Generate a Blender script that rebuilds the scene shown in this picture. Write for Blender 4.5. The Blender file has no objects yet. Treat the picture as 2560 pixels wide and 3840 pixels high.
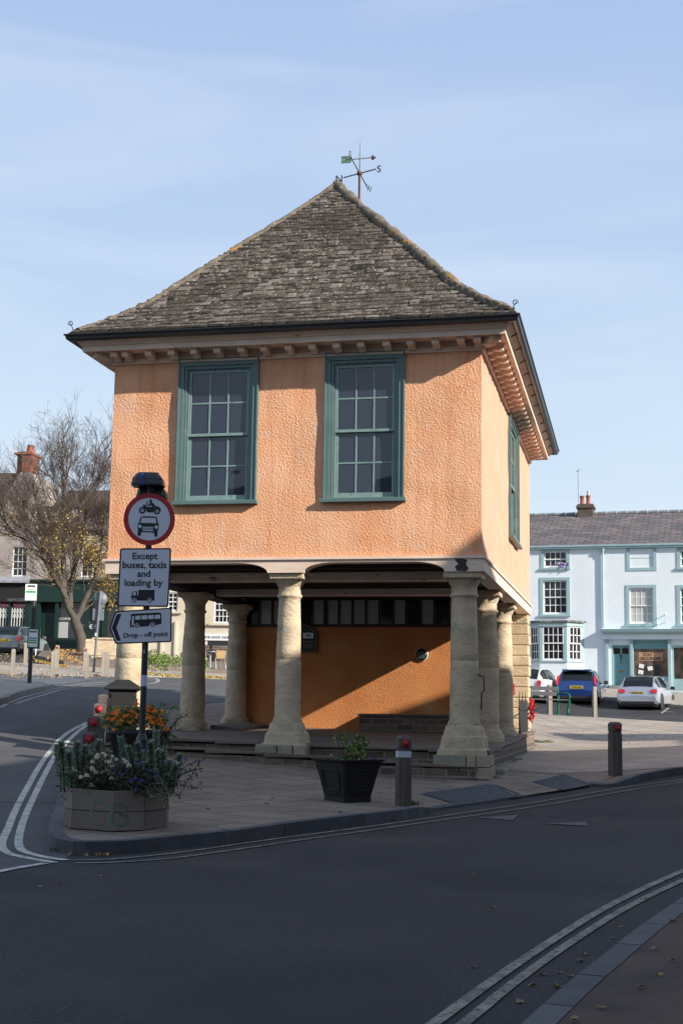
import bpy, math, random
import numpy as np
from mathutils import Vector, Matrix, noise
from mathutils.geometry import delaunay_2d_cdt
R = math.radians
random.seed(7)
SC = bpy.context.scene
COL = SC.collection

# ---------------------------------------------------------------- camera
FPX = 5100.0
PITCH, ROLL = 0.144, 0.0145
EYE = Vector((0, 0, 1.5))
_c, _s = math.cos(PITCH), math.sin(PITCH)
_fw = Vector((0, _c, _s)); _up = Vector((0, -_s, _c)); _rt = Vector((1, 0, 0))
_cr, _sr = math.cos(ROLL), math.sin(ROLL)
CR = _cr*_rt + _sr*_up; CU = -_sr*_rt + _cr*_up; CF = _fw
cd = bpy.data.cameras.new('camera'); cam = bpy.data.objects.new('camera', cd); COL.objects.link(cam)
m3 = Matrix((CR, CU, -CF)).transposed(); cam.matrix_world = Matrix.Translation(EYE) @ m3.to_4x4()
cd.sensor_fit = 'VERTICAL'; cd.sensor_height = 36; cd.sensor_width = 24; cd.lens = FPX/3840*36
cd.clip_start = 0.1; cd.clip_end = 5000
SC.camera = cam

# ---------------------------------------------------------------- hall frame (plan of the main building)
PHI = 0.212
HO = Vector((2.442, 23.5, 0)); HX = Vector((math.cos(PHI), -math.sin(PHI), 0)); HY = Vector((math.sin(PHI), math.cos(PHI), 0))
W, D = 6.89, 11.26
def hw(x, y, z=0): return HO + HX*x + HY*y + Vector((0, 0, z))

# ---------------------------------------------------------------- light
sd = (HX*-1.755 + HY*0.70 + Vector((0, 0, -0.92))).normalized()      # direction the sunlight travels
el = math.asin(-sd.z); az = math.atan2(-sd.x, -sd.y)
SUN_E, SKY_E, EXPO = 4.6, 0.078, 0.72
sl = bpy.data.lights.new('sun', 'SUN'); so = bpy.data.objects.new('sun', sl); COL.objects.link(so)
sl.energy = SUN_E; sl.angle = R(0.53); sl.color = (1.0, 0.93, 0.83)
so.rotation_euler = sd.to_track_quat('-Z', 'Y').to_euler()
wd = bpy.data.worlds.new('World'); SC.world = wd; wd.use_nodes = True
nt = wd.node_tree; nt.nodes.clear()
o_ = nt.nodes.new('ShaderNodeOutputWorld'); bg = nt.nodes.new('ShaderNodeBackground')
sky = nt.nodes.new('ShaderNodeTexSky'); sky.sky_type = 'NISHITA'; sky.sun_disc = False
sky.sun_elevation = el; sky.sun_rotation = az; sky.air_density = 1.0; sky.dust_density = 0.7; sky.ozone_density = 2.0
# thin high cloud mixed over the sky
tc = nt.nodes.new('ShaderNodeTexCoord'); mp = nt.nodes.new('ShaderNodeMapping'); mp.inputs['Scale'].default_value = (1.4, 1.2, 6.5)
mp.inputs['Rotation'].default_value = (0.12, 0.2, 0.3)
nz = nt.nodes.new('ShaderNodeTexNoise'); nz.inputs['Scale'].default_value = 1.9; nz.inputs['Detail'].default_value = 6; nz.inputs['Roughness'].default_value = 0.5; nz.inputs['Distortion'].default_value = 0.6
rp = nt.nodes.new('ShaderNodeMapRange'); rp.inputs['From Min'].default_value = 0.45; rp.inputs['From Max'].default_value = 0.80; rp.inputs['To Min'].default_value = 0.10; rp.inputs['To Max'].default_value = 0.42
mx = nt.nodes.new('ShaderNodeMix'); mx.data_type = 'RGBA'; mx.inputs[7].default_value = (7.1, 7.6, 8.1, 1)
nt.links.new(tc.outputs['Generated'], mp.inputs['Vector']); nt.links.new(mp.outputs[0], nz.inputs['Vector'])
nt.links.new(nz.outputs['Fac'], rp.inputs['Value']); nt.links.new(rp.outputs[0], mx.inputs[0])
sx = nt.nodes.new('ShaderNodeSeparateXYZ'); cr = nt.nodes.new('ShaderNodeValToRGB'); nt.links.new(tc.outputs['Generated'], sx.inputs[0]); nt.links.new(sx.outputs['Z'], cr.inputs[0])
_e = cr.color_ramp.elements
while len(_e) < 6: _e.new(.5)
for _i, (_p, _col) in enumerate(((0, (.64, .71, .77)), (.10, (.585, .685, .785)), (.20, (.495, .62, .765)), (.32, (.39, .52, .725)), (.50, (.295, .42, .68)), (1, (.25, .34, .50)))): _e[_i].position = _p; _e[_i].color = (*_col, 1)
vs_ = nt.nodes.new('ShaderNodeVectorMath'); vs_.operation = 'SCALE'; vs_.inputs['Scale'].default_value = 10; nt.links.new(cr.outputs[0], vs_.inputs[0])
ms = nt.nodes.new('ShaderNodeMix'); ms.data_type = 'RGBA'; ms.inputs[0].default_value = .88; nt.links.new(sky.outputs[0], ms.inputs[6]); nt.links.new(vs_.outputs[0], ms.inputs[7])
nt.links.new(ms.outputs[2], mx.inputs[6]); nt.links.new(mx.outputs[2], bg.inputs['Color']); nt.links.new(bg.outputs[0], o_.inputs[0])
bg.inputs['Strength'].default_value = SKY_E
SC.view_settings.view_transform = 'Standard'; SC.view_settings.look = 'None'; SC.view_settings.exposure = EXPO; SC.view_settings.gamma = 1
SC.render.engine = 'CYCLES'
SC.cycles.max_bounces = 6; SC.cycles.diffuse_bounces = 4; SC.cycles.glossy_bounces = 3; SC.cycles.transmission_bounces = 4; SC.cycles.transparent_max_bounces = 6
SC.cycles.use_denoising = True

# ---------------------------------------------------------------- pixel rays of the 2560x3840 photograph -> world
def ray(px, py): return CF + CR*((px-1280)/FPX) - CU*((py-1920)/FPX)
def atY(px, py, Y):
    d = ray(px, py); return EYE + d*(Y/d.y)

# ---------------------------------------------------------------- ground heights
_ctrl = [(-6, -8, -.1), (0, -8, -.1), (8, -8, -.1), (0, 0, -.1), (0, 7, -.06), (-4, 8, -.05), (5, 8, .0), (3.2, 13, .03), (-3, 13.4, .0), (-1.2, 15.2, .06), (-3.2, 15.5, .03),
 (1.1, 20.5, .13), (2.8, 21.2, .16), (4.7, 22.4, .30), (6.5, 24, .45), (10, 26, .75), (-3.2, 18.5, .14), (-4.1, 21, .32), (-4.5, 23.5, .50), (-5, 26, .68), (-7, 24, .55), (-9, 20, .3),
 (-6.5, 31, 1.3), (-9.5, 31, 1.34), (-9.6, 45, 2.20), (-4.5, 36, 1.66), (-15, 44, 2.25), (-12.5, 49, 2.6), (-9, 49, 2.55), (-5, 49, 2.45), (-1, 46, 2.05), (2, 44, 1.75), (-17, 67, 3.9), (-9, 63, 3.7), (-5, 60, 2.85), (-5, 67, 3.4), (2, 62, 2.95),
 (5, 35.5, .57), (8, 33, .72), (13, 34, .9), (7, 45, 1.36), (10, 44, 1.33), (16, 44, 1.25), (12.5, 56, 1.62), (10, 58, 1.8), (7, 58, 2.0), (9, 62.6, 2.75), (15.6, 60.8, 2.32), (20, 59.5, 2.1), (20, 50, 1.3), (3, 63, 3.0),
 (-40, 75, 5), (0, 85, 4), (40, 75, 2.5), (-40, 20, .8), (40, 25, 1.4), (-40, -8, -.1), (40, -8, .2)]
for x, y, z in ((-.3, -.4, .20), (-3.5, -.4, .42), (-6.5, -.4, .58), (.4, 4.3, .38), (.4, 7.8, .46), (.1, 12.3, .56), (-5, 5, .6), (-5, 9, .75), (-7.6, 4, .85), (-7.8, 8, 1.2), (-4, 12, 1.0)):
    p = hw(x, y); _ctrl.append((p.x, p.y, z))
_C = np.array(_ctrl)
def _ker(dx, dy): return np.sqrt(dx*dx+dy*dy+6.0)
_n = len(_C)
_A = np.zeros((_n+3, _n+3)); _A[:_n, :_n] = _ker(_C[:, None, 0]-_C[None, :, 0], _C[:, None, 1]-_C[None, :, 1]) - np.eye(_n)*0.25
_A[:_n, _n] = 1; _A[:_n, _n+1:] = _C[:, :2]; _A[_n, :_n] = 1; _A[_n+1:, :_n] = _C[:, :2].T
_w = np.linalg.solve(_A, np.concatenate([_C[:, 2], [0, 0, 0]]))
def _hraw(x, y):
    x = np.clip(x, -38, 38); y = np.clip(y, -7, 80)
    k = _ker(x[..., None]-_C[:, 0], y[..., None]-_C[:, 1])
    return k@_w[:_n] + _w[_n] + _w[_n+1]*x + _w[_n+2]*y
GS = 0.6
GXs = np.concatenate([[-1600, -600, -250, -120, -70], np.arange(-45, 45.01, GS), [70, 120, 250, 600, 1600]])
GYs = np.concatenate([[-600, -200, -60, -25], np.arange(-9, 90.01, GS), [120, 200, 400, 900, 2500]])
GZ = _hraw(*np.meshgrid(GXs, GYs))       # [iy, ix]
def H(x, y):
    i = int(np.clip(np.searchsorted(GXs, x)-1, 0, len(GXs)-2)); j = int(np.clip(np.searchsorted(GYs, y)-1, 0, len(GYs)-2))
    s = (x-GXs[i])/(GXs[i+1]-GXs[i]); t = (y-GYs[j])/(GYs[j+1]-GYs[j])
    z00, z10, z01, z11 = GZ[j, i], GZ[j, i+1], GZ[j+1, i], GZ[j+1, i+1]
    if s >= t: return float(z00 + (z10-z00)*s + (z11-z10)*t)
    return float(z00 + (z11-z01)*s + (z01-z00)*t)
def P(px, py, dz=0.0):
    d = ray(px, py); lo = 4.0; t = lo
    while t < 140:
        q = EYE + d*t
        if q.z < H(q.x, q.y)+dz: break
        lo = t; t += 0.25
    hi = t
    for _ in range(18):
        m = (lo+hi)/2; q = EYE+d*m
        if q.z < H(q.x, q.y)+dz: hi = m
        else: lo = m
    q = EYE+d*hi; return Vector((q.x, q.y))

# ---------------------------------------------------------------- mesh helpers
def tag(o, label=None, cat=None, group=None, kind=None):
    if label: o['label'] = label
    if cat: o['category'] = cat
    if group: o['group'] = group
    if kind: o['kind'] = kind
    return o
def empty(name, loc=(0, 0, 0), rz=0.0, label=None, cat=None, group=None):
    o = bpy.data.objects.new(name, None); COL.objects.link(o); o.location = loc; o.rotation_euler = (0, 0, rz); o.empty_display_size = .1
    return tag(o, label, cat, group)
class MB:
    def __init__(s): s.v = []; s.f = []; s.m = []; s.s = []
    def add(s, vs, fs, m=0, sm=False):
        b = len(s.v); s.v += [tuple(v) for v in vs]
        for f in fs: s.f.append([i+b for i in f]); s.m.append(m); s.s.append(sm)
    def box(s, x0, x1, y0, y1, z0, z1, m=0):
        s.add([(x0, y0, z0), (x1, y0, z0), (x1, y1, z0), (x0, y1, z0), (x0, y0, z1), (x1, y0, z1), (x1, y1, z1), (x0, y1, z1)],
              [(0, 3, 2, 1), (4, 5, 6, 7), (0, 1, 5, 4), (1, 2, 6, 5), (2, 3, 7, 6), (3, 0, 4, 7)], m)
    def obox(s, c, size, rot=None, m=0, taper=1.0):
        c = Vector(c); hx, hy, hz = size[0]/2, size[1]/2, size[2]/2
        M = rot if rot is not None else Matrix.Identity(3)
        vs = []
        for z, k in ((-hz, 1), (hz, taper)):
            for x, y in ((-hx, -hy), (hx, -hy), (hx, hy), (-hx, hy)): vs.append(c + M @ Vector((x*k, y*k, z)))
        s.add(vs, [(0, 3, 2, 1), (4, 5, 6, 7), (0, 1, 5, 4), (1, 2, 6, 5), (2, 3, 7, 6), (3, 0, 4, 7)], m)
    def ext(s, pts, vec, m=0):                    # polygon of 3D points extruded by a vector
        n = len(pts); vec = Vector(vec); a = [Vector(p) for p in pts]; b = [p+vec for p in a]
        nr = Vector((0, 0, 0))
        for i in range(n): nr += a[i].cross(a[(i+1) % n])
        if nr.dot(vec) > 0: a, b = b, a
        s.add(a+b, [tuple(range(n)), tuple(range(2*n-1, n-1, -1))]+[(i, n+i, n+(i+1) % n, (i+1) % n) for i in range(n)], m)
    def tube(s, pts, r, n=8, m=0, sm=True, cap=True):
        pts = [Vector(p) for p in pts]; k = len(pts); rs = r if isinstance(r, (list, tuple)) else [r]*k
        t0 = (pts[1]-pts[0]).normalized(); a = t0.orthogonal().normalized(); vs = []
        for i, p in enumerate(pts):
            t = ((pts[min(i+1, k-1)]-p).normalized() + (p-pts[max(i-1, 0)]).normalized())
            t = t.normalized() if t.length > 1e-6 else t0
            a = (a - t*a.dot(t)); a = a.normalized() if a.length > 1e-6 else t.orthogonal().normalized(); b = t.cross(a)
            for j in range(n):
                an = 2*math.pi*j/n; vs.append(p + (a*math.cos(an)+b*math.sin(an))*rs[i])
        fs = [(i*n+j, i*n+(j+1) % n, (i+1)*n+(j+1) % n, (i+1)*n+j) for i in range(k-1) for j in range(n)]
        s.add(vs, fs, m, sm)
        if cap: s.add(vs[:n], [tuple(range(n-1, -1, -1))], m); s.add(vs[-n:], [tuple(range(n))], m)
    def lathe(s, prof, c=(0, 0, 0), n=20, m=0, sm=True, M=None):
        c = Vector(c); vs = []
        for r, z in prof:
            for j in range(n):
                a = 2*math.pi*j/n; q = Vector((r*math.cos(a), r*math.sin(a), z)); vs.append(c + (M @ q if M else q))
        k = len(prof)
        s.add(vs, [(i*n+j, i*n+(j+1) % n, (i+1)*n+(j+1) % n, (i+1)*n+j) for i in range(k-1) for j in range(n)], m, sm)
        s.add(vs[:n], [tuple(range(n-1, -1, -1))], m); s.add(vs[-n:], [tuple(range(n))], m)
    def leaf(s, p, d, L, w, m=0, up=None):        # a small bent leaf: two faces along d
        p = Vector(p); d = Vector(d).normalized(); sd_ = d.cross(Vector((random.uniform(-1, 1), random.uniform(-1, 1), random.uniform(-.4, 1)))) 
        if sd_.length < 1e-3: sd_ = d.orthogonal()
        sd_.normalize(); nn = sd_.cross(d)
        mid = p+d*L*.5+nn*L*.08
        s.add([p, mid+sd_*w, p+d*L, mid-sd_*w], [(0, 1, 2, 3)], m)
    def build(s, name, mats, parent=None, smooth_angle=None, bevel=0, label=None):
        me = bpy.data.meshes.new(name); me.from_pydata(s.v, [], s.f)
        if not isinstance(mats, (list, tuple)): mats = [mats]
        for x in mats: me.materials.append(x)
        me.polygons.foreach_set('material_index', s.m); me.polygons.foreach_set('use_smooth', s.s); me.update()
        o = bpy.data.objects.new(name, me); COL.objects.link(o)
        if parent: o.parent = parent
        if bevel:
            b = o.modifiers.new('bevel', 'BEVEL'); b.width = bevel; b.segments = 2; b.limit_method = 'ANGLE'; b.angle_limit = R(40); b.harden_normals = False
        if label: o['label'] = label
        return o
def kids(o): return [c for c in bpy.data.objects if c.parent == o]
def copy_tree(o, parent=None, loc=None, rz=None, label=None):
    c = o.copy(); COL.objects.link(c); c.parent = parent
    if loc is not None: c.location = loc
    if rz is not None: c.rotation_euler = (0, 0, rz)
    if label: c['label'] = label
    for ch in kids(o): copy_tree(ch, c)
    return c
def textmesh(name, s, mat, parent, origin, xd, zd, width=None, height=None, bold=0.0, depth=0.002, align='C', size=1.0, label=None):
    cu = bpy.data.curves.new(name, 'FONT'); cu.body = s; cu.size = size; cu.extrude = 0; cu.offset = bold; cu.resolution_u = 3
    t = bpy.data.objects.new(name+'_tmp', cu); COL.objects.link(t)
    dg = bpy.context.evaluated_depsgraph_get(); me0 = bpy.data.meshes.new_from_object(t.evaluated_get(dg)); bpy.data.objects.remove(t)
    vs = np.array([v.co[:] for v in me0.vertices]); mn, mxx = vs.min(0), vs.max(0)
    kx = width/(mxx[0]-mn[0]) if width else None; kz = height/(mxx[1]-mn[1]) if height else None
    kx = kx or kz; kz = kz or kx
    xd = Vector(xd).normalized(); zd = Vector(zd).normalized(); nd = xd.cross(zd); o = Vector(origin)
    ox = (mn[0]+mxx[0])/2 if align == 'C' else mn[0]
    for v in me0.vertices:
        v.co = o + xd*((v.co.x-ox)*kx) + zd*((v.co.y-(0 if align != 'M' else 0))*kz) + nd*depth
    me0.name = name; me0.materials.clear(); me0.materials.append(mat)
    ob = bpy.data.objects.new(name, me0); COL.objects.link(ob); ob.parent = parent
    if label: ob['label'] = label
    return ob

# ---------------------------------------------------------------- materials
def mat(name, col, rough=.8, col2=None, scale=3.0, detail=5.0, contrast=(.35, .65), bump=None, bump2=None, metal=0.0, spec=.5, coat=0.0, spots=None, stretch=None, emit=None, rand=None, blotch=None, bmask=None, streak=None):
    m = bpy.data.materials.new(name); m.use_nodes = True; t = m.node_tree; N = t.nodes.new; L = t.links.new
    b = t.nodes['Principled BSDF']; b.inputs['Roughness'].default_value = rough; b.inputs['Metallic'].default_value = metal
    b.inputs['Specular IOR Level'].default_value = spec; b.inputs['Coat Weight'].default_value = coat; b.inputs['Coat Roughness'].default_value = .05
    c = (*col, 1); b.inputs['Base Color'].default_value = c
    if not (col2 or bump or spots or rand or blotch): 
        if emit: b.inputs['Emission Color'].default_value = c; b.inputs['Emission Strength'].default_value = emit
        return m
    g = N('ShaderNodeTexCoord'); vec = g.outputs['Object']
    if stretch:
        mp = N('ShaderNodeMapping'); mp.inputs['Scale'].default_value = stretch; L(vec, mp.inputs[0]); vec = mp.outputs[0]
    cur = None
    def mix(fac, a, bcol, mode='MIX'):
        x = N('ShaderNodeMix'); x.data_type = 'RGBA'; x.blend_type = mode
        L(fac, x.inputs[0])
        if isinstance(a, tuple): x.inputs[6].default_value = a
        else: L(a, x.inputs[6])
        x.inputs[7].default_value = (*bcol, 1); return x.outputs[2]
    cur = c
    def nfac(sc, dt, lo, hi, v=None, rg=.55):
        n = N('ShaderNodeTexNoise'); n.inputs['Scale'].default_value = sc; n.inputs['Detail'].default_value = dt; n.inputs['Roughness'].default_value = rg; L(v or vec, n.inputs['Vector'])
        r_ = N('ShaderNodeMapRange'); r_.inputs['From Min'].default_value = lo; r_.inputs['From Max'].default_value = hi; L(n.outputs['Fac'], r_.inputs['Value']); return r_.outputs[0]
    if col2: cur = mix(nfac(scale, detail, *contrast), cur, col2)
    if rand:      # different tone for each loose piece of the mesh
        gg = N('ShaderNodeNewGeometry'); cr_ = N('ShaderNodeValToRGB'); L(gg.outputs['Random Per Island'], cr_.inputs[0])
        els = cr_.color_ramp.elements
        cr_.color_ramp.interpolation = 'CONSTANT'
        while len(els) < len(rand): els.new(0.5)
        for i, rc in enumerate(rand): els[i].position = i/len(rand); els[i].color = (*rc, 1)
        x = N('ShaderNodeMix'); x.data_type = 'RGBA'; x.inputs[0].default_value = .75
        if isinstance(cur, tuple): x.inputs[6].default_value = cur
        else: L(cur, x.inputs[6])
        L(cr_.outputs[0], x.inputs[7]); cur = x.outputs[2]
    for sp in (blotch or []) + (spots or []):
        cur = mix(nfac(sp[1], sp[2] if len(sp) > 4 else 4, sp[-2], sp[-1]), cur, sp[0])
    if streak:
        ms_ = N('ShaderNodeMapping'); ms_.inputs['Scale'].default_value = (4, 4, .3); L(vec, ms_.inputs[0])
        cur = mix(nfac(1.6, 5, .50, .78, ms_.outputs[0]), cur, streak)
    if isinstance(cur, tuple): b.inputs['Base Color'].default_value = cur
    else: L(cur, b.inputs['Base Color'])
    nrm = None
    for bp in (bump, bump2):
        if not bp: continue
        kind, sc, st, dist = bp
        if kind == 'vor':
            tx = N('ShaderNodeTexVoronoi'); tx.inputs['Scale'].default_value = sc; tx.feature = 'SMOOTH_F1'; tx.inputs['Randomness'].default_value = 1; tx.inputs['Detail'].default_value = 2; hh = tx.outputs['Distance']
        else:
            tx = N('ShaderNodeTexNoise'); tx.inputs['Scale'].default_value = sc; tx.inputs['Detail'].default_value = 6; tx.inputs['Roughness'].default_value = .6; hh = tx.outputs['Fac']
        L(vec, tx.inputs['Vector'])
        bm_ = N('ShaderNodeBump'); bm_.inputs['Strength'].default_value = st; bm_.inputs['Distance'].default_value = dist; L(hh, bm_.inputs['Height'])
        if bmask:
            f_ = nfac(bmask, 4, .30, .62); mm = N('ShaderNodeMath'); mm.operation = 'MULTIPLY_ADD'; mm.inputs[1].default_value = st*.65; mm.inputs[2].default_value = st*.35; L(f_, mm.inputs[0]); L(mm.outputs[0], bm_.inputs['Strength'])
        if nrm: L(nrm, bm_.inputs['Normal'])
        nrm = bm_.outputs[0]
    if nrm: L(nrm, b.inputs['Normal'])
    return m
def brickmat(name, c1, c2, mortar, bw, rh, ms=.012, rot=(0, 0, 0), rough=.85, off=.5, bump=.4, noisecol=None, squash=1, use='Object', nsc=1.5, stain=None):
    m = bpy.data.materials.new(name); m.use_nodes = True; t = m.node_tree; N = t.nodes.new; L = t.links.new
    b = t.nodes['Principled BSDF']; b.inputs['Roughness'].default_value = rough
    g = N('ShaderNodeTexCoord'); mp = N('ShaderNodeMapping'); mp.inputs['Rotation'].default_value = rot; L(g.outputs[use], mp.inputs[0])
    n0 = N('ShaderNodeTexNoise'); n0.inputs['Scale'].default_value = 2.5; n0.inputs['Detail'].default_value = 3; L(mp.outputs[0], n0.inputs['Vector'])
    vm = N('ShaderNodeVectorMath'); vm.operation = 'MULTIPLY_ADD'; vm.inputs[1].default_value = (.02, .02, .02); L(n0.outputs['Color'], vm.inputs[0]); L(mp.outputs[0], vm.inputs[2])
    br = N('ShaderNodeTexBrick'); br.inputs['Color1'].default_value = (*c1, 1); br.inputs['Color2'].default_value = (*c2, 1); br.inputs['Mortar'].default_value = (*mortar, 1)
    br.inputs['Scale'].default_value = 1; br.inputs['Brick Width'].default_value = bw; br.inputs['Row Height'].default_value = rh; br.inputs['Mortar Size'].default_value = ms; br.inputs['Mortar Smooth'].default_value = .3; br.offset = off
    L(vm.outputs[0], br.inputs['Vector'])
    n = N('ShaderNodeTexNoise'); n.inputs['Scale'].default_value = nsc; n.inputs['Detail'].default_value = 8; n.inputs['Roughness'].default_value = .65; L(g.outputs[use], n.inputs['Vector'])
    r_ = N('ShaderNodeMapRange'); r_.inputs['From Min'].default_value = .3; r_.inputs['From Max'].default_value = .7; L(n.outputs['Fac'], r_.inputs['Value'])
    x = N('ShaderNodeMix'); x.data_type = 'RGBA'; x.blend_type = 'MULTIPLY'; L(r_.outputs[0], x.inputs[0]); L(br.outputs['Color'], x.inputs[6]); x.inputs[7].default_value = (*(noisecol or (.72, .72, .72)), 1)
    cur = x.outputs[2]
    L(cur, b.inputs['Base Color'])
    n2 = N('ShaderNodeTexNoise'); n2.inputs['Scale'].default_value = 45; n2.inputs['Detail'].default_value = 4; L(g.outputs[use], n2.inputs['Vector'])
    ad = N('ShaderNodeMath'); ad.operation = 'MULTIPLY_ADD'; ad.inputs[1].default_value = .25; L(n2.outputs['Fac'], ad.inputs[0])
    inv = N('ShaderNodeMath'); inv.operation = 'SUBTRACT'; inv.inputs[0].default_value = 1; L(br.outputs['Fac'], inv.inputs[1]); L(inv.outputs[0], ad.inputs[2])
    bp = N('ShaderNodeBump'); bp.inputs['Strength'].default_value = bump; bp.inputs['Distance'].default_value = .015; L(ad.outputs[0], bp.inputs['Height']); L(bp.outputs[0], b.inputs['Normal'])
    return m
def glass(name, col=(.02, .024, .03), rough=.04, spec=.5):
    m = bpy.data.materials.new(name); m.use_nodes = True; t = m.node_tree; b = t.nodes['Principled BSDF']
    b.inputs['Base Color'].default_value = (*col, 1); b.inputs['Roughness'].default_value = rough; b.inputs['Specular IOR Level'].default_value = spec
    g = t.nodes.new('ShaderNodeTexCoord'); n = t.nodes.new('ShaderNodeTexNoise'); n.inputs['Scale'].default_value = 2.2; n.inputs['Detail'].default_value = 1
    bp = t.nodes.new('ShaderNodeBump'); bp.inputs['Strength'].default_value = .25; bp.inputs['Distance'].default_value = .02
    t.links.new(g.outputs['Object'], n.inputs['Vector']); t.links.new(n.outputs['Fac'], bp.inputs['Height']); t.links.new(bp.outputs[0], b.inputs['Normal'])
    return m

M_asphalt = mat('asphalt', (.042, .041, .044), .92, (.033, .033, .036), .55, 8, bump=('noise', 80, .7, .012), spots=[((.018, .018, .020), 55, .52, .66), ((.15, .15, .145), 90, .62, .68), ((.056, .052, .048), .5, .52, .72), ((.027, .027, .030), .23, .50, .60)], spec=.3)
M_asphalt_lt = mat('skylit_asphalt', (.098, .096, .098), .92, (.070, .069, .072), .8, 8, bump=('noise', 90, .35, .006), spots=[((.16, .15, .14), 200, .66, .74)], spec=.3)
M_kerb = mat('kerb_stone', (.075, .078, .088), .8, (.055, .058, .066), 3, 6, bump=('noise', 60, .3, .005))
M_kerbs = [M_kerb, mat('kerb_stone_dark', (.066, .07, .082), .8, (.045, .048, .055), 3, 6, bump=('noise', 60, .3, .005)), mat('kerb_stone_pale', (.09, .093, .102), .8, (.07, .073, .08), 3, 6, bump=('noise', 60, .3, .005))]
M_kerb_lt = mat('kerb_granite', (.26, .245, .22), .85, (.18, .17, .16), 3, 6, bump=('noise', 60, .3, .005))
M_pave = brickmat('paving_slabs', (.27, .218, .172), (.23, .185, .145), (.11, .09, .072), .9, .6, .022, rot=(0, 0, R(38)), nsc=.9, noisecol=(.62, .6, .58))
M_pave_r = brickmat('paving_slabs_pale', (.40, .34, .28), (.33, .285, .24), (.10, .085, .075), 1.2, .9, .018, rot=(0, 0, R(70)), nsc=.8, noisecol=(.74, .72, .70))
M_pave_l = brickmat('pavers_pale', (.40, .36, .31), (.33, .30, .26), (.2, .18, .16), .3, .15, .01, rot=(0, 0, R(20)), nsc=.5, noisecol=(.75, .73, .7))
M_setts = brickmat('granite_setts', (.14, .15, .17), (.10, .108, .12), (.07, .07, .07), .22, .12, .012, rot=(0, 0, R(15)), nsc=.7)
M_tarmac_brown = mat('brown_tarmac', (.10, .072, .060), .95, (.065, .050, .045), 1.6, 8, bump=('noise', 70, .6, .01), spots=[((.17, .14, .12), 130, .62, .70)], spec=.25)
M_tactile = mat('tactile_slab', (.075, .085, .10), .85, (.055, .06, .07), 4, 6)
M_paint = mat('road_paint', (.50, .49, .45), .8, (.28, .27, .25), 6, 10, (.45, .68), spots=[((.09, .09, .09), 24, .60, .66)])
M_paint_y = mat('worn_road_paint', (.26, .235, .19), .85, (.13, .122, .108), 5, 10, (.40, .64), spots=[((.06, .06, .062), 26, .53, .60)])
M_tri = mat('ghost_road_paint', (.11, .11, .11), .85, (.06, .06, .062), 9, 8, (.4, .6))
M_paint_far = mat('faded_road_paint', (.34, .33, .31), .85, (.2, .2, .19), 5, 8)
M_render = mat('peach_roughcast', (.82, .405, .22), .9, (.86, .49, .30), 1.3, 8, (.35, .68), bump=('noise', 27, 1.0, .044), bump2=('vor', 60, .5, .014), bmask=1.1, streak=(.72, .32, .15), spots=[((.76, .31, .13), .8, .55, .72), ((.80, .50, .35), 2.2, .58, .74), ((.56, .29, .18), 5.0, .66, .76)], spec=.2)
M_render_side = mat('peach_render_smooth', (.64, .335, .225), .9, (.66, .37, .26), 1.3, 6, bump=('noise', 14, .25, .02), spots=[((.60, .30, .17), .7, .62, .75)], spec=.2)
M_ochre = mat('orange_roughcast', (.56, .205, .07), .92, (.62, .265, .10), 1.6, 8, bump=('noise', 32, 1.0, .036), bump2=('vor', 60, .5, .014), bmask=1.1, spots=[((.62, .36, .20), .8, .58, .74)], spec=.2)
M_stone = mat('weathered_limestone', (.59, .475, .325), .9, (.44, .345, .235), 2.4, 9, (.34, .66), bump=('noise', 12, .9, .03), bump2=('noise', 40, .6, .008), spots=[((.58, .50, .38), 1.3, .55, .70), ((.33, .305, .24), 3.0, .58, .72), ((.24, .20, .14), 14, .64, .72)], spec=.2, stretch=(1, 1, 1.8))
M_plinth = brickmat('plinth_stone', (.32, .27, .20), (.22, .20, .16), (.36, .30, .22), .42, .23, .03, rot=(R(90), 0, 0), bump=.9, nsc=5, noisecol=(.6, .6, .58))
M_plinthblock = mat('plinth_block', (.36, .30, .22), .92, (.26, .225, .17), 4, 8, bump=('noise', 12, .8, .03), rand=[(.38, .31, .23), (.28, .26, .20), (.42, .32, .24), (.31, .26, .19), (.24, .215, .18)], spots=[((.20, .22, .17), 2.5, .58, .72)], spec=.2)
M_rubble = brickmat('brown_rubble', (.22, .16, .12), (.11, .08, .062), (.26, .215, .17), .38, .13, .022, rot=(R(90), 0, 0), bump=1.0, nsc=5, noisecol=(.6, .58, .55))
M_flag = mat('worn_flagstone', (.17, .125, .098), .75, (.12, .092, .075), 1.8, 8, bump=('noise', 6, .4, .02), stretch=(.5, 1.6, 1))
M_joinery = mat('pale_pink_joinery', (.80, .63, .50), .75, (.68, .52, .40), 2.4, 8, bump=('noise', 30, .15, .004), spots=[((.40, .25, .16), 5, .66, .76)], stretch=(.6, .6, 2.5))
M_peel = mat('peeling_beam_paint', (.86, .74, .64), .8, (.66, .52, .42), 5, 8, (.4, .66), bump=('noise', 20, .3, .01), stretch=(.5, 1, 3), spots=[((.07, .045, .03), 6, .64, .70)])
M_darkwood = mat('dark_oak', (.045, .032, .024), .7, (.022, .016, .012), 4, 6, stretch=(.5, 1, 3))
M_green = mat('sage_green_paint', (.085, .148, .143), .45, (.11, .175, .167), 3, 5, bump=('noise', 40, .1, .003), spots=[((.16, .25, .235), 1.2, .62, .74)])
M_sash = mat('sunlit_green_sash', (.17, .26, .245), .45, (.22, .31, .295), 5, 5, spots=[((.10, .16, .15), 9, .60, .72)])  # lighter copy of the sage green; sunlight on the bars is in the colour
M_glass = glass('window_glass', (.024, .032, .048), .03, .65)
M_glass_d = glass('dark_pane', (.015, .017, .02), .08)
M_glass_grey = glass('grey_pane', (.48, .47, .44), .3, .3)
M_gutter = mat('black_gutter', (.012, .014, .018), .35)
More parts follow.
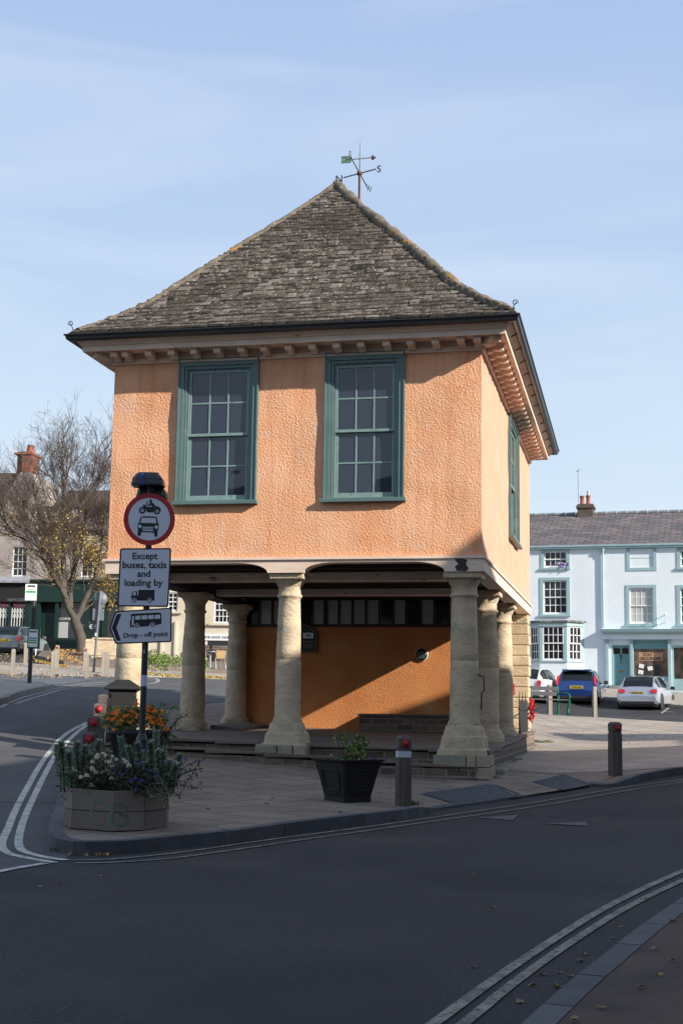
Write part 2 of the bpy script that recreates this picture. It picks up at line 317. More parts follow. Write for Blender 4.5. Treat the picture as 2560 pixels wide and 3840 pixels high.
M_tile = mat('stone_slates', (.13, .105, .085), .95, (.07, .056, .045), 11, 8, (.34, .64), bump=('noise', 26, .9, .03),
             rand=[(.112, .090, .074), (.070, .056, .046), (.145, .120, .102), (.088, .071, .058), (.112, .090, .073), (.050, .040, .033), (.22, .19, .165), (.095, .076, .061)],
             spots=[((.28, .245, .20), 13, .57, .64), ((.030, .028, .020), 4.5, .56, .66), ((.055, .043, .032), .55, .52, .66), ((.30, .19, .09), 2.1, .70, .78), ((.52, .49, .44), 15, .66, .71)], spec=.15)
M_moss_shade = mat('mossy_shade_edge', (.022, .020, .014), .95, (.045, .038, .028), 8, 5)  # dark slate edges: moss plus the painted shadow lines between courses
M_hip = mat('mortared_hip', (.19, .155, .115), .95, (.10, .082, .064), 5, 8, bump=('noise', 18, .6, .02), spots=[((.34, .17, .045), 2.3, .62, .70), ((.10, .095, .06), 4, .60, .70), ((.42, .39, .33), 9, .62, .70)], spec=.15)
M_black = mat('black_paint', (.010, .010, .012), .6, bump=('noise', 30, .1, .003))
M_blackworn = mat('worn_black_paint', (.016, .018, .022), .45, (.03, .032, .036), 8, 6, spots=[((.10, .11, .12), 14, .66, .72)])
M_steel = mat('galvanised_steel', (.42, .44, .46), .4, metal=.8)
M_grey = mat('grey_back_metal', (.13, .14, .16), .5, (.17, .18, .2), 6)
M_white_sign = mat('sign_white', (.60, .62, .68), .4)
M_red_sign = mat('sign_red', (.42, .012, .02), .4)
M_black_sign = mat('sign_black', (.012, .012, .016), .45)
M_white = mat('white_paint', (.78, .78, .76), .5)
M_oakpost = mat('grey_oak', (.125, .105, .09), .9, (.075, .063, .055), 3, 8, bump=('noise', 22, .6, .012), stretch=(3, 3, .35))
M_oakpale = mat('silvered_oak', (.34, .305, .25), .9, (.24, .21, .17), 3, 8, bump=('noise', 22, .6, .012), stretch=(3, 3, .35))
M_plank = mat('planter_plank', (.19, .155, .125), .85, (.12, .098, .08), 2.4, 8, bump=('noise', 14, .35, .008), stretch=(.35, .35, 5), rand=[(.20, .165, .135), (.165, .135, .11), (.22, .19, .165), (.15, .12, .10)], spots=[((.05, .045, .035), 2.0, .66, .76)])
M_reflector = mat('red_reflector', (.38, .008, .012), .6)
M_band = mat('reflective_band', (.52, .56, .64), .4)
M_soil = mat('soil', (.03, .022, .016), .95, bump=('noise', 30, .5, .01))
M_euph = mat('euphorbia_leaf', (.32, .38, .28), .6, rand=[(.32, .38, .28), (.22, .28, .20), (.44, .50, .38), (.16, .20, .14)])
M_leafg = mat('green_leaf', (.08, .16, .04), .55, rand=[(.08, .17, .04), (.055, .12, .03), (.12, .22, .055), (.045, .09, .03)])
M_leafb = mat('bright_leaf', (.16, .24, .04), .5, rand=[(.18, .26, .05), (.10, .18, .03), (.26, .32, .08), (.08, .13, .025)])
M_dkleaf = mat('dark_leaf', (.025, .045, .02), .6, rand=[(.025, .045, .02), (.04, .06, .03), (.05, .045, .03), (.02, .035, .015)])
M_fill = mat('planter_filler_leaf', (.09, .125, .055), .6, rand=[(.09, .125, .055), (.13, .16, .08), (.05, .07, .035), (.18, .20, .13)])
M_stem = mat('brown_stem', (.05, .035, .022), .8)
M_cream = mat('cream_bloom', (.62, .56, .38), .7, rand=[(.66, .62, .42), (.50, .42, .32), (.70, .66, .50)])
M_orange = mat('orange_bloom', (.9, .27, .01), .6, rand=[(.88, .24, .012), (.80, .15, .01), (.92, .34, .02)])
M_purple = mat('purple_bloom', (.05, .012, .18), .6, rand=[(.05, .01, .17), (.08, .02, .26), (.16, .11, .42)])
M_pink = mat('pink_bloom', (.6, .16, .18), .6, rand=[(.62, .2, .2), (.3, .02, .04)])
M_autumn = mat('fallen_leaf', (.42, .20, .03), .7, rand=[(.48, .27, .05), (.36, .15, .03), (.30, .17, .08), (.52, .36, .08), (.16, .09, .05), (.38, .26, .16)])
M_yellow = mat('yellow_leaf', (.42, .28, .03), .7, rand=[(.46, .31, .04), (.36, .22, .03), (.30, .21, .05), (.20, .16, .05)])
M_bark = mat('bark', (.095, .078, .062), .9, (.06, .05, .042), 3, 7, bump=('noise', 10, .5, .03), spots=[((.10, .12, .05), 1.5, .58, .70)])
M_twig = mat('twig_bark', (.115, .085, .068), .9)
M_grass = mat('grass_blade', (.06, .11, .02), .7, rand=[(.06, .12, .02), (.09, .14, .03), (.04, .07, .015)])
M_cardred = mat('tail_lamp', (.55, .012, .015), .15, coat=1)
M_tyre = mat('tyre_rubber', (.02, .02, .02), .8)
M_alloy = mat('alloy_rim', (.5, .5, .52), .3, metal=.9)
M_plate = mat('yellow_plate', (.62, .42, .03), .4)
M_carglass = glass('car_glass', (.010, .012, .014), .03)
M_trim = mat('black_trim', (.02, .02, .022), .5)
M_whitewall = mat('white_wash', (.76, .81, .83), .85, (.70, .755, .785), 1.2, 6, bump=('noise', 6, .2, .02))
M_duckegg = mat('duck_egg_paint', (.33, .47, .48), .6, (.29, .42, .43), 2, 5)
M_teal = mat('teal_paint', (.155, .32, .34), .5, (.13, .28, .30), 2, 5)
M_gablestone = mat('pale_limewash', (.40, .345, .315), .9, (.29, .25, .225), 1.0, 9, bump=('noise', 5, .3, .02), spots=[((.28, .25, .2), 2.6, .60, .72)])
M_cotswold = mat('cotswold_render', (.62, .56, .44), .9, (.50, .44, .34), .9, 9, bump=('noise', 6, .3, .02), spots=[((.36, .30, .20), 1.6, .62, .74)])
M_brick = brickmat('red_brick', (.42, .12, .05), (.30, .085, .04), (.22, .16, .12), .23, .075, .012, rot=(R(90), 0, 0))
M_terracotta = mat('terracotta', (.36, .11, .06), .8, (.28, .08, .05), 6)
M_shopgreen = mat('bottle_green', (.004, .024, .016), .5)
M_dark = mat('dark_interior', (.012, .011, .011), .8)
M_shopglass = glass('shop_glass', (.03, .028, .027), .05)
M_wicker = mat('tan_weave', (.42, .27, .12), .8, (.3, .19, .09), 20)

# slate / tile roofs far away
def roofmat(name, cols, bw, rh):
    m = brickmat(name, cols[0], cols[1], (.035, .03, .03), bw, rh, .022, rot=(0, 0, 0), use='UV', bump=.5, nsc=1.2, noisecol=cols[2]); return m
M_slate = roofmat('purple_slate', ((.22, .165, .165), (.11, .105, .115), (.6, .66, .62)), .55, .27)
M_browntile = roofmat('brown_tile', ((.14, .10, .075), (.10, .075, .058), (.7, .66, .6)), .22, .14)

# ================================================================ THE SETTING
def uvmap(o, pts, ux, uy):     # planar UVs in metres along two directions
    me = o.data; l = me.uv_layers.new(name='UVMap'); ux = Vector(ux).normalized(); uy = Vector(uy).normalized(); p0 = Vector(pts)
    for lp in me.loops:
        c = me.vertices[lp.vertex_index].co - p0; l.data[lp.index].uv = (c.dot(ux), c.dot(uy))
g = MB(); nx_, ny_ = len(GXs), len(GYs)
vs = [(GXs[i], GYs[j], GZ[j, i]) for j in range(ny_) for i in range(nx_)]
fs = []
for j in range(ny_-1):
    for i in range(nx_-1):
        a = j*nx_+i; fs += [(a, a+1, a+nx_+1), (a, a+nx_+1, a+nx_)]
g.add(vs, fs, 0, True)
tag(g.build('road', M_asphalt), kind='structure')

def dens(pts, step, closed=True):
    out = []; n = len(pts)
    for i in range(n if closed else n-1):
        a = Vector(pts[i][:2]); b = Vector(pts[(i+1) % n][:2]); k = max(1, int((b-a).length/step))
        for q in range(k): out.append(a.lerp(b, q/k))
    if not closed: out.append(Vector(pts[-1][:2]))
    return out
def smooth(pts, it=2, closed=False):
    p = [Vector(q[:2]) for q in pts]
    for _ in range(it):
        o = [] if closed else [p[0]]
        n = len(p)
        for i in range(n if closed else n-1):
            a, b = p[i], p[(i+1) % n]; o += [a.lerp(b, .25), a.lerp(b, .75)]
        if not closed: o.append(p[-1])
        p = o
    return p
def inpoly(x, y, poly):
    c = False; n = len(poly)
    for i in range(n):
        x1, y1 = poly[i]; x2, y2 = poly[(i+1) % n]
        if (y1 > y) != (y2 > y) and x < (x2-x1)*(y-y1)/(y2-y1)+x1: c = not c
    return c
def sheet(name, poly, m, hfun, step=.6, skirt=0.25):
    """pavement: polygon filled with a grid of points, top at hfun(x,y), sides going down"""
    b = dens(poly, step); bp = [(q.x, q.y) for q in b]
    x0 = min(q[0] for q in bp); x1 = max(q[0] for q in bp); y0 = min(q[1] for q in bp); y1 = max(q[1] for q in bp)
    ins = []
    nxx = int((x1-x0)/step); nyy = int((y1-y0)/step)
    for i in range(nxx+1):
        for j in range(nyy+1):
            x = x0+i*step+.13; y = y0+j*step+.11
            if inpoly(x, y, bp) and min((x-q[0])**2+(y-q[1])**2 for q in bp) > (step*.3)**2: ins.append((x, y))
    n = len(bp)
    vs_, es, fs_, *_r = delaunay_2d_cdt([Vector(q) for q in bp+ins], [(i, (i+1) % n) for i in range(n)], [], 1, 1e-4)
    mb = MB(); mb.add([(v.x, v.y, hfun(v.x, v.y)) for v in vs_], [tuple(f) for f in fs_], 0, False)
    if skirt:
        top = [(x, y, hfun(x, y)) for x, y in bp]; bot = [(x, y, H(x, y)-skirt) for x, y in bp]
        ar = sum(bp[i][0]*bp[(i+1) % n][1]-bp[(i+1) % n][0]*bp[i][1] for i in range(n))
        ff = [(i, n+i, n+(i+1) % n, (i+1) % n) for i in range(n)]
        if ar > 0: ff = [tuple(reversed(q)) for q in ff]
        mb.add(top+bot, ff)
    o = mb.build(name, m); return tag(o, kind='structure')
def offset(pts, d):
    o = []; n = len(pts)
    for i in range(n):
        t = (pts[min(i+1, n-1)]-pts[max(i-1, 0)]).normalized(); o.append(pts[i]+Vector((-t.y, t.x))*d)
    return o
def strip(name, pts, w, m, hfun, kind='structure', skirt=0.0, dash=None, step=.3, gap=0.0, joints=None):
    _sr = random.Random(4); tone = 0
    """ribbon along a line in plan: road paint or kerb stones"""
    p = dens(pts, step, False); mb = MB(); L_ = offset(p, w/2); R_ = offset(p, -w/2); acc = 0
    for i in range(len(p)-1):
        acc += (p[i+1]-p[i]).length
        if dash and (acc % (dash[0]+dash[1])) > dash[0]: continue
        q = [L_[i], R_[i], R_[i+1], L_[i+1]]
        if joints and int(acc/joints) != int((acc-(p[i+1]-p[i]).length)/joints):
            q[0] = q[0].lerp(q[3], .10); q[1] = q[1].lerp(q[2], .10); tone = _sr.randint(0, 2)
        top = [Vector((v.x, v.y, hfun(v.x, v.y))) for v in q]
        if skirt:
            mb.add(top+[v-Vector((0, 0, skirt)) for v in top], [(0, 1, 2, 3), (1, 5, 6, 2), (0, 3, 7, 4), (0, 4, 5, 1), (3, 2, 6, 7)], tone if isinstance(m, list) else 0)
        else: mb.add(top, [(0, 1, 2, 3)])
    o = mb.build(name, m); 
    return tag(o, kind=kind)

# --- island pavement the hall stands on
KH = .12
front_px = [(187, 3120), (205, 3146), (260, 3158), (343, 3161), (482, 3157), (629, 3141), (820, 3124), (960, 3108), (1133, 3082), (1394, 3052), (1540, 3036), (1640, 3024), (1742, 3010), (1995, 2975), (2200, 2938), (2288, 2925), (2366, 2912), (2560, 2875)]
drop0 = P(1700, 3022, .06); drop1 = P(2230, 2945, .06)
def dropf(x, y):
    p = Vector((x, y)); ab = drop1-drop0; t = max(0, min(1, (p-drop0).dot(ab)/ab.length_squared)); d = (p-(drop0+ab*t)).length
    k = max(0, 1-d/1.4); return .105*k*k*(3-2*k)
HI = lambda x, y: H(x, y)+KH-dropf(x, y)
fr = [P(a, b, KH) for a, b in front_px[:11]] + [P(a, b, KH*.4) for a, b in front_px[11:15]] + [P(a, b, KH) for a, b in front_px[15:]]
lf = [P(a, b, KH) for a, b in ((184, 3096), (208, 3029), (236, 2953))]
left_side = [Vector((-4.15, 21.6)), Vector((-4.5, 24)), Vector((-4.95, 27.5)), Vector((-5.0, 30)), Vector((-4.4, 33)), Vector((-3.6, 35.5)), Vector((-2.6, 38))]
back_side = [Vector((-.5, 39.4)), Vector((2, 39.6)), P(1990, 2675, KH), P(2240, 2690, KH), P(2560, 2708, KH), Vector((22, 39)), Vector((24, 33)), Vector((14, 29.5))]
kerb_line = list(reversed(left_side)) + list(reversed(lf)) + fr + [Vector((9.0, 25.0)), Vector((14, 29.0))]
kerb_line = smooth(kerb_line, 1)
isl = kerb_line + [Vector((24, 33)), Vector((22, 39)), P(2560, 2708, KH), P(2240, 2690, KH), P(1990, 2675, KH), Vector((2, 39.6)), Vector((-.5, 39.4))]
isl_d = [(v.x, v.y) for v in isl]
sheet('pavement', isl_d, M_pave, lambda x, y: HI(x, y), .6, .3)
strip('kerb', offset(kerb_line, .065), .15, M_kerbs, lambda x, y: HI(x, y)+.012, skirt=.3, joints=.91, step=.15)
# paler slabs of the market place behind and to the right of the hall
pr = [hw(.55, -.6), hw(1.2, .6), hw(3.2, 1.6), hw(12, 3.6), hw(22, 4), hw(24, 12)]
pr = [hw(.25, 2.0), hw(1.2, 1.2), hw(3.2, 1.9), hw(7, 3.6), hw(12, 6.5), Vector((22, 36)), Vector((21, 38.6)), P(2560, 2709, KH), P(2240, 2691, KH), P(1990, 2676, KH), hw(-1.5, 16), hw(-1, 12.6), hw(.12, 11.9)]
sheet('pavement', [(v.x, v.y) for v in pr], M_pave_r, lambda x, y: HI(x, y)+.006, .6, 0)
# tactile slabs at the dropped kerb, with raised blisters
def tact(px4):
    q = [P(a, b, KH*.5) for a, b in px4]; poly = [(v.x, v.y) for v in q]
    o = sheet('tactile_paving', poly, M_tactile, lambda x, y: HI(x, y)+.014, .4, 0)
    mb = MB(); A, B, Cc, Dd = q; nu = int((B-A).length/.10); nv = max(2, int((Dd-A).length/.12))
    for i in range(nu):
        for j in range(nv):
            s, t = (i+.5)/nu, (j+.5)/nv; p = A.lerp(B, s).lerp(Dd.lerp(Cc, s), t); z = HI(p.x, p.y)+.014
            vs = [(p.x+.03*math.cos(k*math.pi/3), p.y+.03*math.sin(k*math.pi/3), z) for k in range(6)]+[(p.x+.018*math.cos(k*math.pi/3), p.y+.018*math.sin(k*math.pi/3), z+.008) for k in range(6)]
            mb.add(vs, [(k, (k+1) % 6, 6+(k+1) % 6, 6+k) for k in range(6)]+[tuple(range(6, 12))], 0)
    bo = mb.build('blisters', M_tactile, o)
tact([(1575, 2990), (1700, 3008), (1950, 2981), (1830, 2956)])
tact([(1990, 2944), (2110, 2957), (2215, 2938), (2110, 2920)])
ribs = [P(a, b, KH*.5) for a, b in ((1845, 2955), (1960, 2978), (2100, 2957), (1985, 2944))]
sheet('pavement', [(v.x, v.y) for v in ribs], M_pave, lambda x, y: HI(x, y)+.012, .4, 0)

# --- pavement the photographer stands on
near_px = [(1790, 3990), (1963, 3833), (2133, 3681), (2262, 3581), (2362, 3499), (2462, 3429), (2560, 3361), (2760, 3250)]
nk = [Vector((-1.2, 3.2)), Vector((-.1, 4.9))]+[P(a, b, KH) for a, b in near_px]+[Vector((7.2, 16.6)), Vector((12, 19.5)), Vector((20, 24))]
nk = smooth(nk, 1)
npoly = [(v.x, v.y) for v in nk]+[(30, 24), (30, -8), (-1.2, -8)]
sheet('pavement', npoly, M_tarmac_brown, lambda x, y: H(x, y)+KH-.006, .8, .25)
strip('kerb', offset(nk, -.07), .15, M_kerbs, lambda x, y: H(x, y)+KH, skirt=.25, joints=.91, step=.15)

# --- side street: paler sheet, its brighter ambient light put into the colour
lr = [P(a, b) for a, b in ((-300, 3290), (0, 3262), (150, 3236), (250, 3220), (300, 3180), (240, 3000))]+[Vector((-3.9, 19.7)), Vector((-4.3, 24)), Vector((-4.2, 33)), Vector((-2.2, 40)), Vector((2, 44)), Vector((4, 52)), Vector((1, 60)), Vector((-6, 58)), Vector((-9.5, 48)), Vector((-14, 45)), Vector((-22, 40)), Vector((-14, 22))]
sheet('road', [(v.x, v.y) for v in lr], M_asphalt_lt, lambda x, y: H(x, y)+.004, .6, 0)
# --- road paint
MH = lambda x, y: H(x, y)+.009
def paint(px, w=.085, m=None, extra=None, **k):
    pts = [P(a, b) for a, b in px]
    if extra: pts = pts+[Vector(e) for e in extra]
    o = strip('road_marking', smooth(pts, 2), w, m or M_paint_y, MH, step=.12, **k); return o
paint([(1560, 3890), (1652, 3825), (1828, 3693), (2051, 3540), (2285, 3393), (2560, 3264), (2760, 3190)], .075)
paint([(1670, 3895), (1763, 3825), (1933, 3681), (2150, 3528), (2344, 3405), (2560, 3300), (2760, 3222)], .070)
left_out = [(328, 2710), (268, 2739), (223, 2773), (192, 2815), (170, 2842), (138, 2891), (109, 2945), (76, 3003), (49, 3061), (27, 3119), (9, 3154), (7, 3181), (31, 3204), (89, 3217), (170, 3232), (210, 3237)]
left_in = [(328, 2719), (290, 2746), (254, 2780), (223, 2820), (201, 2846), (165, 2913), (134, 2976), (107, 3034), (85, 3087), (69, 3150), (74, 3186), (103, 3201), (178, 3219), (250, 3228)]
paint(left_out, .09, M_paint); paint(left_in, .09, M_paint)
paint([(245, 3228), (402, 3226), (536, 3215), (700, 3197), (960, 3158), (1307, 3113), (1640, 3065), (1820, 3037), (2093, 2995), (2340, 2952), (2560, 2926), (2700, 2905)], .062)
paint([(285, 3239), (402, 3238), (536, 3231), (700, 3216), (1038, 3166), (1394, 3115), (1640, 3079), (1852, 3049), (2126, 3005), (2379, 2960), (2560, 2934), (2700, 2914)], .055)
paint([(-60, 3282), (0, 3270), (70, 3256), (174, 3239)], .10, M_paint)
# worn arrow heads
for tri in (((1790, 3068), (1942, 3058), (1920, 3078)), ((2040, 3090), (2195, 3084), (2200, 3100))):
    q = [P(a, b) for a, b in tri]; mb = MB(); mb.add([(v.x, v.y, MH(v.x, v.y)) for v in q], [(0, 1, 2)]); tag(mb.build('road_marking', M_tri), kind='structure')
# far road lines to the left
paint([(37, 2636), (100, 2612), (166, 2596), (187, 2590), (250, 2573), (330, 2563), (400, 2559)], .10, M_paint_far)
paint([(60, 2640), (120, 2620), (180, 2604), (240, 2584), (330, 2571), (400, 2566)], .10, M_paint_far)
paint([(540, 2543), (575, 2543), (596, 2550), (590, 2560), (550, 2566), (500, 2572)], .12, M_paint_far)
paint([(0, 2655), (30, 2640)], .1, M_paint_far)
paint([(735, 2628), (800, 2634)], .1, M_paint_far); paint([(800, 2617), (850, 2616)], .1, M_paint_far)
# parking bay marks by the cars
paint([(2478, 2675), (2492, 2664), (2505, 2655)], .1, M_paint_far); paint([(2488, 2668), (2560, 2674)], .1, M_paint_far, dash=(.6, .5))

# --- bus stop pavement, setts, pale plaza, café pavement
bs = [P(a, b, KH) for a, b in ((-160, 2650), (0, 2618), (27, 2603), (107, 2582), (161, 2573), (184, 2567))]
bs2 = [P(a, b, KH) for a, b in ((161, 2562), (100, 2557), (0, 2551), (-160, 2548))]
bl = smooth(bs, 1)
sheet('pavement', [(v.x, v.y) for v in bl+bs2], M_pave_l, lambda x, y: H(x, y)+KH, .7, .25)
strip('kerb', offset(bl, -.07), .17, M_kerb_lt, lambda x, y: H(x, y)+KH+.012, skirt=.25, step=.3, joints=.9)
st = [P(a, b) for a, b in ((-200, 2547), (0, 2549), (161, 2560), (190, 2571), (280, 2560), (400, 2544), (400, 2538), (200, 2537), (0, 2530), (-200, 2524))]
sheet('road', [(v.x, v.y) for v in st], M_setts, lambda x, y: H(x, y)+.012, .8, 0)
pz_px = ((-260, 2522), (0, 2528), (200, 2535), (400, 2537), (520, 2540), (640, 2541), (760, 2545), (960, 2549), (960, 2532), (760, 2528), (560, 2518), (480, 2516), (300, 2503), (120, 2494), (0, 2488), (-260, 2482))
pz = [P(a, b) for a, b in pz_px]
sheet('pavement', [(v.x, v.y) for v in pz], M_pave_l, lambda x, y: H(x, y)+.06, .8, .2)
tz = [P(a, b) for a, b in ((140, 2478), (240, 2500), (480, 2514), (560, 2516), (760, 2526), (960, 2530))]
tz2 = [Vector((4.5, 68.5)), Vector((-4, 70.5)), Vector((-9, 74)), Vector((-13, 77)), Vector((-16, 77))]
LT = lambda x, y: H(x, y)+.22
sheet('pavement', [(v.x, v.y) for v in tz+tz2], M_flag, LT, .9, .3)
# white houses' pavement
hp = [P(a, b, KH) for a, b in ((1700, 2618), (1990, 2612), (2110, 2604), (2260, 2612), (2390, 2622), (2480, 2634), (2560, 2645))]+[Vector((22, 56.5)), Vector((22, 60)), Vector((15.6, 60.95)), Vector((9, 62.9)), Vector((3, 64.5))]
sheet('pavement', [(v.x, v.y) for v in hp], M_pave_l, lambda x, y: H(x, y)+KH, .9, .3)
strip('kerb', offset(hp[:8], -.07), .16, M_kerb_lt, lambda x, y: H(x, y)+KH+.012, skirt=.25, step=.4, joints=.9)

# ================================================================ generic builders for buildings
def wallgrid(mb, o, xd, zd, w, h, holes=(), depth=.12, m=0, mr=None, sub=None, disp=0.0):
    """wall with rectangular openings (x0,x1,z0,z1); outward normal = xd x zd"""
    o = Vector(o); xd = Vector(xd).normalized(); zd = Vector(zd).normalized(); n = xd.cross(zd)
    xs = {0, w}; zs = {0, h}
    for a, b, c, d in holes: xs |= {a, b}; zs |= {c, d}
    def fill(s):
        s = sorted(s)
        if not sub: return s
        r = []
        for a, b in zip(s, s[1:]):
            k = max(1, round((b-a)/sub)); r += [a+(b-a)*i/k for i in range(k)]
        return r+[s[-1]]
    xs = fill(xs); zs = fill(zs); nx = len(xs); vs = []
    for z in zs:
        for x in xs:
            q = o+xd*x+zd*z
            if disp and 0 < x < w and 0 < z < h: q = q + n*disp*(noise.noise(q*1.3)+.5*noise.noise(q*3.7))
            vs.append(q)
    fs = []
    for j in range(len(zs)-1):
        for i in range(nx-1):
            cx, cz = (xs[i]+xs[i+1])/2, (zs[j]+zs[j+1])/2
            if any(a < cx < b and c < cz < d for a, b, c, d in holes): continue
            k = j*nx+i; fs.append((k, k+1, k+nx+1, k+nx))
    mb.add(vs, fs, m, bool(disp))
    for a, b, c, d in holes:
        q = [o+xd*a+zd*c, o+xd*b+zd*c, o+xd*b+zd*d, o+xd*a+zd*d]; r = [v-n*depth for v in q]
        mb.add(q+r, [(0, 1, 5, 4), (1, 2, 6, 5), (2, 3, 7, 6), (3, 0, 4, 7)], m if mr is None else mr)
def framebars(mb, o, xd, zd, w, h, fw, t, nx, nz, bw, m=0, bars=True, rail=None):
    """rectangular frame (width fw, thickness t, front face at o plane) with glazing bars"""
    xd = Vector(xd); zd = Vector(zd); n = xd.cross(zd); M = Matrix((xd, n, zd)).transposed()
    def b(x0, x1, z0, z1, tt, back=0.0): mb.obox(Vector(o)+xd*(x0+x1)/2+zd*(z0+z1)/2-n*(tt/2+back), (x1-x0, tt, z1-z0), M, m)
    rb = rail or fw
    b(0, fw, 0, h, t); b(w-fw, w, 0, h, t); b(fw, w-fw, 0, rb, t-.002, .001); b(fw, w-fw, h-fw, h, t-.002, .001)
    if bars:
        for i in range(1, nx): x = fw+(w-2*fw)*i/nx; b(x-bw/2, x+bw/2, rb, h-fw, t*.6, t*.2)
        for i in range(1, nz): z = rb+(h-fw-rb)*i/nz; b(fw, w-fw, z-bw/2, z+bw/2, t*.5, t*.23)
def sashwin(parent, o, xd, zd, w, h, nx, nz1, nz2, mframe, mglass, name='window', fw=.05, bw=.022, recess=.08, surround=None, msur=None, sill=None, msill=None, label=None, split=True):
    """sash window filling an opening; o = lower left corner of the opening on the wall face"""
    xd = Vector(xd).normalized(); zd = Vector(zd).normalized(); n = xd.cross(zd); o = Vector(o); M = Matrix((xd, n, zd)).transposed()
    mb = MB()
    if surround:
        s, pr = surround
        for x0, x1, z0, z1 in ((-s, 0, -s*.6 if not sill else 0, h), (w, w+s, -s*.6 if not sill else 0, h), (-s, w+s, h+.001, h+s)):
            mb.obox(o+xd*(x0+x1)/2+zd*(z0+z1)/2+n*(pr/2-.01), (x1-x0, pr+.02, z1-z0), M, 0)
        if not sill: mb.obox(o+xd*w/2-zd*s*.5+n*(pr/2+.02), (w+2*s+.04, pr+.06, s*.75), M, 0)
    else:
        framebars(mb, o-n*(recess-.03), xd, zd, w, h, fw*.5, .04, 1, 1, .01, bars=False)
    win = mb.build(name, [msur or mframe], parent, bevel=0)
    if label: win['label'] = label
    ob = MB(); hs = h*nz1/(nz1+nz2)
    framebars(ob, o-n*recess+xd*.01+zd*.005, xd, zd, w-.02, hs+.02, fw, .035, nx, nz1, bw, rail=fw*1.6)
    if nz2: framebars(ob, o-n*(recess-.037)+xd*.01+zd*(hs-.02), xd, zd, w-.02, h-hs+.015, fw, .035, nx, nz2, bw)
    ob.build('sash', [mframe], win)
    gb = MB(); gb.obox(o-n*(recess+.02)+xd*w/2+zd*hs/2, (w-.04, .004, hs-.01), M, 0)
    if nz2: gb.obox(o-n*(recess-.015)+xd*w/2+zd*(hs+(h-hs)/2), (w-.04, .004, h-hs-.03), M, 0)
    gb.build('pane', [mglass], win)
    if sill:
        sb = MB(); sb.obox(o+xd*w/2-zd*sill[1]/2+n*(sill[0]/2-.03), (w+sill[2]*2, sill[0]+.06, sill[1]), M, 0); sb.build('sill', [msill or mframe], win, bevel=.006)
    return win
def slab(name, p0, p1, p2, p3, th, m, parent):    # roof slope p0,p1 = eave, p2,p3 = ridge
    p = [Vector(q) for q in (p0, p1, p2, p3)]; n = (p[1]-p[0]).cross(p[3]-p[0]).normalized(); mb = MB()
    mb.ext(p, -n*th); o = mb.build(name, m, parent); uvmap(o, p[0], p[1]-p[0], (p[3]-p[0])-((p[3]-p[0]).dot((p[1]-p[0]).normalized()))*(p[1]-p[0]).normalized()); return o

# ================================================================ MARKET HALL
hall = empty('market_hall', HO, -PHI, 'old peach roughcast market hall raised on stone columns under a steep stone slate roof', 'market hall')
XV, YV, ZV = Vector((1, 0, 0)), Vector((0, 1, 0)), Vector((0, 0, 1))
ZB, ZT = 4.165, 7.95
w1 = (-5.45, -4.24); w2 = (-2.67, -1.53); wz = (5.22, 7.70)
mb = MB()
wallgrid(mb, (-W, 0, ZB), XV, ZV, W, ZT-ZB, [(W+w1[0], W+w1[1], wz[0]-ZB, wz[1]-ZB), (W+w2[0], W+w2[1], wz[0]-ZB, wz[1]-ZB)], .16, 0, sub=.16, disp=.022)
mb.build('front_wall', M_render, hall)
mb = MB()
sw = (5.35, 7.25)
wallgrid(mb, (0, 0, ZB), YV, ZV, D, ZT-ZB, [(sw[0], sw[1], wz[0]-ZB, wz[1]-ZB)], .16, 0, sub=.3, disp=.02)
mb.build('side_wall', M_render_side, hall)
mb = MB(); wallgrid(mb, (0, D, ZB), -XV, ZV, W, ZT-ZB, [], 0, 0); wallgrid(mb, (-W, D, ZB), -YV, ZV, D, ZT-ZB, [], 0, 0); mb.build('rear_wall', M_render, hall)
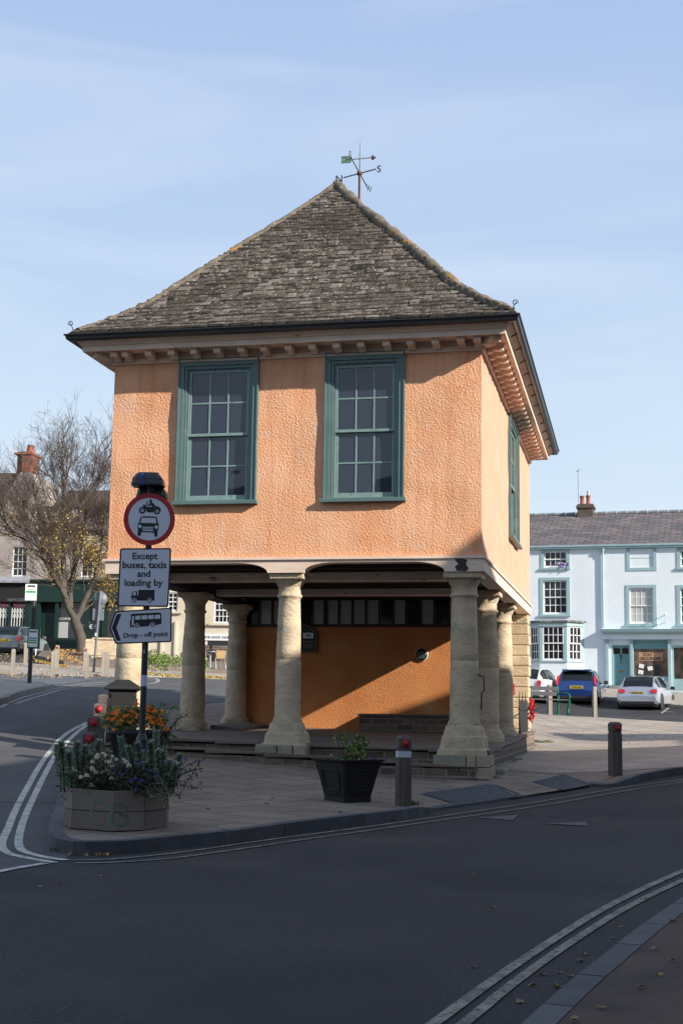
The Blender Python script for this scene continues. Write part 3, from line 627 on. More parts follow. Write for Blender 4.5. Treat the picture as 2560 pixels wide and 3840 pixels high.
def hallwin(o, xd, w, h):
    xd = Vector(xd); n = xd.cross(ZV); o = Vector(o); M = Matrix((xd, n, ZV)).transposed(); s = .165
    mb = MB()
    def b(x0, x1, z0, z1, y0, y1): mb.obox(o+xd*(x0+x1)/2+ZV*(z0+z1)/2+n*(y0+y1)/2, (x1-x0, y1-y0, z1-z0), M, 0)
    b(-s, -.055, 0, h+.055, -.02, .045); b(w+.055, w+s, 0, h+.055, -.02, .045); b(-s, w+s, h+.056, h+s+.01, -.02, .047)     # outer architrave
    b(-s-.015, w+s+.015, h+s+.011, h+s+.035, -.02, .07)
    b(-s, -s+.03, 0, h+s, .046, .066); b(w+s-.03, w+s, 0, h+s, .046, .066)
    b(-.054, 0, 0, h+.054, -.03, .022); b(w, w+.054, 0, h+.054, -.03, .022); b(-.001, w+.001, h, h+.053, -.03, .021)
    b(0, .03, 0, h, -.15, -.01); b(w-.03, w, 0, h, -.15, -.01); b(.03, w-.03, h-.025, h, -.15, -.011)
    win = mb.build('window', [M_green], hall, bevel=.004)
    up = MB(); hh = h/2
    framebars(up, o-n*.03+xd*.03+ZV*(hh-.02), xd, ZV, w-.06, hh-.005, .045, .04, 3, 2, .028, rail=.05); up.build('sash', [M_sash], win)
    lo = MB(); framebars(lo, o-n*.075+xd*.03+ZV*.02, xd, ZV, w-.06, hh, .05, .04, 3, 2, .028, rail=.10); lo.build('sash', [M_sash], win)
    def panes(zb_3, zt_3, yy):
        gm = MB()
        for i in range(3):
            for j in range(2):
                c_ = o-n*yy+xd*(.05+(w-.1)*(i+.5)/3)+ZV*(zb_3+(zt_3-zb_3)*(j+.5)/2); rx = Matrix.Rotation(R(random.gauss(0, .9)), 3, xd) @ Matrix.Rotation(R(random.gauss(0, .9)), 3, 'Z')
                gm.obox(c_, ((w-.1)/3-.004, .003, (zt_3-zb_3)/2-.004), rx @ M, 0)
        gm.build('pane', [M_glass], win)
    panes(hh+.01, h-.04, .052)
    panes(.08, hh-.02, .097)
    sb = MB(); sb.obox(o+xd*w/2-ZV*.035+n*.04, (w+2*s+.07, .16, .068), M, 0); sb.obox(o+xd*w/2+ZV*.012-n*.06, (w-.061, .16, .022), M, 0); sb.build('sill', [M_green], win, bevel=.006)
hallwin((w1[0], 0, wz[0]), XV, w1[1]-w1[0], wz[1]-wz[0]); hallwin((w2[0], 0, wz[0]), XV, w2[1]-w2[0], wz[1]-wz[0])
hallwin((0, sw[0], wz[0]), YV, sw[1]-sw[0], wz[1]-wz[0])
# eaves: closed profiles carried round the four sides with mitred corners
def eavering(mb, prof, m=0, sag=True):
    k = len(prof); vs = []; rows = []
    def ring(e, z):
        out = []
        nn = 12
        cs = [(-W-e, -e), (e, -e), (e, D+e), (-W-e, D+e)]
        for i in range(4):
            a, b = Vector(cs[i]), Vector(cs[(i+1) % 4])
            for q in range(nn):
                p = a.lerp(b, q/nn); out.append((p.x, p.y, z+(.012*noise.noise(Vector((p.x*.6, p.y*.6, 0))) if sag else 0)))
        return out
    R_ = [ring(e, z) for e, z in prof]; L = len(R_[0])
    for r in R_: vs += r
    fs = [(i*L+j, i*L+(j+1) % L, ((i+1) % k)*L+(j+1) % L, ((i+1) % k)*L+j) for i in range(k) for j in range(L)]
    mb.add(vs, fs, m)
mb = MB(); eavering(mb, [(-.02, 7.84), (.055, 7.84), (.055, 7.93), (.03, 7.94), (.03, 8.03), (-.02, 8.03)]); mb.build('frieze', M_joinery, hall)
mb = MB(); eavering(mb, [(-.02, 8.032), (.44, 8.032), (.44, 8.06), (-.02, 8.06)]); eavering(mb, [(.43, 8.005), (.465, 8.005), (.472, 8.10), (.43, 8.10)]); eavering(mb, [(.455, 8.103), (.49, 8.103), (.53, 8.15), (.585, 8.20), (.585, 8.28), (.455, 8.28)])
mb.build('cornice', M_joinery, hall)
mb = MB(); eavering(mb, [(.592, 8.20), (.61, 8.17), (.66, 8.165), (.70, 8.19), (.715, 8.25), (.74, 8.262), (.74, 8.283), (.592, 8.283)]); mb.build('gutter', M_gutter, hall)
modp = [(.055, 8.03), (.055, 7.885), (.10, 7.872), (.15, 7.882), (.185, 7.915), (.22, 7.925), (.27, 7.915), (.32, 7.905), (.355, 7.925), (.365, 7.965), (.365, 8.03)]
def modillion(c, out, width=.13, prof=modp):
    c = Vector(c); out = Vector(out).normalized(); sd_ = out.cross(ZV); mb = MB()
    mb.ext([c-sd_*width/2+out*e+ZV*z for e, z in prof], sd_*width); mb.build('bracket', M_joinery, hall, bevel=.006)
for i in range(15): modillion((-6.57+i*(6.57-.33)/14+random.uniform(-.012, .012), 0, 0), -YV)
for i in range(25): modillion((0, .35+i*(D-.6)/24, 0), XV)
for c, d in (((-.02, .02, 0), (1, -1, 0)), ((-W+.02, .02, 0), (-1, -1, 0))): modillion(c, d, .20, [(.04, 8.03), (.04, 7.90), (.30, 7.89), (.44, 7.93), (.46, 8.03)])
modillion((-W+.1, 0, 0), -YV); modillion((-.04, 0, 0), -YV); 
for i in range(6): modillion((-W, .1+i*.445, 0), -XV)
for x in [-6.85+i*1.13 for i in range(7)]+[.42]:      # thin straps that carry the gutter
    mb = MB(); mb.tube([(x, -.475, 8.11), (x+.02, -.52, 8.16), (x+.02, -.62, 8.17)], .011, 5); mb.build('gutter_strap', M_joinery, hall)
for i in range(12):
    y = .2+i*.95; mb = MB(); mb.tube([(.475, y, 8.11), (.56, y, 8.155), (.62, y, 8.172)], .011, 5); mb.build('gutter_strap', M_darkwood, hall)
# roof: profile from the eave (t metres in from the gutter line) to the apex
_T = [0, .03, .28, .72, 1.14, 1.69, 2.51, 3.38, 4.125]; _Z = [8.27, 8.29, 8.455, 8.775, 9.14, 9.76, 10.68, 11.63, 12.50]
def ZR(t): return float(np.interp(t, _T, _Z))
E0 = .68; TM = W/2+E0
ts = [0, .15, .3, .5, .72, .92, 1.14, 1.4, 1.69, 2.1, 2.51, 3.0, 3.38, 3.8, TM]
mb = MB()
ring = [[(-W-E0+t, -E0+t, ZR(t)-.03), (E0-t, -E0+t, ZR(t)-.03), (E0-t, D+E0-t, ZR(t)-.03), (-W-E0+t, D+E0-t, ZR(t)-.03)] for t in ts]
for a, b in zip(ring, ring[1:]): mb.add(a+b, [(i, (i+1) % 4, 4+(i+1) % 4, 4+i) for i in range(4)], 0)
roof = mb.build('roof', mat('roof_underlay', (.03, .026, .02), .95), hall)
def tiles(face):
    mb = MB(); rr = random.Random(face+3); s = 0.0; t = 0.0
    Ls = np.array([0]); 
    tt = np.linspace(0, TM, 400); zz = np.array([ZR(x) for x in tt]); ar = np.concatenate([[0], np.cumsum(np.hypot(np.diff(tt), np.diff(zz)))]); tot = ar[-1]
    T = lambda s_: float(np.interp(s_, ar, tt))
    while s < tot-.12:
        gg = .190-.085*(s/tot)+rr.uniform(-.012, .012); wob = rr.uniform(0, 10)
        t0, t1 = T(max(0, s-.015)), T(min(tot, s+gg*1.7)); 
        if face == 0: x0, x1 = -W-E0+t0+.05, E0-t0-.05
        else: x0, x1 = -E0+t0+.05, D+E0-t0-.05
        x = x0-rr.uniform(0, .15)
        while x < x1:
            wdt = rr.uniform(.14, .30)*(1-.25*s/tot); xa, xb = max(x, x0), min(x+wdt-.008, x1); x += wdt
            if xb-xa < .04: continue
            dz = rr.uniform(0, .022); th = rr.uniform(.030, .052); tl = t0+rr.uniform(-.014, .014)+.012*math.sin(xa*2+wob)
            za, zb = ZR(max(tl, 0))+.030+dz*.5, ZR(t1)+.004
            if tl < 0: za = ZR(0)+.03
            sk = rr.uniform(-.012, .012); bow = .01*rr.random()
            vs = []
            for (u_, tq, z_) in ((xa, tl+sk, za), ((xa+xb)/2, tl-bow, za+bow*.5), (xb, tl-sk, za+rr.uniform(-.006, .006)), (xb, t1, zb), (xa, t1, zb)): vs.append((u_, tq, z_))
            full = [(a, b, c+th) for a, b, c in vs]+[(a, b+.004, c-.004) for a, b, c in vs]
            if face == 0: pts = [(a, -E0+b, c) for a, b, c in full]
            else: pts = [(E0-b, a, c) for a, b, c in full]
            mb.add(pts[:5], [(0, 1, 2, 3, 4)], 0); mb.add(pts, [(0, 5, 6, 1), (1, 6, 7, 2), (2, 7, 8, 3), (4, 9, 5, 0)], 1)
        s += gg
    return mb.build('slates', [M_tile, M_moss_shade], roof)
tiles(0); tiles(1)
mb = MB()        # left and rear slopes, plainer
for t0, t1 in zip(np.arange(0, TM, .16), np.arange(.2, TM+.16, .16)):
    t1 = min(t1, TM); mb.add([(-W-E0+t0, D+E0-t0, ZR(t0)+.045), (-W-E0+t0, -E0+t0, ZR(t0)+.045), (-W-E0+t1, -E0+t1, ZR(t1)+.01), (-W-E0+t1, D+E0-t1, ZR(t1)+.01)], [(0, 1, 2, 3)])
    mb.add([(E0-t0, D+E0-t0, ZR(t0)+.045), (-W-E0+t0, D+E0-t0, ZR(t0)+.045), (-W-E0+t1, D+E0-t1, ZR(t1)+.01), (E0-t1, D+E0-t1, ZR(t1)+.01)], [(0, 1, 2, 3)])
mb.build('slates', M_tile, roof)
def hipcap(pts, r=.078):
    mb = MB(); P_ = [Vector(p) for p in pts]; acc = []
    for a, b in zip(P_, P_[1:]):
        k = max(1, int((b-a).length/.12)); acc += [a.lerp(b, i/k) for i in range(k)]
    acc.append(P_[-1]); rr = [r*(1+.38*noise.noise(p*4.1)+(.10 if int(i/4) % 2 else 0)) for i, p in enumerate(acc)]
    acc = [p+Vector((0, 0, .02*noise.noise(p*2.3))) for p in acc]
    mb.tube(acc, rr, 9); return mb.build('ridge_cap', M_hip, roof)
hipcap([(-W-E0+t, -E0+t, ZR(t)+.0) for t in ts if t > .1]); hipcap([(E0-t, -E0+t, ZR(t)+.0) for t in ts if t > .1], .115)
hipcap([(E0-t, D+E0-t, ZR(t)) for t in ts if t > .1]); hipcap([(-W-E0+t, D+E0-t, ZR(t)) for t in ts if t > .1])
hipcap([(-W/2, W/2, ZR(TM)+.02), (-W/2, D-W/2, ZR(TM)+.02)], .13)
for sx in (0, 1):    # iron scrolls at the eave corners
    x = .60 if sx else -W-.60; k = 1 if sx else -1; mb = MB()
    pts = [(x, -.60, 8.36), (x+k*.03, -.63, 8.46)]+[(x+k*(.05+(.055-.004*i)*math.cos(i*.7)), -.64, 8.50+(.055-.004*i)*math.sin(i*.7)) for i in range(12)]
    mb.tube(pts, .009, 5); mb.build('scroll_finial', M_gutter, roof)

# beams over the columns
mb = MB(); zf = 4.08; pts = [(-W-.02, 3.90)]
def archseg(x0, x1):
    rx, rz = .55, zf-3.90; out = [(x0, 3.90)]
    out += [(x0+rx*(1-math.cos(a)), 3.90+rz*math.sin(a)) for a in [i*math.pi/16 for i in range(1, 9)]]
    out += [(x1-rx*(1-math.cos(a)), 3.90+rz*math.sin(a)) for a in [i*math.pi/16 for i in range(8, 0, -1)]]+[(x1, 3.90)]
    return out
low = [(-W-.02, 3.90)]+archseg(-W+.62, -3.83)+archseg(-3.17, -.64)+[(.03, 3.90)]
for (xa, za), (xb, zb) in zip(low, low[1:]):
    if xb-xa < 1e-5: continue
    mb.add([(xa, -.035, za), (xb, -.035, zb), (xb, -.035, 4.13), (xa, -.035, 4.13), (xa, .28, za), (xb, .28, zb), (xb, .28, 4.13), (xa, .28, 4.13)], [(0, 1, 2, 3), (0, 4, 5, 1), (5, 4, 7, 6)])
mb.add([(-W-.02, -.035, 3.9), (-W-.02, .28, 3.9), (-W-.02, .28, 4.13), (-W-.02, -.035, 4.13)], [(0, 3, 2, 1)])
mb.build('front_beam', M_joinery, hall)
mb = MB(); mb.box(-.27, .035, -.034, D+.03, 3.92, 4.13); mb.build('side_beam', M_joinery, hall)
mb = MB(); mb.box(-W-.07, .07, -.07, -.0, 4.131, 4.175); mb.box(.0, .07, .0005, D+.05, 4.131, 4.175); mb.build('beam_moulding', M_joinery, hall)
mb = MB(); mb.box(-W-.03, -W+.40, .281, D, 3.92, 4.13); mb.box(-.62, -.275, .3, D, 3.96, 4.12); mb.build('inner_beam', M_darkwood, hall)
mb = MB(); mb.add([(-.47, -.041, 4.12), (-.40, -.041, 4.03), (-.46, -.041, 3.99), (-.43, -.041, 3.915), (-.26, -.041, 3.905), (-.22, -.041, 3.96), (-.27, -.041, 4.02), (-.245, -.041, 4.10), (-.33, -.041, 4.125)], [tuple(range(9))]); mb.build('rotten_patch', M_darkwood, hall)
for y0, y1 in ((2.05, 2.40), (5.35, 5.70)):
    mb = MB(); pts = []
    mb.box(-W+.42, -.63, y0, y1, 3.95, 4.20); mb.build('cross_beam', M_peel, hall, bevel=.02)
mb = MB(); mb.box(-W+.05, -.05, .29, D-.1, 4.201, 4.26); mb.build('ceiling', M_darkwood, hall)
for i in range(12):
    y = .75+i*.58
    if any(abs(y-q) < .3 for q in (2.2, 5.5)): continue
    mb = MB(); mb.box(-W+.42, -.63, y, y+.12, 4.05, 4.2); mb.build('joist', M_darkwood, hall)

# platform and steps
def PT(x, y): return .84-.018*x+.018*y
mb = MB()
def wedge(x0, x1, y0, y1, f, zb, m=0): mb.add([(x0, y0, zb), (x1, y0, zb), (x1, y1, zb), (x0, y1, zb), (x0, y0, f(x0, y0)), (x1, y0, f(x1, y0)), (x1, y1, f(x1, y1)), (x0, y1, f(x0, y1))], [(0, 3, 2, 1), (4, 5, 6, 7), (0, 1, 5, 4), (1, 2, 6, 5), (2, 3, 7, 6), (3, 0, 4, 7)], m)
wedge(-7.05, .1, .22, 11.2, lambda x, y: PT(x, y)-.08, -.3); mb.build('platform_wall', M_rubble, hall)
mb = MB(); rr = random.Random(5); y = .14
ys = [.14]
while ys[-1] < 11.2: ys.append(min(11.25, ys[-1]+rr.uniform(.5, .8)))
for y0, y1 in zip(ys, ys[1:]):
    x = -7.1
    while x < .13:
        x1 = min(.13, x+rr.uniform(.7, 1.5)); dz = rr.uniform(-.006, .006); wedge(x+.004, x1-.004, y0+.004, y1-.004, lambda a, b: PT(a, b)+dz, PT(x, y0)-.07); x = x1
mb.build('platform_paving', M_flag, hall, bevel=.012)
mb = MB(); S2 = lambda x, y: .57-.042*x
x = -6.95
while x < -.05:
    x1 = min(-.05, x+rr.uniform(.9, 1.5)); dz = rr.uniform(-.008, .008); yy = -.27+rr.uniform(-.015, .015)
    mb.add([], []); wedge(x+.005, x1-.005, yy, .2, lambda a, b: S2(a, b)+dz, S2(x, 0)-.065); x = x1
mb.build('step', M_flag, hall, bevel=.02)
mb = MB(); wedge(-6.9, -.1, -.22, .21, lambda x, y: S2(x, y)-.075, -.2); mb.build('step_riser', M_rubble, hall)
mb = MB(); wedge(-2.9, -.55, -.62, -.2, lambda x, y: .345-.03*x, .1); mb.build('step', M_flag, hall, bevel=.03)
for y0, y1, zz in ((.95, 2.0, .50), (2.0, 3.5, .52), (5.0, 6.9, .57)): mb = MB(); mb.box(.06, .30, y0, y1-.03, .0, zz); mb.build('step', M_plinthblock, hall, bevel=.04)

# columns
def column(x, y, prof, zbell=1.28, sq=None, top=3.90, seed=0, abacus=.31, nz=.014, plinth=None, mats=None):
    n = 36; mb = MB(); rings = []
    zs = [p[0] for p in prof]
    fine = []
    for (za, ra, sa), (zb, rb, sb) in zip(prof, prof[1:]):
        k = max(1, int(abs(zb-za)/(.12 if za > zbell else .045))); fine += [(za+(zb-za)*i/k, ra+(rb-ra)*i/k, sa+(sb-sa)*i/k) for i in range(k)]
    fine.append(prof[-1]); vs = []
    for z, r, s in fine:
        for j in range(n):
            a = 2*math.pi*j/n; ca, sa_ = math.cos(a), math.sin(a)
            e = 2+s*6; k = (abs(ca)**e+abs(sa_)**e)**(-1/e)
            q = Vector((ca*k*r, sa_*k*r, z)); d = noise.noise(Vector((q.x*3+seed*7, q.y*3, z*1.6)))*nz*(1+2.6*(z < zbell))+noise.noise(Vector((q.x*9+seed, q.y*9, z*6)))*nz*(.5 if z > zbell else 1.6)
            vs.append(q*1+Vector((ca, sa_, 0))*d)
    k = len(fine); mb.add(vs, [(i*n+j, i*n+(j+1) % n, (i+1)*n+(j+1) % n, (i+1)*n+j) for i in range(k-1) for j in range(n)], 0, False)
    for i_ in range(len(mb.s)): mb.s[i_] = fine[min(i_//n, len(fine)-1)][0] > zbell; mb.add(vs[-n:], [tuple(range(n))])
    col = mb.build('column', M_stone, hall); col.location = (x, y, 0)
    ab = MB(); ab.box(-abacus, abacus, -abacus, abacus, top-.105, top-.002); o = ab.build('capital', M_stone, col, bevel=.018)
    if plinth:
        pb = MB(); rr_ = random.Random(seed)
        z0, z1, w0, w1_ = plinth; rows = max(1, round((z1-z0)/.22))
        for i in range(rows):
            za = z0+(z1-z0)*i/rows; zb_ = z0+(z1-z0)*(i+1)/rows; hw0 = w0+(w1_-w0)*i/rows
            cuts = [-hw0]+sorted(rr_.uniform(-hw0*.55, hw0*.55) for _ in range(2))+[hw0]
            for a, b in zip(cuts, cuts[1:]):
                for c, d in ((-hw0, rr_.uniform(-.1, .1)),):
                    pb.box(a+.008, b-.008, c+rr_.uniform(-.02, .01), d, za+.007, zb_-.007)
                    pb.box(a+.008, b-.008, d+.01, hw0+rr_.uniform(-.01, .02), za+.007, zb_-.007)
        pb.box(-w1_+.06, w1_-.06, -w1_+.06, w1_-.06, z0, z1-.01)
        pb.build('plinth', M_plinthblock, col, bevel=.028)
    return col
def prof(z0, rb=.25, rt=.205, zb=1.28, spread=.42, crisp=True, cap=.29, zpl=None):
    p = [(z0, spread+.0, 1.0), (max(z0+.02, zb-.46), spread-.015, .8), (max(z0+.03, zb-.44), spread-.05, .6), (zb-.24, spread-.065, .4), (zb-.225, spread-.085, .35), (zb-.06, rb+.065, .1), (zb-.05, rb+.045, 0), (zb-.01, rb+.035, 0), (zb+.05, rb+.006, 0), (zb+.8, rb-.003, 0), (2.36, (rb+rt)/2+.012, 0), (2.368, (rb+rt)/2+.002, 0), (2.376, (rb+rt)/2+.011, 0), (2.9, (rb+rt)/2, 0), (3.46, rt, 0)]
    p += [(3.47, rt+.008, 0), (3.49, rt+.032, 0), (3.525, rt+.036, 0), (3.545, rt+.008, 0), (3.66, rt+.01, 0), (3.68, rt+.025, 0), (3.72, rt+.045, 0), (3.77, cap-.02, .1), (3.80, cap-.01, .2)]
    return p
column(-3.50, .33, prof(.86, .232, .192, 1.30, .42), seed=1, nz=.008, plinth=(.15, .88, .50, .45))
column(-.34, .33, prof(.72, .252, .215, 1.30, .43), seed=2, abacus=.33, nz=.014, plinth=(-.05, .76, .54, .46))
column(-.36, 4.1, prof(.55, .265, .215, 1.10, .42), seed=3, nz=.018, plinth=(.1, .60, .46, .42))
column(-.36, 7.55, prof(.55, .25, .21, 1.10, .40), seed=4, nz=.012, plinth=(.1, .60, .44, .40))
column(-6.52, .33, prof(.75, .255, .215, 1.40, .42), seed=5, nz=.016, plinth=(.2, .78, .47, .44))
column(-6.52, 4.1, prof(.95, .255, .205, 1.22, .39), seed=6, nz=.016)
column(-6.55, 7.40, prof(1.02, .24, .20, 1.30, .36), seed=7, nz=.014)
mb = MB(); rr = random.Random(2)
for i in range(14):
    z0 = .3+i*.259; ww = .36+rr.uniform(-.03, .03)
    mb.box(-.62+rr.uniform(-.02, .02), .0+rr.uniform(-.02, .035), 10.75-ww*.3, D-.02+rr.uniform(-.02, .02), z0, z0+.252)
mb.build('corner_pier', M_stone, hall, bevel=.03)

# enclosed room at the back under the hall
YB = 7.62
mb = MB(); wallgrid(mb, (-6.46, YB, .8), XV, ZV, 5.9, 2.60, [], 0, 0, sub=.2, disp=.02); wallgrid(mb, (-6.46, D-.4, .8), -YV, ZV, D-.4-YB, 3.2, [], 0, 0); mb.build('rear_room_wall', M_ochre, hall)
mb = MB(); wallgrid(mb, (-.56, YB, .8), YV, ZV, D-.6-YB, 3.3, [], 0, 0, sub=.3, disp=.02); mb.build('rear_room_wall', M_stone, hall)
scr = MB(); xs0, xs1, z0, z1 = -6.40, -.62, 3.40, 4.02
scr.box(xs0, xs1, YB-.08, YB+.05, z0, z0+.06); scr.box(xs0, xs1, YB-.08, YB+.05, z1, 4.2)
npn = 18; pw = (xs1-xs0)/npn
for i in range(npn+1): x = xs0+i*pw; k = .045 if i % 6 == 0 else .025; scr.box(x-k, x+k, YB-.07, YB+.045, z0+.061, z1-.001)
scr = scr.build('window_screen', M_darkwood, hall)
for i in range(npn):
    x = xs0+i*pw; mb = MB(); mb.box(x+.03, x+pw-.03, YB-.02, YB-.014, z0+.06, z1); mb.build('pane', M_glass_grey if rr.random() < .72 else M_glass_d, scr)
mb = MB(); mb.box(-3.52, -.60, YB-.62, YB-.02, .9, 1.36); st_ = mb.build('stone_bench', M_rubble, hall)
mb = MB(); mb.box(-3.56, -.58, YB-.68, YB-.015, 1.361, 1.41); mb.build('bench_slab', M_flag, hall, bevel=.01)
mb = MB(); mb.add([(-6.25, 4.5, .95), (-5.5, 4.6, .95), (-5.6, 7.0, .95), (-6.3, 7.0, .95), (-6.25, 4.5, 1.13), (-5.5, 4.6, 1.06), (-5.6, 7.0, 1.12), (-6.3, 7.0, 1.19)], [(0, 3, 2, 1), (4, 5, 6, 7), (0, 1, 5, 4), (1, 2, 6, 5), (2, 3, 7, 6), (3, 0, 4, 7)]); mb.build('slab_ramp', M_rubble, hall, bevel=.02)

# weather vane on the ridge
vn = empty('weather_vane', hw(-3.42, 5.72, 12.52), -PHI, 'iron weather vane with copper green arrow and letters on the hall ridge', 'weather vane')
M_verd = mat('verdigris', (.11, .23, .14), .8, (.05, .13, .09), 20, 5); M_vane = mat('dark_iron', (.035, .04, .045), .6); M_rust = mat('rusty_iron', (.16, .07, .05), .8, (.08, .05, .045), 20)
mb = MB(); mb.tube([(0, 0, -.2), (0, 0, 1.15)], .03, 8); mb.lathe([(.02, 1.11), (.055, 1.13), (.07, 1.17), (.055, 1.21), (.02, 1.23)], n=12); mb.build('mast', M_rust, vn)
mb = MB(); mb.tube([(0, 0, 1.2), (0, 0, 1.6), (0, 0, 1.95)], [.016, .012, .004], 6); mb.lathe([(.01, 1.49), (.028, 1.52), (.01, 1.55)], n=8); mb.build('spindle', M_verd, vn)
ar = MB(); ar.tube([(-.33, 0, 1.52), (.33, 0, 1.53)], .010, 6); ar.lathe([(.0, 0), (.055, .0), (.06, .02), (.0, .11)], (.28, 0, 1.53), 10, M=Matrix.Rotation(R(90), 3, 'Y')); ar = ar.build('arrow', M_rust, vn)
mb = MB()
for k in (1, -1): mb.ext([(-.44, .004, 1.525+k*.008), (-.21, .004, 1.525+k*.008), (-.18, .004, 1.525+k*.045), (-.22, .004, 1.525+k*.085), (-.45, .004, 1.525+k*.085), (-.42, .004, 1.525+k*.045)], (0, -.012, 0))
mb.build('fletching', M_verd, ar)
mb = MB(); mb.tube([(-.40, .09, 1.13), (.40, -.09, 1.21)], .014, 6); mb.tube([(-.14, -.36, 1.43), (.14, .36, .92)], .013, 6); mb.build('compass_arms', M_vane, vn)
textmesh('letter', 'S', M_vane, vn, (.47, -.09, 1.13), XV, ZV, height=.17, bold=.02)
textmesh('letter', 'N', M_vane, vn, (-.50, .09, 1.03), XV, ZV, height=.17, bold=.02)
textmesh('letter', 'E', M_vane, vn, (-.15, -.37, 1.40), (.35, 1, 0), ZV, height=.17, bold=.02)
textmesh('letter', 'W', M_vane, vn, (.15, .37, .86), (.35, 1, 0), ZV, height=.17, bold=.02)

# ================================================================ UNSEEN HOUSES (out of frame; outlines shaped to throw the long shadow)
def silhouette_house(name, pts, x0, thick, label, base=-.3):
    """unseen shadow caster: pts (y,z) of the shadow edge, carried x0 metres back towards the sun"""
    k = x0/1.755; P_ = [(y-.70*k, z+.92*k) for y, z in pts]
    r = empty(name, hw(x0, 0), -PHI, label, 'house', 'unseen houses shaped for the long shadow'); mb = MB()
    poly = [(0, P_[0][0], base)]+[(0, y, z) for y, z in P_]+[(0, P_[-1][0], base)]
    mb.ext(poly, (thick, 0, 0)); mb.build('wall', M_gablestone, r)
    mb = MB()
    for (ya, za), (yb, zb) in zip(P_, P_[1:]):
        if abs(yb-ya) > .5 and za > 3: mb.ext([(.02, ya, za-.05), (.02, yb, zb-.05), (.02, yb, zb), (.02, ya, za)], (thick-.05, 0, 0))
    return r
silhouette_house('tall_shadow_house', [(-34, 6.4), (-9.0, 6.2), (-6.6, 5.2), (-5.2, 4.62), (-3, 4.62), (-2.3, 4.3), (-1.2, 4.22), (-.6, 4.25), (-.2, 4.5), (.1, 4.66), (.6, 4.4), (1.4, 4.1), (2.2, 3.95)], 17, 7, 'unseen tall pale house with a peaked outline, shaped to cast the long shadow')
silhouette_house('gabled_house', [(2.2, 3.95), (5.8, 3.25), (7.3, 2.62), (9.2, 0), (10, -1.1), (13.2, -1.0), (13.7, .3), (14.8, .85), (15.4, -2.5), (16, -5)], 17.01, 6, 'unseen lower pale house with a sloping gable, shaped to cast the long shadow')
fb = empty('shade_terrace', (0, -13, 0), 0, 'unseen stone terrace added behind the camera to darken the foreground', 'terrace')  # added out of view to shade the foreground and fill the window reflections
mb = MB(); wallgrid(mb, (30, 0, -.3), -XV, ZV, 60, 9.5, [(3+i*4.2, 4.4+i*4.2, 5.0, 7.0) for i in range(13)]+[(3+i*4.2, 4.6+i*4.2, 1.4, 3.4) for i in range(13)], .2); mb.build('wall', M_cotswold, fb)
mb = MB(); mb.box(-30, 30, -.5, -.25, -.3, 9.2); mb.build('rear_wall', M_dark, fb)
slab('roof', (30, .4, 9.2), (-30, .4, 9.2), (-30, -5, 13), (30, -5, 13), .15, M_slate, fb)

# ================================================================ FOREGROUND OBJECTS
def PZ(px, py, dz=0.0):
    q = P(px, py, dz); d = (Vector((q.x, q.y, H(q.x, q.y)+dz))-EYE).dot(CF); return q, d/FPX
def ground(q, isl=True): return (HI(q.x, q.y) if isl else H(q.x, q.y))
# --- bollards
def bollard(q, z, w, h, label, group, mats, disc=None, band=False, rz=0.0, cap=True):
    o = empty('bollard', (q.x, q.y, z-.02), rz, label, 'bollard', group); mb = MB(); k = w/2; sg = 6
    n = 8; prof_ = [(-.06, k), (h*.3, k*.985), (h*.78, k*.96), (h*.79, k*.96), (h*.80, k*.86), (h*.815, k*.86), (h*.825, k*.97), (h*.965, k*.96), (h, k*.62)] if cap else [(-.06, k), (h*.5, k*.97), (h*.86, k*.95), (h*.87, k*.88), (h*.88, k*.95), (h*.98, k*.94), (h, k*.85)]
    rd = random.Random(int(q.x*100+q.y*7)); vs = []
    for zz, r in prof_:
        c = r*.93
        for x, y in ((-c, -r), (c, -r), (r, -c), (r, c), (c, r), (-c, r), (-r, c), (-r, -c)): vs.append((x+rd.uniform(-.004, .004), y+rd.uniform(-.004, .004), zz))
    m = len(prof_); mb.add(vs, [(i*8+j, i*8+(j+1) % 8, (i+1)*8+(j+1) % 8, (i+1)*8+j) for i in range(m-1) for j in range(8)]); mb.add(vs[-8:], [tuple(range(8))])
    mb.build('post', mats, o)
    if disc:
        d = MB(); d.lathe([(0.001, 0), (w*.30, 0), (w*.30, .012), (.001, .018)], (0, -k*.98, h*.895), 16, M=Matrix.Rotation(R(90), 3, 'X')); d.build('reflector', M_reflector, o)
        d = MB(); d.lathe([(0.001, 0), (.008, 0), (.006, .006), (.001, .008)], (0, -k*.98-.016, h*.895), 8, M=Matrix.Rotation(R(90), 3, 'X')); d.build('screw', M_steel, o)
    if band:
        d = MB(); r = k*1.0; d.add([(x, y, zz) for zz in (h*.70, h*.785) for x, y in ((-r*.84, -r), (r*.84, -r), (r, -r*.84), (r, r*.84), (r*.84, r), (-r*.84, r), (-r, r*.84), (-r, -r*.84))], [(j, (j+1) % 8, 8+(j+1) % 8, 8+j) for j in range(8)]); d.build('reflective_band', M_band, o)
    return o
q, s = PZ(1511, 3020, KH); bollard(q, ground(q), 50*s, 268*s, 'dark oak bollard with red disc and white band beside the black square pot', 'oak bollards along the island kerb', M_oakpost, True, True, .25)
q, s = PZ(2306, 2906, KH); bollard(q, ground(q), 40*s, 202*s, 'dark oak bollard with red disc standing alone at the right kerb corner', 'oak bollards along the island kerb', M_oakpost, True, False, .35)
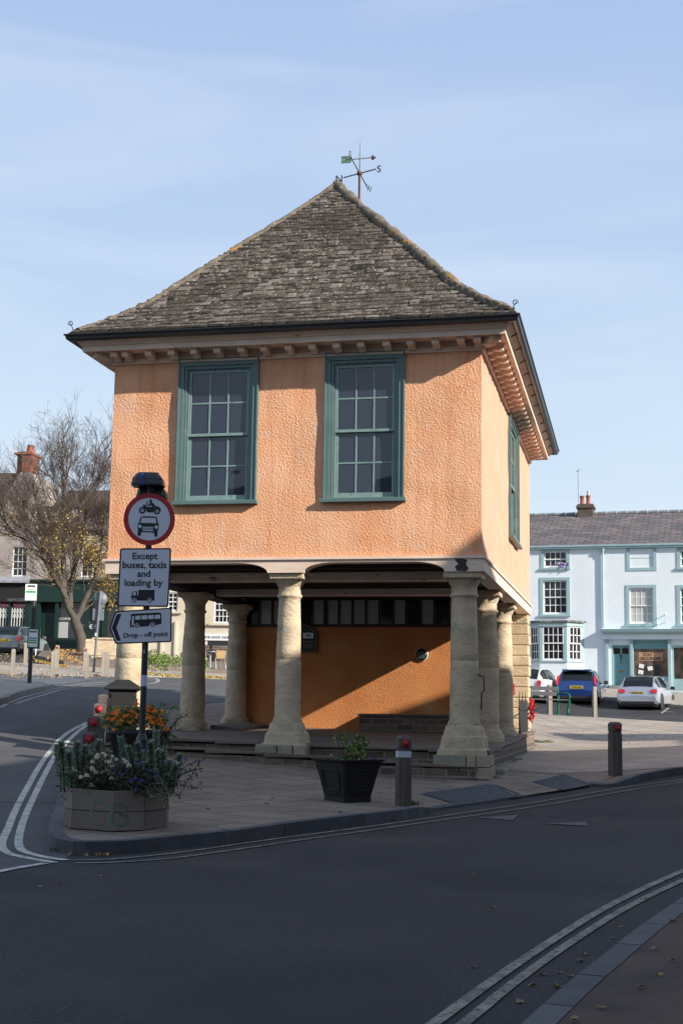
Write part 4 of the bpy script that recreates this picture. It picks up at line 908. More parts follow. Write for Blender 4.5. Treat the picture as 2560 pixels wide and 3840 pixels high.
for (px, Y, tp, lb, w) in ((341, 18.9, 2740, 'nearest', .20), (354, 21.2, 2680, 'second nearest', .20), (372, 23.6, 2633, 'third nearest', .20), (384, 26.3, 2600, 'farthest', .19)):
    d = atY(px, 2700, Y); x, y = d.x, Y; zt = atY(px, tp, Y).z; zg = HI(x, y) 
    bollard(Vector((x, y)), zg, w, zt-zg, 'weathered oak bollard with red disc, '+lb+' of the four between planter and bin', 'oak bollards along the island kerb', M_oakpost, Y < 25, False, .1)
# --- litter bin
q = atY(458, 2700, 25.0); zb_ = HI(q.x, 25.0); sc_ = 25.0/FPX
bn = empty('litter_bin', (q.x, 25.0, zb_), .12, 'grey litter bin with hipped lid behind the marigold pot', 'litter bin')
M_bin = mat('grey_bin', (.014, .014, .017), .7, (.010, .010, .012), 6)
mb = MB(); mb.obox((0, 0, .45), (.54, .50, .96)); mb.obox((0, -.26, .55), (.40, .02, .5)); mb.build('body', M_bin, bn, bevel=.03)
hz = atY(458, 2587, 25).z-zb_
mb = MB(); mb.obox((0, 0, (.93+hz)/2), (.50, .46, hz-.93)); mb.build('hood', M_bin, bn, bevel=.02)
mb = MB(); L0, L1 = .325, .11
vs = [(-L0, -L0+.02, hz), (L0, -L0+.02, hz), (L0, L0-.02, hz), (-L0, L0-.02, hz)]; vs += [(a, b, hz+.05) for a, b, c in vs]; vs += [(a*.35, b*.35, hz+.185) for a, b, c in vs[:4]]
mb.add(vs, [(0, 3, 2, 1), (0, 1, 5, 4), (1, 2, 6, 5), (2, 3, 7, 6), (3, 0, 4, 7), (4, 5, 9, 8), (5, 6, 10, 9), (6, 7, 11, 10), (7, 4, 8, 11), (8, 9, 10, 11)]); mb.build('lid', M_bin, bn, bevel=.015)
mb = MB(); mb.box(-.2, .2, -.255, -.24, hz-.26, hz-.06); mb.build('slot', M_dark, bn)

# --- plants
def bloom(mb, c, r, m=0, seed=0, petals=16):
    c = Vector(c); rd = random
    for i in range(petals):
        a = rd.uniform(0, 6.283); e = rd.uniform(-.3, 1.3); d = Vector((math.cos(a)*math.cos(e), math.sin(a)*math.cos(e)-.25, math.sin(e))).normalized()
        t = d.orthogonal().normalized(); b = d.cross(t); p = c+d*r*.55; k = r*.42
        mb.add([p-t*k, p-b*k+d*k*.3, p+t*k, p+b*k+d*k*.3], [(0, 1, 2, 3)], m)
def leafball(mb, c, rad, n, L, w, m=0, up=.3):
    c = Vector(c)
    for _ in range(n):
        d = Vector((random.gauss(0, 1), random.gauss(0, 1), random.gauss(0, 1)+up)).normalized(); p = c+Vector((d.x*rad[0], d.y*rad[1], d.z*rad[2]))*random.uniform(.35, 1)
        mb.leaf(p, (d+Vector((random.uniform(-.5, .5), random.uniform(-.5, .5), random.uniform(-.3, .6)))), L*random.uniform(.6, 1.2), w*random.uniform(.7, 1.2), m)
# wooden planter: elongated octagon of two courses of planks
base_px = [(237, 3098), (268, 3110), (427, 3122), (541, 3116), (623, 3102)]
bp_ = [P(a, b, KH) for a, b in base_px]; cx_ = sum(p.x for p in bp_)/5; dpt = 1.0
bk = [Vector((bp_[4].x-.05, bp_[4].y+.62)), Vector((bp_[3].x, bp_[3].y+dpt)), Vector((bp_[2].x, bp_[2].y+dpt+.06)), Vector((bp_[1].x, bp_[1].y+dpt)), Vector((bp_[0].x+.03, bp_[0].y+.62))]
ring_ = bp_+bk; pc = sum(ring_, Vector((0, 0)))/len(ring_); pz = min(HI(p.x, p.y) for p in ring_)-.02
pl_ = empty('wooden_planter', (pc.x, pc.y, pz), 0, 'weathered octagonal timber planter with green graffiti at the tip of the pavement', 'planter')
ph = 152*15.3/FPX
mb = MB(); n = len(ring_)
for i in range(n):
    a = ring_[i]-pc; b = ring_[(i+1) % n]-pc; t = (b-a).normalized(); inn = Vector((-t.y, t.x))*.045
    for z0, z1 in ((.035, ph*.51-.004), (ph*.51+.004, ph)):
        j0, j1 = random.uniform(.003, .008), random.uniform(.003, .008); aa = a+t*j0; bb = b-t*j1; bow = random.uniform(-.004, .004)
        mb.add([(aa.x, aa.y, z0), (bb.x, bb.y, z0), (bb.x+inn.x, bb.y+inn.y, z0), (aa.x+inn.x, aa.y+inn.y, z0), (aa.x, aa.y, z1+bow), (bb.x, bb.y, z1-bow), (bb.x+inn.x, bb.y+inn.y, z1-bow), (aa.x+inn.x, aa.y+inn.y, z1+bow)],
               [(0, 3, 2, 1), (4, 5, 6, 7), (0, 1, 5, 4), (1, 2, 6, 5), (2, 3, 7, 6), (3, 0, 4, 7)])
mb.build('side_boards', M_plank, pl_, bevel=.004)
mb = MB(); pp_ = [(p-pc)*.965 for p in ring_]; mb.ext([(p.x, p.y, .0) for p in pp_], (0, 0, .06)); mb.build('base_board', M_darkwood, pl_)
mb = MB(); pp_ = [(p-pc)*.95 for p in ring_]; mb.ext([(p.x, p.y, .08) for p in pp_], (0, 0, ph-.14)); mb.build('soil', M_soil, pl_)
# sprayed letters on the front boards
M_graf = mat('teal_spray_paint', (.035, .14, .12), .7, (.16, .14, .115), 14, 6, (.38, .60))
def onface(px, py):     # photo pixel -> point 3 mm in front of the front boards
    for a, b in ((ring_[1], ring_[2]), (ring_[2], ring_[3])):
        t = (b-a).normalized(); nn = Vector((t.y, -t.x, 0)); d = ray(px, py); a3 = Vector((a.x, a.y, 0))
        k = (a3-EYE).dot(nn)/d.dot(nn); q = EYE+d*k; u = (Vector((q.x, q.y))-a).dot(t)
        if -.001 <= u <= (b-a).length+.001: return q+nn*.004-Vector((pc.x, pc.y, pz))
    return q+nn*.004-Vector((pc.x, pc.y, pz))
for stroke in ([(385, 3012), (372, 3004), (358, 3006), (347, 3022), (345, 3045), (352, 3066), (366, 3084), (380, 3090), (394, 3082)], [(420, 3012), (422, 3040), (419, 3070), (412, 3092), (404, 3098)],
               [(436, 3020), (460, 3014), (474, 3026), (470, 3042), (448, 3052)], [(448, 3052), (476, 3058), (480, 3078), (466, 3094), (440, 3096)]):
    mb = MB(); w_ = 5.0; L_ = []
    for i, (a, b) in enumerate(stroke):
        a0, b0 = stroke[max(0, i-1)]; a1, b1 = stroke[min(len(stroke)-1, i+1)]; l = math.hypot(a1-a0, b1-b0); nx, ny = -(b1-b0)/l*w_, (a1-a0)/l*w_
        L_.append((onface(a+nx, b+ny), onface(a-nx, b-ny)))
    for (a, b), (c, d) in zip(L_, L_[1:]): mb.add([a, b, d, c], [(0, 1, 2, 3)])
    mb.build('graffiti', M_graf, pl_)

def euphorbia(name, tips, label, grp):
    c0 = sum((Vector(t[0]) for t in tips), Vector())/len(tips); root = empty(name, (c0.x, c0.y, pz+ph-.06), 0, label, 'shrub', grp)
    st_, lf_ = MB(), MB(); O = Vector(root.location)
    for tp, bs_ in tips:
        a = Vector(bs_)-O; b = Vector(tp)-O; mid = a.lerp(b, .5)+Vector(((b.x-a.x)*-.15, 0, .04)); pts = [a.lerp(mid, k/3) for k in range(3)]+[mid.lerp(b, k/4) for k in range(5)]
        st_.tube(pts, [.009]*6+[.007, .005], 5)
        Ltot = (b-a).length; N = int(230*max(.7, Ltot/.4))
        for i in range(N):
            f_ = random.random()**.5; k = f_*(len(pts)-1); i0 = min(int(k), len(pts)-2); p = pts[i0].lerp(pts[i0+1], k-i0)
            ax = (pts[i0+1]-pts[i0]).normalized(); an = random.uniform(0, 6.283); o1 = ax.orthogonal().normalized(); o2 = ax.cross(o1)
            if f_ < .25 and random.random() < .6: continue
            d = (o1*math.cos(an)+o2*math.sin(an))+ax*(.25+.75*f_**4); lf_.leaf(p, d, random.uniform(.055, .085)*(1.1-.3*f_), .0085)
    st_.build('stem', M_stem, root); lf_.build('foliage', M_euph, root)
def tipsfrom(lst, Yr, bx):
    out = []
    for px, py in lst:
        Y = random.uniform(*Yr); t = atY(180+px/2.45, 2500+py/2.45, Y); b = Vector((t.x*.75+bx*.25+random.uniform(-.03, .03), pc.y+(Y-pc.y)*.5, pz+ph-.06)); out.append((t, b))
    return out
cl = pc.x-.45; crr = pc.x+.42
euphorbia('euphorbia', tipsfrom([(120, 700), (270, 705), (345, 740), (420, 725), (470, 690), (190, 790), (220, 860), (170, 900), (310, 800), (260, 900), (140, 800), (380, 820), (200, 980), (300, 900), (560, 790), (90, 730), (240, 960)], (15.3, 15.95), cl), 'silvery euphorbia clump on the left end of the timber planter', 'euphorbias in the timber planter')
euphorbia('euphorbia', tipsfrom([(670, 655), (740, 745), (825, 710), (1000, 605), (1060, 790), (960, 840), (1210, 820), (1050, 900), (900, 890), (1170, 960), (1000, 780), (1120, 880), (1090, 1000), (1150, 1040), (980, 960), (860, 800), (700, 760), (1030, 1060), (940, 700), (1180, 900)], (15.2, 15.9), crr), 'taller silvery euphorbia clump on the right half of the timber planter', 'euphorbias in the timber planter')
def bedding(name, label, cat, pxs, mbloom, r, leafm, Yf, n_leaf=260, petals=16, llen=.04):
    pts = [atY(180+a/2.45, 2500+b/2.45, Yf+random.uniform(-.12, .12)) for a, b in pxs]; c0 = sum(pts, Vector())/len(pts)
    root = empty(name, (c0.x, c0.y, pz+ph-.06), 0, label, cat, 'bedding plants in the timber planter'); O = Vector(root.location); fl, lf_, st_ = MB(), MB(), MB()
    for p in pts:
        q = p-O; fl = MB(); bloom(fl, q, r*random.uniform(.85, 1.25), 0, petals=petals); fl.build('bloom', mbloom, root); b = Vector((q.x*.6, q.y+.12, 0)); st_.tube([b, b.lerp(q, .5)+Vector((0, .02, 0)), q], .0035, 4)
        for _ in range(n_leaf//len(pts)):
            t = random.random(); pp = b.lerp(q, t*.9)+Vector((random.gauss(0, .05), random.gauss(0, .05)+.03, random.gauss(0, .025))); lf_.leaf(pp, (random.uniform(-1, 1), random.uniform(-1, .6), random.uniform(-.3, 1)), llen, .009)
    lf_.build('foliage', leafm, root); st_.build('stem', M_stem, root)
bedding('chrysanthemum', 'cream and fading brown pompom blooms in the middle of the timber planter', 'flowers', [(450, 838), (540, 825), (505, 800), (595, 830), (460, 815), (410, 878), (540, 872), (562, 880), (410, 940), (440, 972), (590, 925), (550, 955), (505, 975), (360, 1005), (305, 1020), (565, 990), (585, 1028), (405, 1095), (630, 855), (700, 860), (745, 912), (720, 880)], M_cream, .034, M_dkleaf, 15.15, 700)
bedding('petunia', 'deep purple petunias among dark leaves in the timber planter', 'flowers', [(890, 775), (805, 875), (860, 885), (860, 910), (610, 932), (735, 955), (800, 1030), (765, 1050), (860, 1048), (810, 1130), (1015, 1005), (920, 950), (680, 990), (1130, 880), (1265, 855), (1390, 875)], M_purple, .028, M_dkleaf, 15.05, 700, petals=8)
r_ = empty('bedding_foliage', (pc.x, pc.y, pz+ph-.06), 0, 'low dark green foliage filling the timber planter under the flowers', 'plants', 'bedding plants in the timber planter'); mb = MB()
for _ in range(44): leafball(mb, (random.uniform(-.50, .50), random.uniform(-.35, .25), random.uniform(.0, .26)), (.12, .13, .13), 70, .055, .013)
for _ in range(5):
    x = random.uniform(-.3, .1)
    for k in range(9): 
        a = random.uniform(-1, 1); p0 = Vector((x, -.36, .02)); pr_ = [p0+Vector((a*.09*i/4, -.05*i/4, .07*math.sin(i/4*2.4))) for i in range(5)]
        for u_, v_ in zip(pr_, pr_[1:]): mb.leaf(u_, v_-u_, (v_-u_).length*1.25, .006)
mb.build('foliage', M_fill, r_)
def trail(name, label, paths, m, L, w, Y, dens_=60, cat='plant', grp=None, stem=.004):
    p3 = [[atY(180+a/2.45, 2500+b/2.45, Y+dy) for a, b, dy in path] for path in paths]; O = p3[0][0].copy(); root = empty(name, O, 0, label, cat, grp); st_, lf_ = MB(), MB()
    for path in p3:
        pts = [Vector(q)-O for q in path]; st_.tube(pts, stem, 4)
        for a, b in zip(pts, pts[1:]):
            for _ in range(int((b-a).length*dens_)): lf_.leaf(a.lerp(b, random.random())+Vector((random.gauss(0, .012), random.gauss(0, .012), random.gauss(0, .012))), (random.uniform(-1, 1), random.uniform(-1, .2), random.uniform(-1, .6)), L*random.uniform(.6, 1.2), w)
    st_.build('stem', M_stem, root); lf_.build('foliage', m, root)
trail('wispy_shrub', 'thin red-brown stems sprawling over the right end of the timber planter', [[(1130, 1060, .2), (1250, 980, .25), (1340, 950, .3), (1400, 870, .3), (1450, 840, .3)], [(1130, 1060, .2), (1230, 940, .3), (1320, 890, .3), (1400, 860, .3)], [(1130, 1070, .2), (1240, 1080, .2), (1340, 1110, .2), (1430, 1060, .2)], [(1150, 1060, .2), (1260, 1050, .3), (1330, 1010, .3)], [(1130, 1090, .1), (1210, 1090, .1), (1320, 1120, .1), (1440, 1100, .1)], [(1110, 1010, .2), (1200, 1000, .3), (1290, 960, .4), (1420, 935, .3)]], mat('dusky_leaf', (.06, .05, .035), .7), .028, .007, 15.3, 90)
trail('variegated_ivy', 'pale variegated ivy trailing down the right corner of the timber planter', [[(900, 1120, -.05), (940, 1190, -.12), (1030, 1180, -.14), (1090, 1280, -.16)], [(1000, 1110, -.05), (1060, 1170, -.1), (1140, 1150, -.1), (1215, 1195, 0)], [(930, 1100, 0), (960, 1160, -.1), (980, 1215, -.14)], [(1080, 1110, 0), (1100, 1200, -.12), (1100, 1290, -.14)]], mat('variegated_leaf', (.12, .15, .08), .6, rand=[(.10, .14, .05), (.26, .28, .18), (.07, .10, .04), (.20, .24, .08)]), .034, .012, 15.15, 130)
trail('trailing_ivy', 'small ivy sprig hanging over the left corner of the timber planter', [[(250, 1060, 0), (190, 1070, -.05), (130, 1085, -.08), (80, 1105, -.05)], [(240, 1080, 0), (160, 1060, 0), (120, 1075, 0)], [(230, 1040, .05), (190, 1000, .05), (170, 1040, 0)]], M_leafg, .034, .012, 15.3, 110)

# --- big black pot of marigolds
MY = 18.9; q = atY(512, 2750, MY); mz = HI(q.x, MY)
mp_ = empty('marigold_pot', (q.x, MY, mz), 0, 'large round black pot brimming with orange marigolds behind the sign post', 'flower pot')
ht = atY(512, 2738, MY).z-mz
mb = MB(); mb.lathe([(.22, 0), (.24, .04), (.22, .08), (.31, ht*.55), (.36, ht-.08), (.40, ht-.06), (.41, ht), (.37, ht), (.34, ht-.08), (.01, ht-.08)], n=28); mb.build('pot', M_black, mp_)
fl = empty('marigolds', (q.x, MY, mz+ht-.08), 0, 'dome of orange marigolds with red and white sprays in the round black pot', 'flowers'); bl_, lf_ = MB(), MB()
for _ in range(34):
    a = random.uniform(0, 6.28); rr_ = math.sqrt(random.random())*.40; leafball(lf_, (rr_*math.cos(a), rr_*math.sin(a)*.8, .05+.22*(1-(rr_/.5)**2)+random.uniform(-.05, .05)), (.14, .13, .12), 70, .05, .012)
for _ in range(84):
    bl_ = MB(); a = random.uniform(-math.pi*1.05, .05*math.pi); rr_ = random.uniform(.18, .47); z = .10+.26*math.sqrt(max(0, 1-(rr_/.49)**2))+random.uniform(-.12, .06)
    bloom(bl_, (rr_*math.cos(a), rr_*math.sin(a)*.85-.04, z), random.uniform(.030, .044), petals=14); bl_.build('bloom', M_orange, fl)
for _ in range(14): bl_ = MB(); bloom(bl_, (random.uniform(-.05, .25), random.uniform(-.2, .1), random.uniform(.36, .46)), .03, petals=10); bl_.build('bloom', M_orange, fl)
lf_.build('foliage', M_leafg, fl)
r_ = empty('leafy_plant', (q.x-.26, MY+.1, mz+ht-.06), 0, 'bright green leafy plant rising from the left of the marigold pot', 'plant'); mb = MB()
for _ in range(7): leafball(mb, (random.uniform(-.16, .12), random.uniform(-.1, .1), random.uniform(.1, .42)), (.12, .1, .1), 60, .06, .02)
mb.build('foliage', M_leafb, r_)
r_ = empty('snapdragons', (q.x+.40, MY, mz+ht-.08), 0, 'straggling stems with crimson flowers hanging right of the marigold pot', 'flowers'); mb, b2, s2 = MB(), MB(), MB()
for i in range(14):
    t = Vector((random.uniform(-.12, .32), random.uniform(-.2, .1), random.uniform(-.35, .38))); s2.tube([(0, 0, 0), t*.5+Vector((0, 0, .06)), t], .004, 4)
    for _ in range(26): mb.leaf(t*random.random()+Vector((random.gauss(0, .02), random.gauss(0, .02), .03)), (random.uniform(-1, 1), random.uniform(-1, 1), random.uniform(-.5, 1)), .035, .009)
    if t.z > .1: b2 = MB(); bloom(b2, t, .03, petals=8); b2.build('bloom', M_pink, r_)
mb.build('foliage', M_leafg, r_); s2.build('stem', M_stem, r_)
r_ = empty('lily_leaves', (q.x+.3, MY+.1, mz+ht-.06), 0, 'long arching pale green blades at the back right of the marigold pot', 'plant'); mb = MB()
for i in range(16):
    a = random.uniform(-1.3, 1.3); pr_ = [Vector((math.sin(a)*.30*k/4, random.uniform(-.02, .02), .44*math.sin(k/4*1.9)*math.cos(a*.5))) for k in range(5)]
    for u_, v_ in zip(pr_, pr_[1:]): mb.leaf(u_, v_-u_, (v_-u_).length*1.3, .011)
mb.build('foliage', M_leafb, r_)

# --- square black pot
q0, s0 = PZ(1303, 3008, KH)
k_ = s0; sq = empty('square_planter', (q0.x, q0.y+.18, ground(q0)), R(38), 'black square tapered planter with raised panels standing on the pavement', 'planter')
hh = 158*k_; hb, ht2 = 125*k_*.5/.96, 190*k_*.5/.96
mb = MB(); n = 4
def sqring(h, z, c=.90): return [(-h*c, -h, z), (h*c, -h, z), (h, -h*c, z), (h, h*c, z), (h*c, h, z), (-h*c, h, z), (-h, h*c, z), (-h, -h*c, z)]
rings = [sqring(hb, 0), sqring(hb*1.02, .06), sqring(hb*1.0, .065), sqring(ht2*.93, hh-.05), sqring(ht2*.96, hh-.04), sqring(ht2*1.06, hh-.015), sqring(ht2*1.07, hh), sqring(ht2*.90, hh), sqring(ht2*.86, hh-.07)]
vs = [v for r in rings for v in r]; mb.add(vs, [(i*8+j, i*8+(j+1) % 8, (i+1)*8+(j+1) % 8, (i+1)*8+j) for i in range(8) for j in range(8)]+[tuple(range(7, -1, -1))]); mb.build('pot', M_black, sq)
for an in (0, -90):
    M4 = Matrix.Rotation(R(an), 3, 'Z')
    def fp(u, t): 
        h = hb+(ht2*.93-hb)*t; return M4 @ Vector((u*h, -h-.006, .065+(hh-.115)*t))
    for a, b in (((-.5, .80), (.5, .80)), ((-.62, .70), (-.62, .30)), ((.62, .70), (.62, .30)), ((-.5, .20), (.5, .20)), ((-.5, .80), (-.62, .70)), ((.5, .80), (.62, .70)), ((-.62, .30), (-.5, .20)), ((.62, .30), (.5, .20)), ((-.4, .12), (.4, .12))):
        mb = MB(); mb.tube([fp(*a), fp(*b)], .010, 6); mb.build('panel_moulding', M_black, sq)
mb = MB(); mb.box(-ht2*.88, ht2*.88, -ht2*.88, ht2*.88, hh-.12, hh-.06); mb.build('soil', M_soil, sq)
O3 = Vector(sq.location)+Vector((0, 0, hh-.06))
r_ = empty('laurel', O3, 0, 'young yellow-green laurel growing in the square black planter', 'shrub'); st_, lf_ = MB(), MB()
def clump(px, py, r=.05, n=26):
    t = atY(px, py, O3.y)-O3; return t
for px, py, n in ((1278, 2762, 26), (1262, 2775, 14), (1296, 2778, 14), (1345, 2765, 30), (1365, 2775, 26), (1330, 2790, 24), (1310, 2810, 22), (1350, 2805, 26), (1372, 2795, 18), (1335, 2825, 22), (1300, 2835, 16), (1360, 2830, 20)):
    t = atY(px, py, O3.y+random.uniform(-.08, .08))-O3; b = Vector((t.x*.4, 0, 0)); st_.tube([b, b.lerp(t, .5)+Vector((.01, 0, .02)), t], [.008, .006, .004], 5)
    for _ in range(int(n*1.3)): lf_.leaf(t+Vector((random.gauss(0, .015), random.gauss(0, .015), random.gauss(0, .015))), (random.uniform(-1, 1), random.uniform(-1, 1), random.uniform(-.4, 1)), random.uniform(.05, .085), .014)
st_.build('stem', M_stem, r_); lf_.build('foliage', M_leafb, r_)
r_ = empty('pansies', O3, 0, 'violet and white pansies round the rim of the square black planter', 'flowers'); lf_, b1, b2 = MB(), MB(), MB()
for _ in range(26): leafball(lf_, (random.uniform(-.3, .36), random.uniform(-.25, .25), random.uniform(-.01, .05)), (.06, .06, .05), 22, .035, .010)
for px, py in ((1396, 2838), (1268, 2835), (1280, 2838), (1401, 2845)): b1 = MB(); bloom(b1, atY(px, py, O3.y-.15)-O3, .03, petals=10); b1.build('bloom', M_purple, r_)
for px, py in ((1345, 2848), (1243, 2832)): b2 = MB(); bloom(b2, atY(px, py, O3.y-.2)-O3, .022, petals=8); b2.build('bloom', M_cream, r_)
lf_.build('foliage', M_leafg, r_)

# --- sign post
SY = 16.3; b0 = atY(529, 2870, SY); zb0 = HI(b0.x, SY); tp0 = atY(566, 1812, SY)
lean = (tp0.x-b0.x)/(tp0.z-b0.z); b0 = Vector((b0.x-lean*(b0.z-zb0), SY, zb0))
sg = empty('sign_post', b0, 0, 'tall black sign post with a red ring sign and two white plates beside the planter', 'sign post')
def sp(px, py, dy=0.0): return atY(px, py, SY+dy)-b0
def polex(z): return lean*z
mb = MB(); mb.tube([(polex(-.1), 0, -.1), (polex(.93), 0, .93)], .068, 18); mb.tube([(polex(.93), 0, .93), (polex(1.0), 0, 1.0)], [.068, .042], 18); mb.build('base_tube', M_blackworn, sg)
mb = MB(); zt_ = tp0.z-b0.z; mb.tube([(polex(.98), 0, .98), (polex(zt_), 0, zt_)], .038, 16); mb.build('pole', M_blackworn, sg)
zz0, zz1 = sp(540, 2573).z, sp(540, 2532).z; mb = MB(); mb.tube([(polex(zz0), 0, zz0), (polex(zz1), 0, zz1)], .0395, 16); mb.build('white_band', M_band, sg)
textmesh('letter', 'S', M_band, sg, sp(541, 2449, -.043), XV, ZV, height=.045, bold=.02)
def plate(name, pxs, m, dy, th=.006, r=0):
    pts = [sp(a, b, dy) for a, b in pxs]; mb = MB(); mb.ext([Vector((p.x, dy, p.z)) for p in pts], (0, th, 0)); return mb.build(name, m, sg)
def rrect(c, r=8, k=5):     # rounded corners of a quad given in pixels
    out = []; n = len(c)
    for i in range(n):
        p = Vector(c[i]); a = (Vector(c[i-1])-p).normalized(); b = (Vector(c[(i+1) % n])-p).normalized()
        for j in range(k+1):
            t = j/k; out.append(tuple(p+a*r*(1-t)**2+b*r*t**2))
    return out
def inset(c, d):
    ce = sum((Vector(p) for p in c), Vector((0, 0)))/len(c); n = len(c); out = []
    for i in range(n):
        p = Vector(c[i]); a = (Vector(c[i-1])-p).normalized(); b = (Vector(c[(i+1) % n])-p).normalized(); s_ = abs(a.x*b.y-a.y*b.x); out.append(tuple(p+(a+b)*d/max(s_, .3)))
    return out
# round sign
cx0, cy0 = 560, 1947
def circ(r, n=48, c=(cx0, cy0)): return [(c[0]+r*math.cos(2*math.pi*i/n), c[1]+r*math.sin(2*math.pi*i/n)*1.02) for i in range(n)]
rs = plate('round_sign', circ(96), M_red_sign, -.060)
def art(parent, pxs, m, dy, th=.0015): 
    mb = MB(); mb.ext([Vector((lambda p: (p.x, dy, p.z))(sp(a, b, dy))) for a, b in pxs], (0, th, 0)); return mb.build('symbol', m, parent)
art(rs, circ(78), M_white_sign, -.0625)
def c4(pts): return [(380+a/3.18, 1740+b/3.18) for a, b in pts]
def ringc(c, r0, r1, parent, dy=-.065):
    mb = MB(); n = 22
    A = [sp(c[0]+r1*math.cos(2*math.pi*i/n), c[1]+r1*math.sin(2*math.pi*i/n), dy) for i in range(n)]; B = [sp(c[0]+r0*math.cos(2*math.pi*i/n), c[1]+r0*math.sin(2*math.pi*i/n), dy) for i in range(n)]
    mb.add([(p.x, dy, p.z) for p in A+B], [(i, n+i, n+(i+1) % n, (i+1) % n) for i in range(n)]); mb.build('symbol', M_black_sign, parent)
# motorcycle
for cc in ((490, 553), (665, 562)): ringc(c4([cc])[0], 20/3.18, 40/3.18, rs); art(rs, [(c4([cc])[0][0]+9/3.18*math.cos(k), c4([cc])[0][1]+9/3.18*math.sin(k)) for k in [i*.63 for i in range(10)]], M_black_sign, -.065)
art(rs, c4([(492, 490), (520, 488), (545, 510), (570, 512), (628, 508), (660, 500), (700, 520), (714, 560), (700, 560), (680, 528), (650, 528), (630, 550), (618, 578), (545, 575), (532, 540), (500, 512)]), M_black_sign, -.0655)
art(rs, c4([(585, 418), (603, 425), (605, 448), (600, 458), (625, 470), (645, 500), (612, 515), (598, 490), (570, 500), (545, 498), (548, 488), (575, 478), (580, 455), (573, 440)]), M_black_sign, -.0662)
art(rs, c4([(556, 440), (563, 445), (530, 500), (518, 500)]), M_black_sign, -.0662)
# car front
art(rs, c4([(478, 630), (500, 622), (635, 624), (662, 632), (668, 650), (674, 700), (685, 720), (684, 770), (672, 800), (668, 866), (634, 866), (632, 818), (480, 812), (468, 856), (434, 854), (438, 770), (430, 762), (436, 716), (452, 700), (462, 650)]), M_black_sign, -.065)
art(rs, c4([(484, 642), (650, 644), (656, 705), (470, 700)]), M_white_sign, -.0662)
for cc in ((462, 743), (656, 752)): art(rs, [(c4([cc])[0][0]+20/3.18*math.cos(k*.314), c4([cc])[0][1]+20/3.18*math.sin(k*.314)) for k in range(20)], M_white_sign, -.0664)
for yy in (748, 768, 788): art(rs, c4([(492, yy), (620, yy+4), (620, yy+14), (492, yy+10)]), M_white_sign, -.0664)
# "except buses" plate
c1 = [(451, 2056), (643, 2055), (632, 2277), (440, 2274)]
p1 = plate('plate', rrect(c1, 9), M_black_sign, -.060); art(p1, rrect(inset(c1, 5.5), 6), M_white_sign, -.0625)
def line(txt, x0, x1, ybase, h, par, cap=True, sl=0.0):
    a = c4([(x0, ybase), (x1, ybase+sl)]); A = sp(*a[0], -.064); B = sp(*a[1], -.064); k = (B-A).length
    o = textmesh('lettering', txt, M_black_sign, par, (A.x, -.064, A.z), (B.x-A.x, 0, B.z-A.z), (-(B.z-A.z), 0, B.x-A.x), width=k, height=None, bold=.022, depth=.001, align='L'); return o
line('Except', 373, 672, 1133, 60, p1); line('buses, taxis', 255, 776, 1240, 60, p1); line('and', 430, 586, 1344, 60, p1); line('loading by', 277, 733, 1452, 60, p1)
art(p1, c4([(443, 1500), (637, 1500), (635, 1630), (600, 1630), (585, 1600), (560, 1605), (548, 1630), (425, 1628), (412, 1604), (380, 1604), (368, 1622), (357, 1612), (357, 1575), (372, 1524), (390, 1518), (428, 1518), (430, 1568), (443, 1568)]), M_black_sign, -.064)
art(p1, c4([(382, 1528), (412, 1526), (412, 1564), (374, 1566)]), M_white_sign, -.0652)
for cc in ((396, 1627), (578, 1630)): ringc(c4([cc])[0], 13/3.18, 24/3.18, p1, -.0655); art(p1, [(c4([cc])[0][0]+30/3.18*math.cos(k*.314), c4([cc])[0][1]+30/3.18*math.sin(k*.314)) for k in range(20)], M_white_sign, -.0648)
# arrow plate
c2 = [(411, 2353), (433, 2292), (645, 2278), (643, 2408), (432, 2415)]
p2 = plate('arrow_plate', rrect(c2, 8), M_black_sign, -.060); art(p2, rrect(inset(c2, 5), 6), M_white_sign, -.0625)
art(p2, c4([(127, 1950), (190, 1790), (242, 1788), (180, 1950), (235, 2106), (185, 2108)]), M_black_sign, -.064)
art(p2, c4([(352, 1795), (370, 1786), (690, 1770), (714, 1780), (718, 1800), (718, 1905), (640, 1928), (600, 1900), (560, 1935), (460, 1942), (425, 1905), (390, 1945), (343, 1945), (343, 1870), (352, 1860)]), M_black_sign, -.064)
for a, b in ((405, 470), (482, 547), (558, 624), (637, 704)): art(p2, c4([(a, 1812-(a-405)*.045), (b, 1806-(a-405)*.045), (b, 1852-(a-405)*.045), (a, 1858-(a-405)*.045)]), M_white_sign, -.0652)
art(p2, c4([(368, 1816), (390, 1814), (388, 1926), (364, 1928)]), M_white_sign, -.0652)
for cc in ((425, 1930), (611, 1919)): art(p2, [(c4([cc])[0][0]+30/3.18*math.cos(k*.314), c4([cc])[0][1]+30/3.18*math.sin(k*.314)) for k in range(20)], M_white_sign, -.0653); ringc(c4([cc])[0], 11/3.18, 22/3.18, p2, -.066)
line('Drop - off point', 268, 795, 2072, 60, p2, sl=-22)
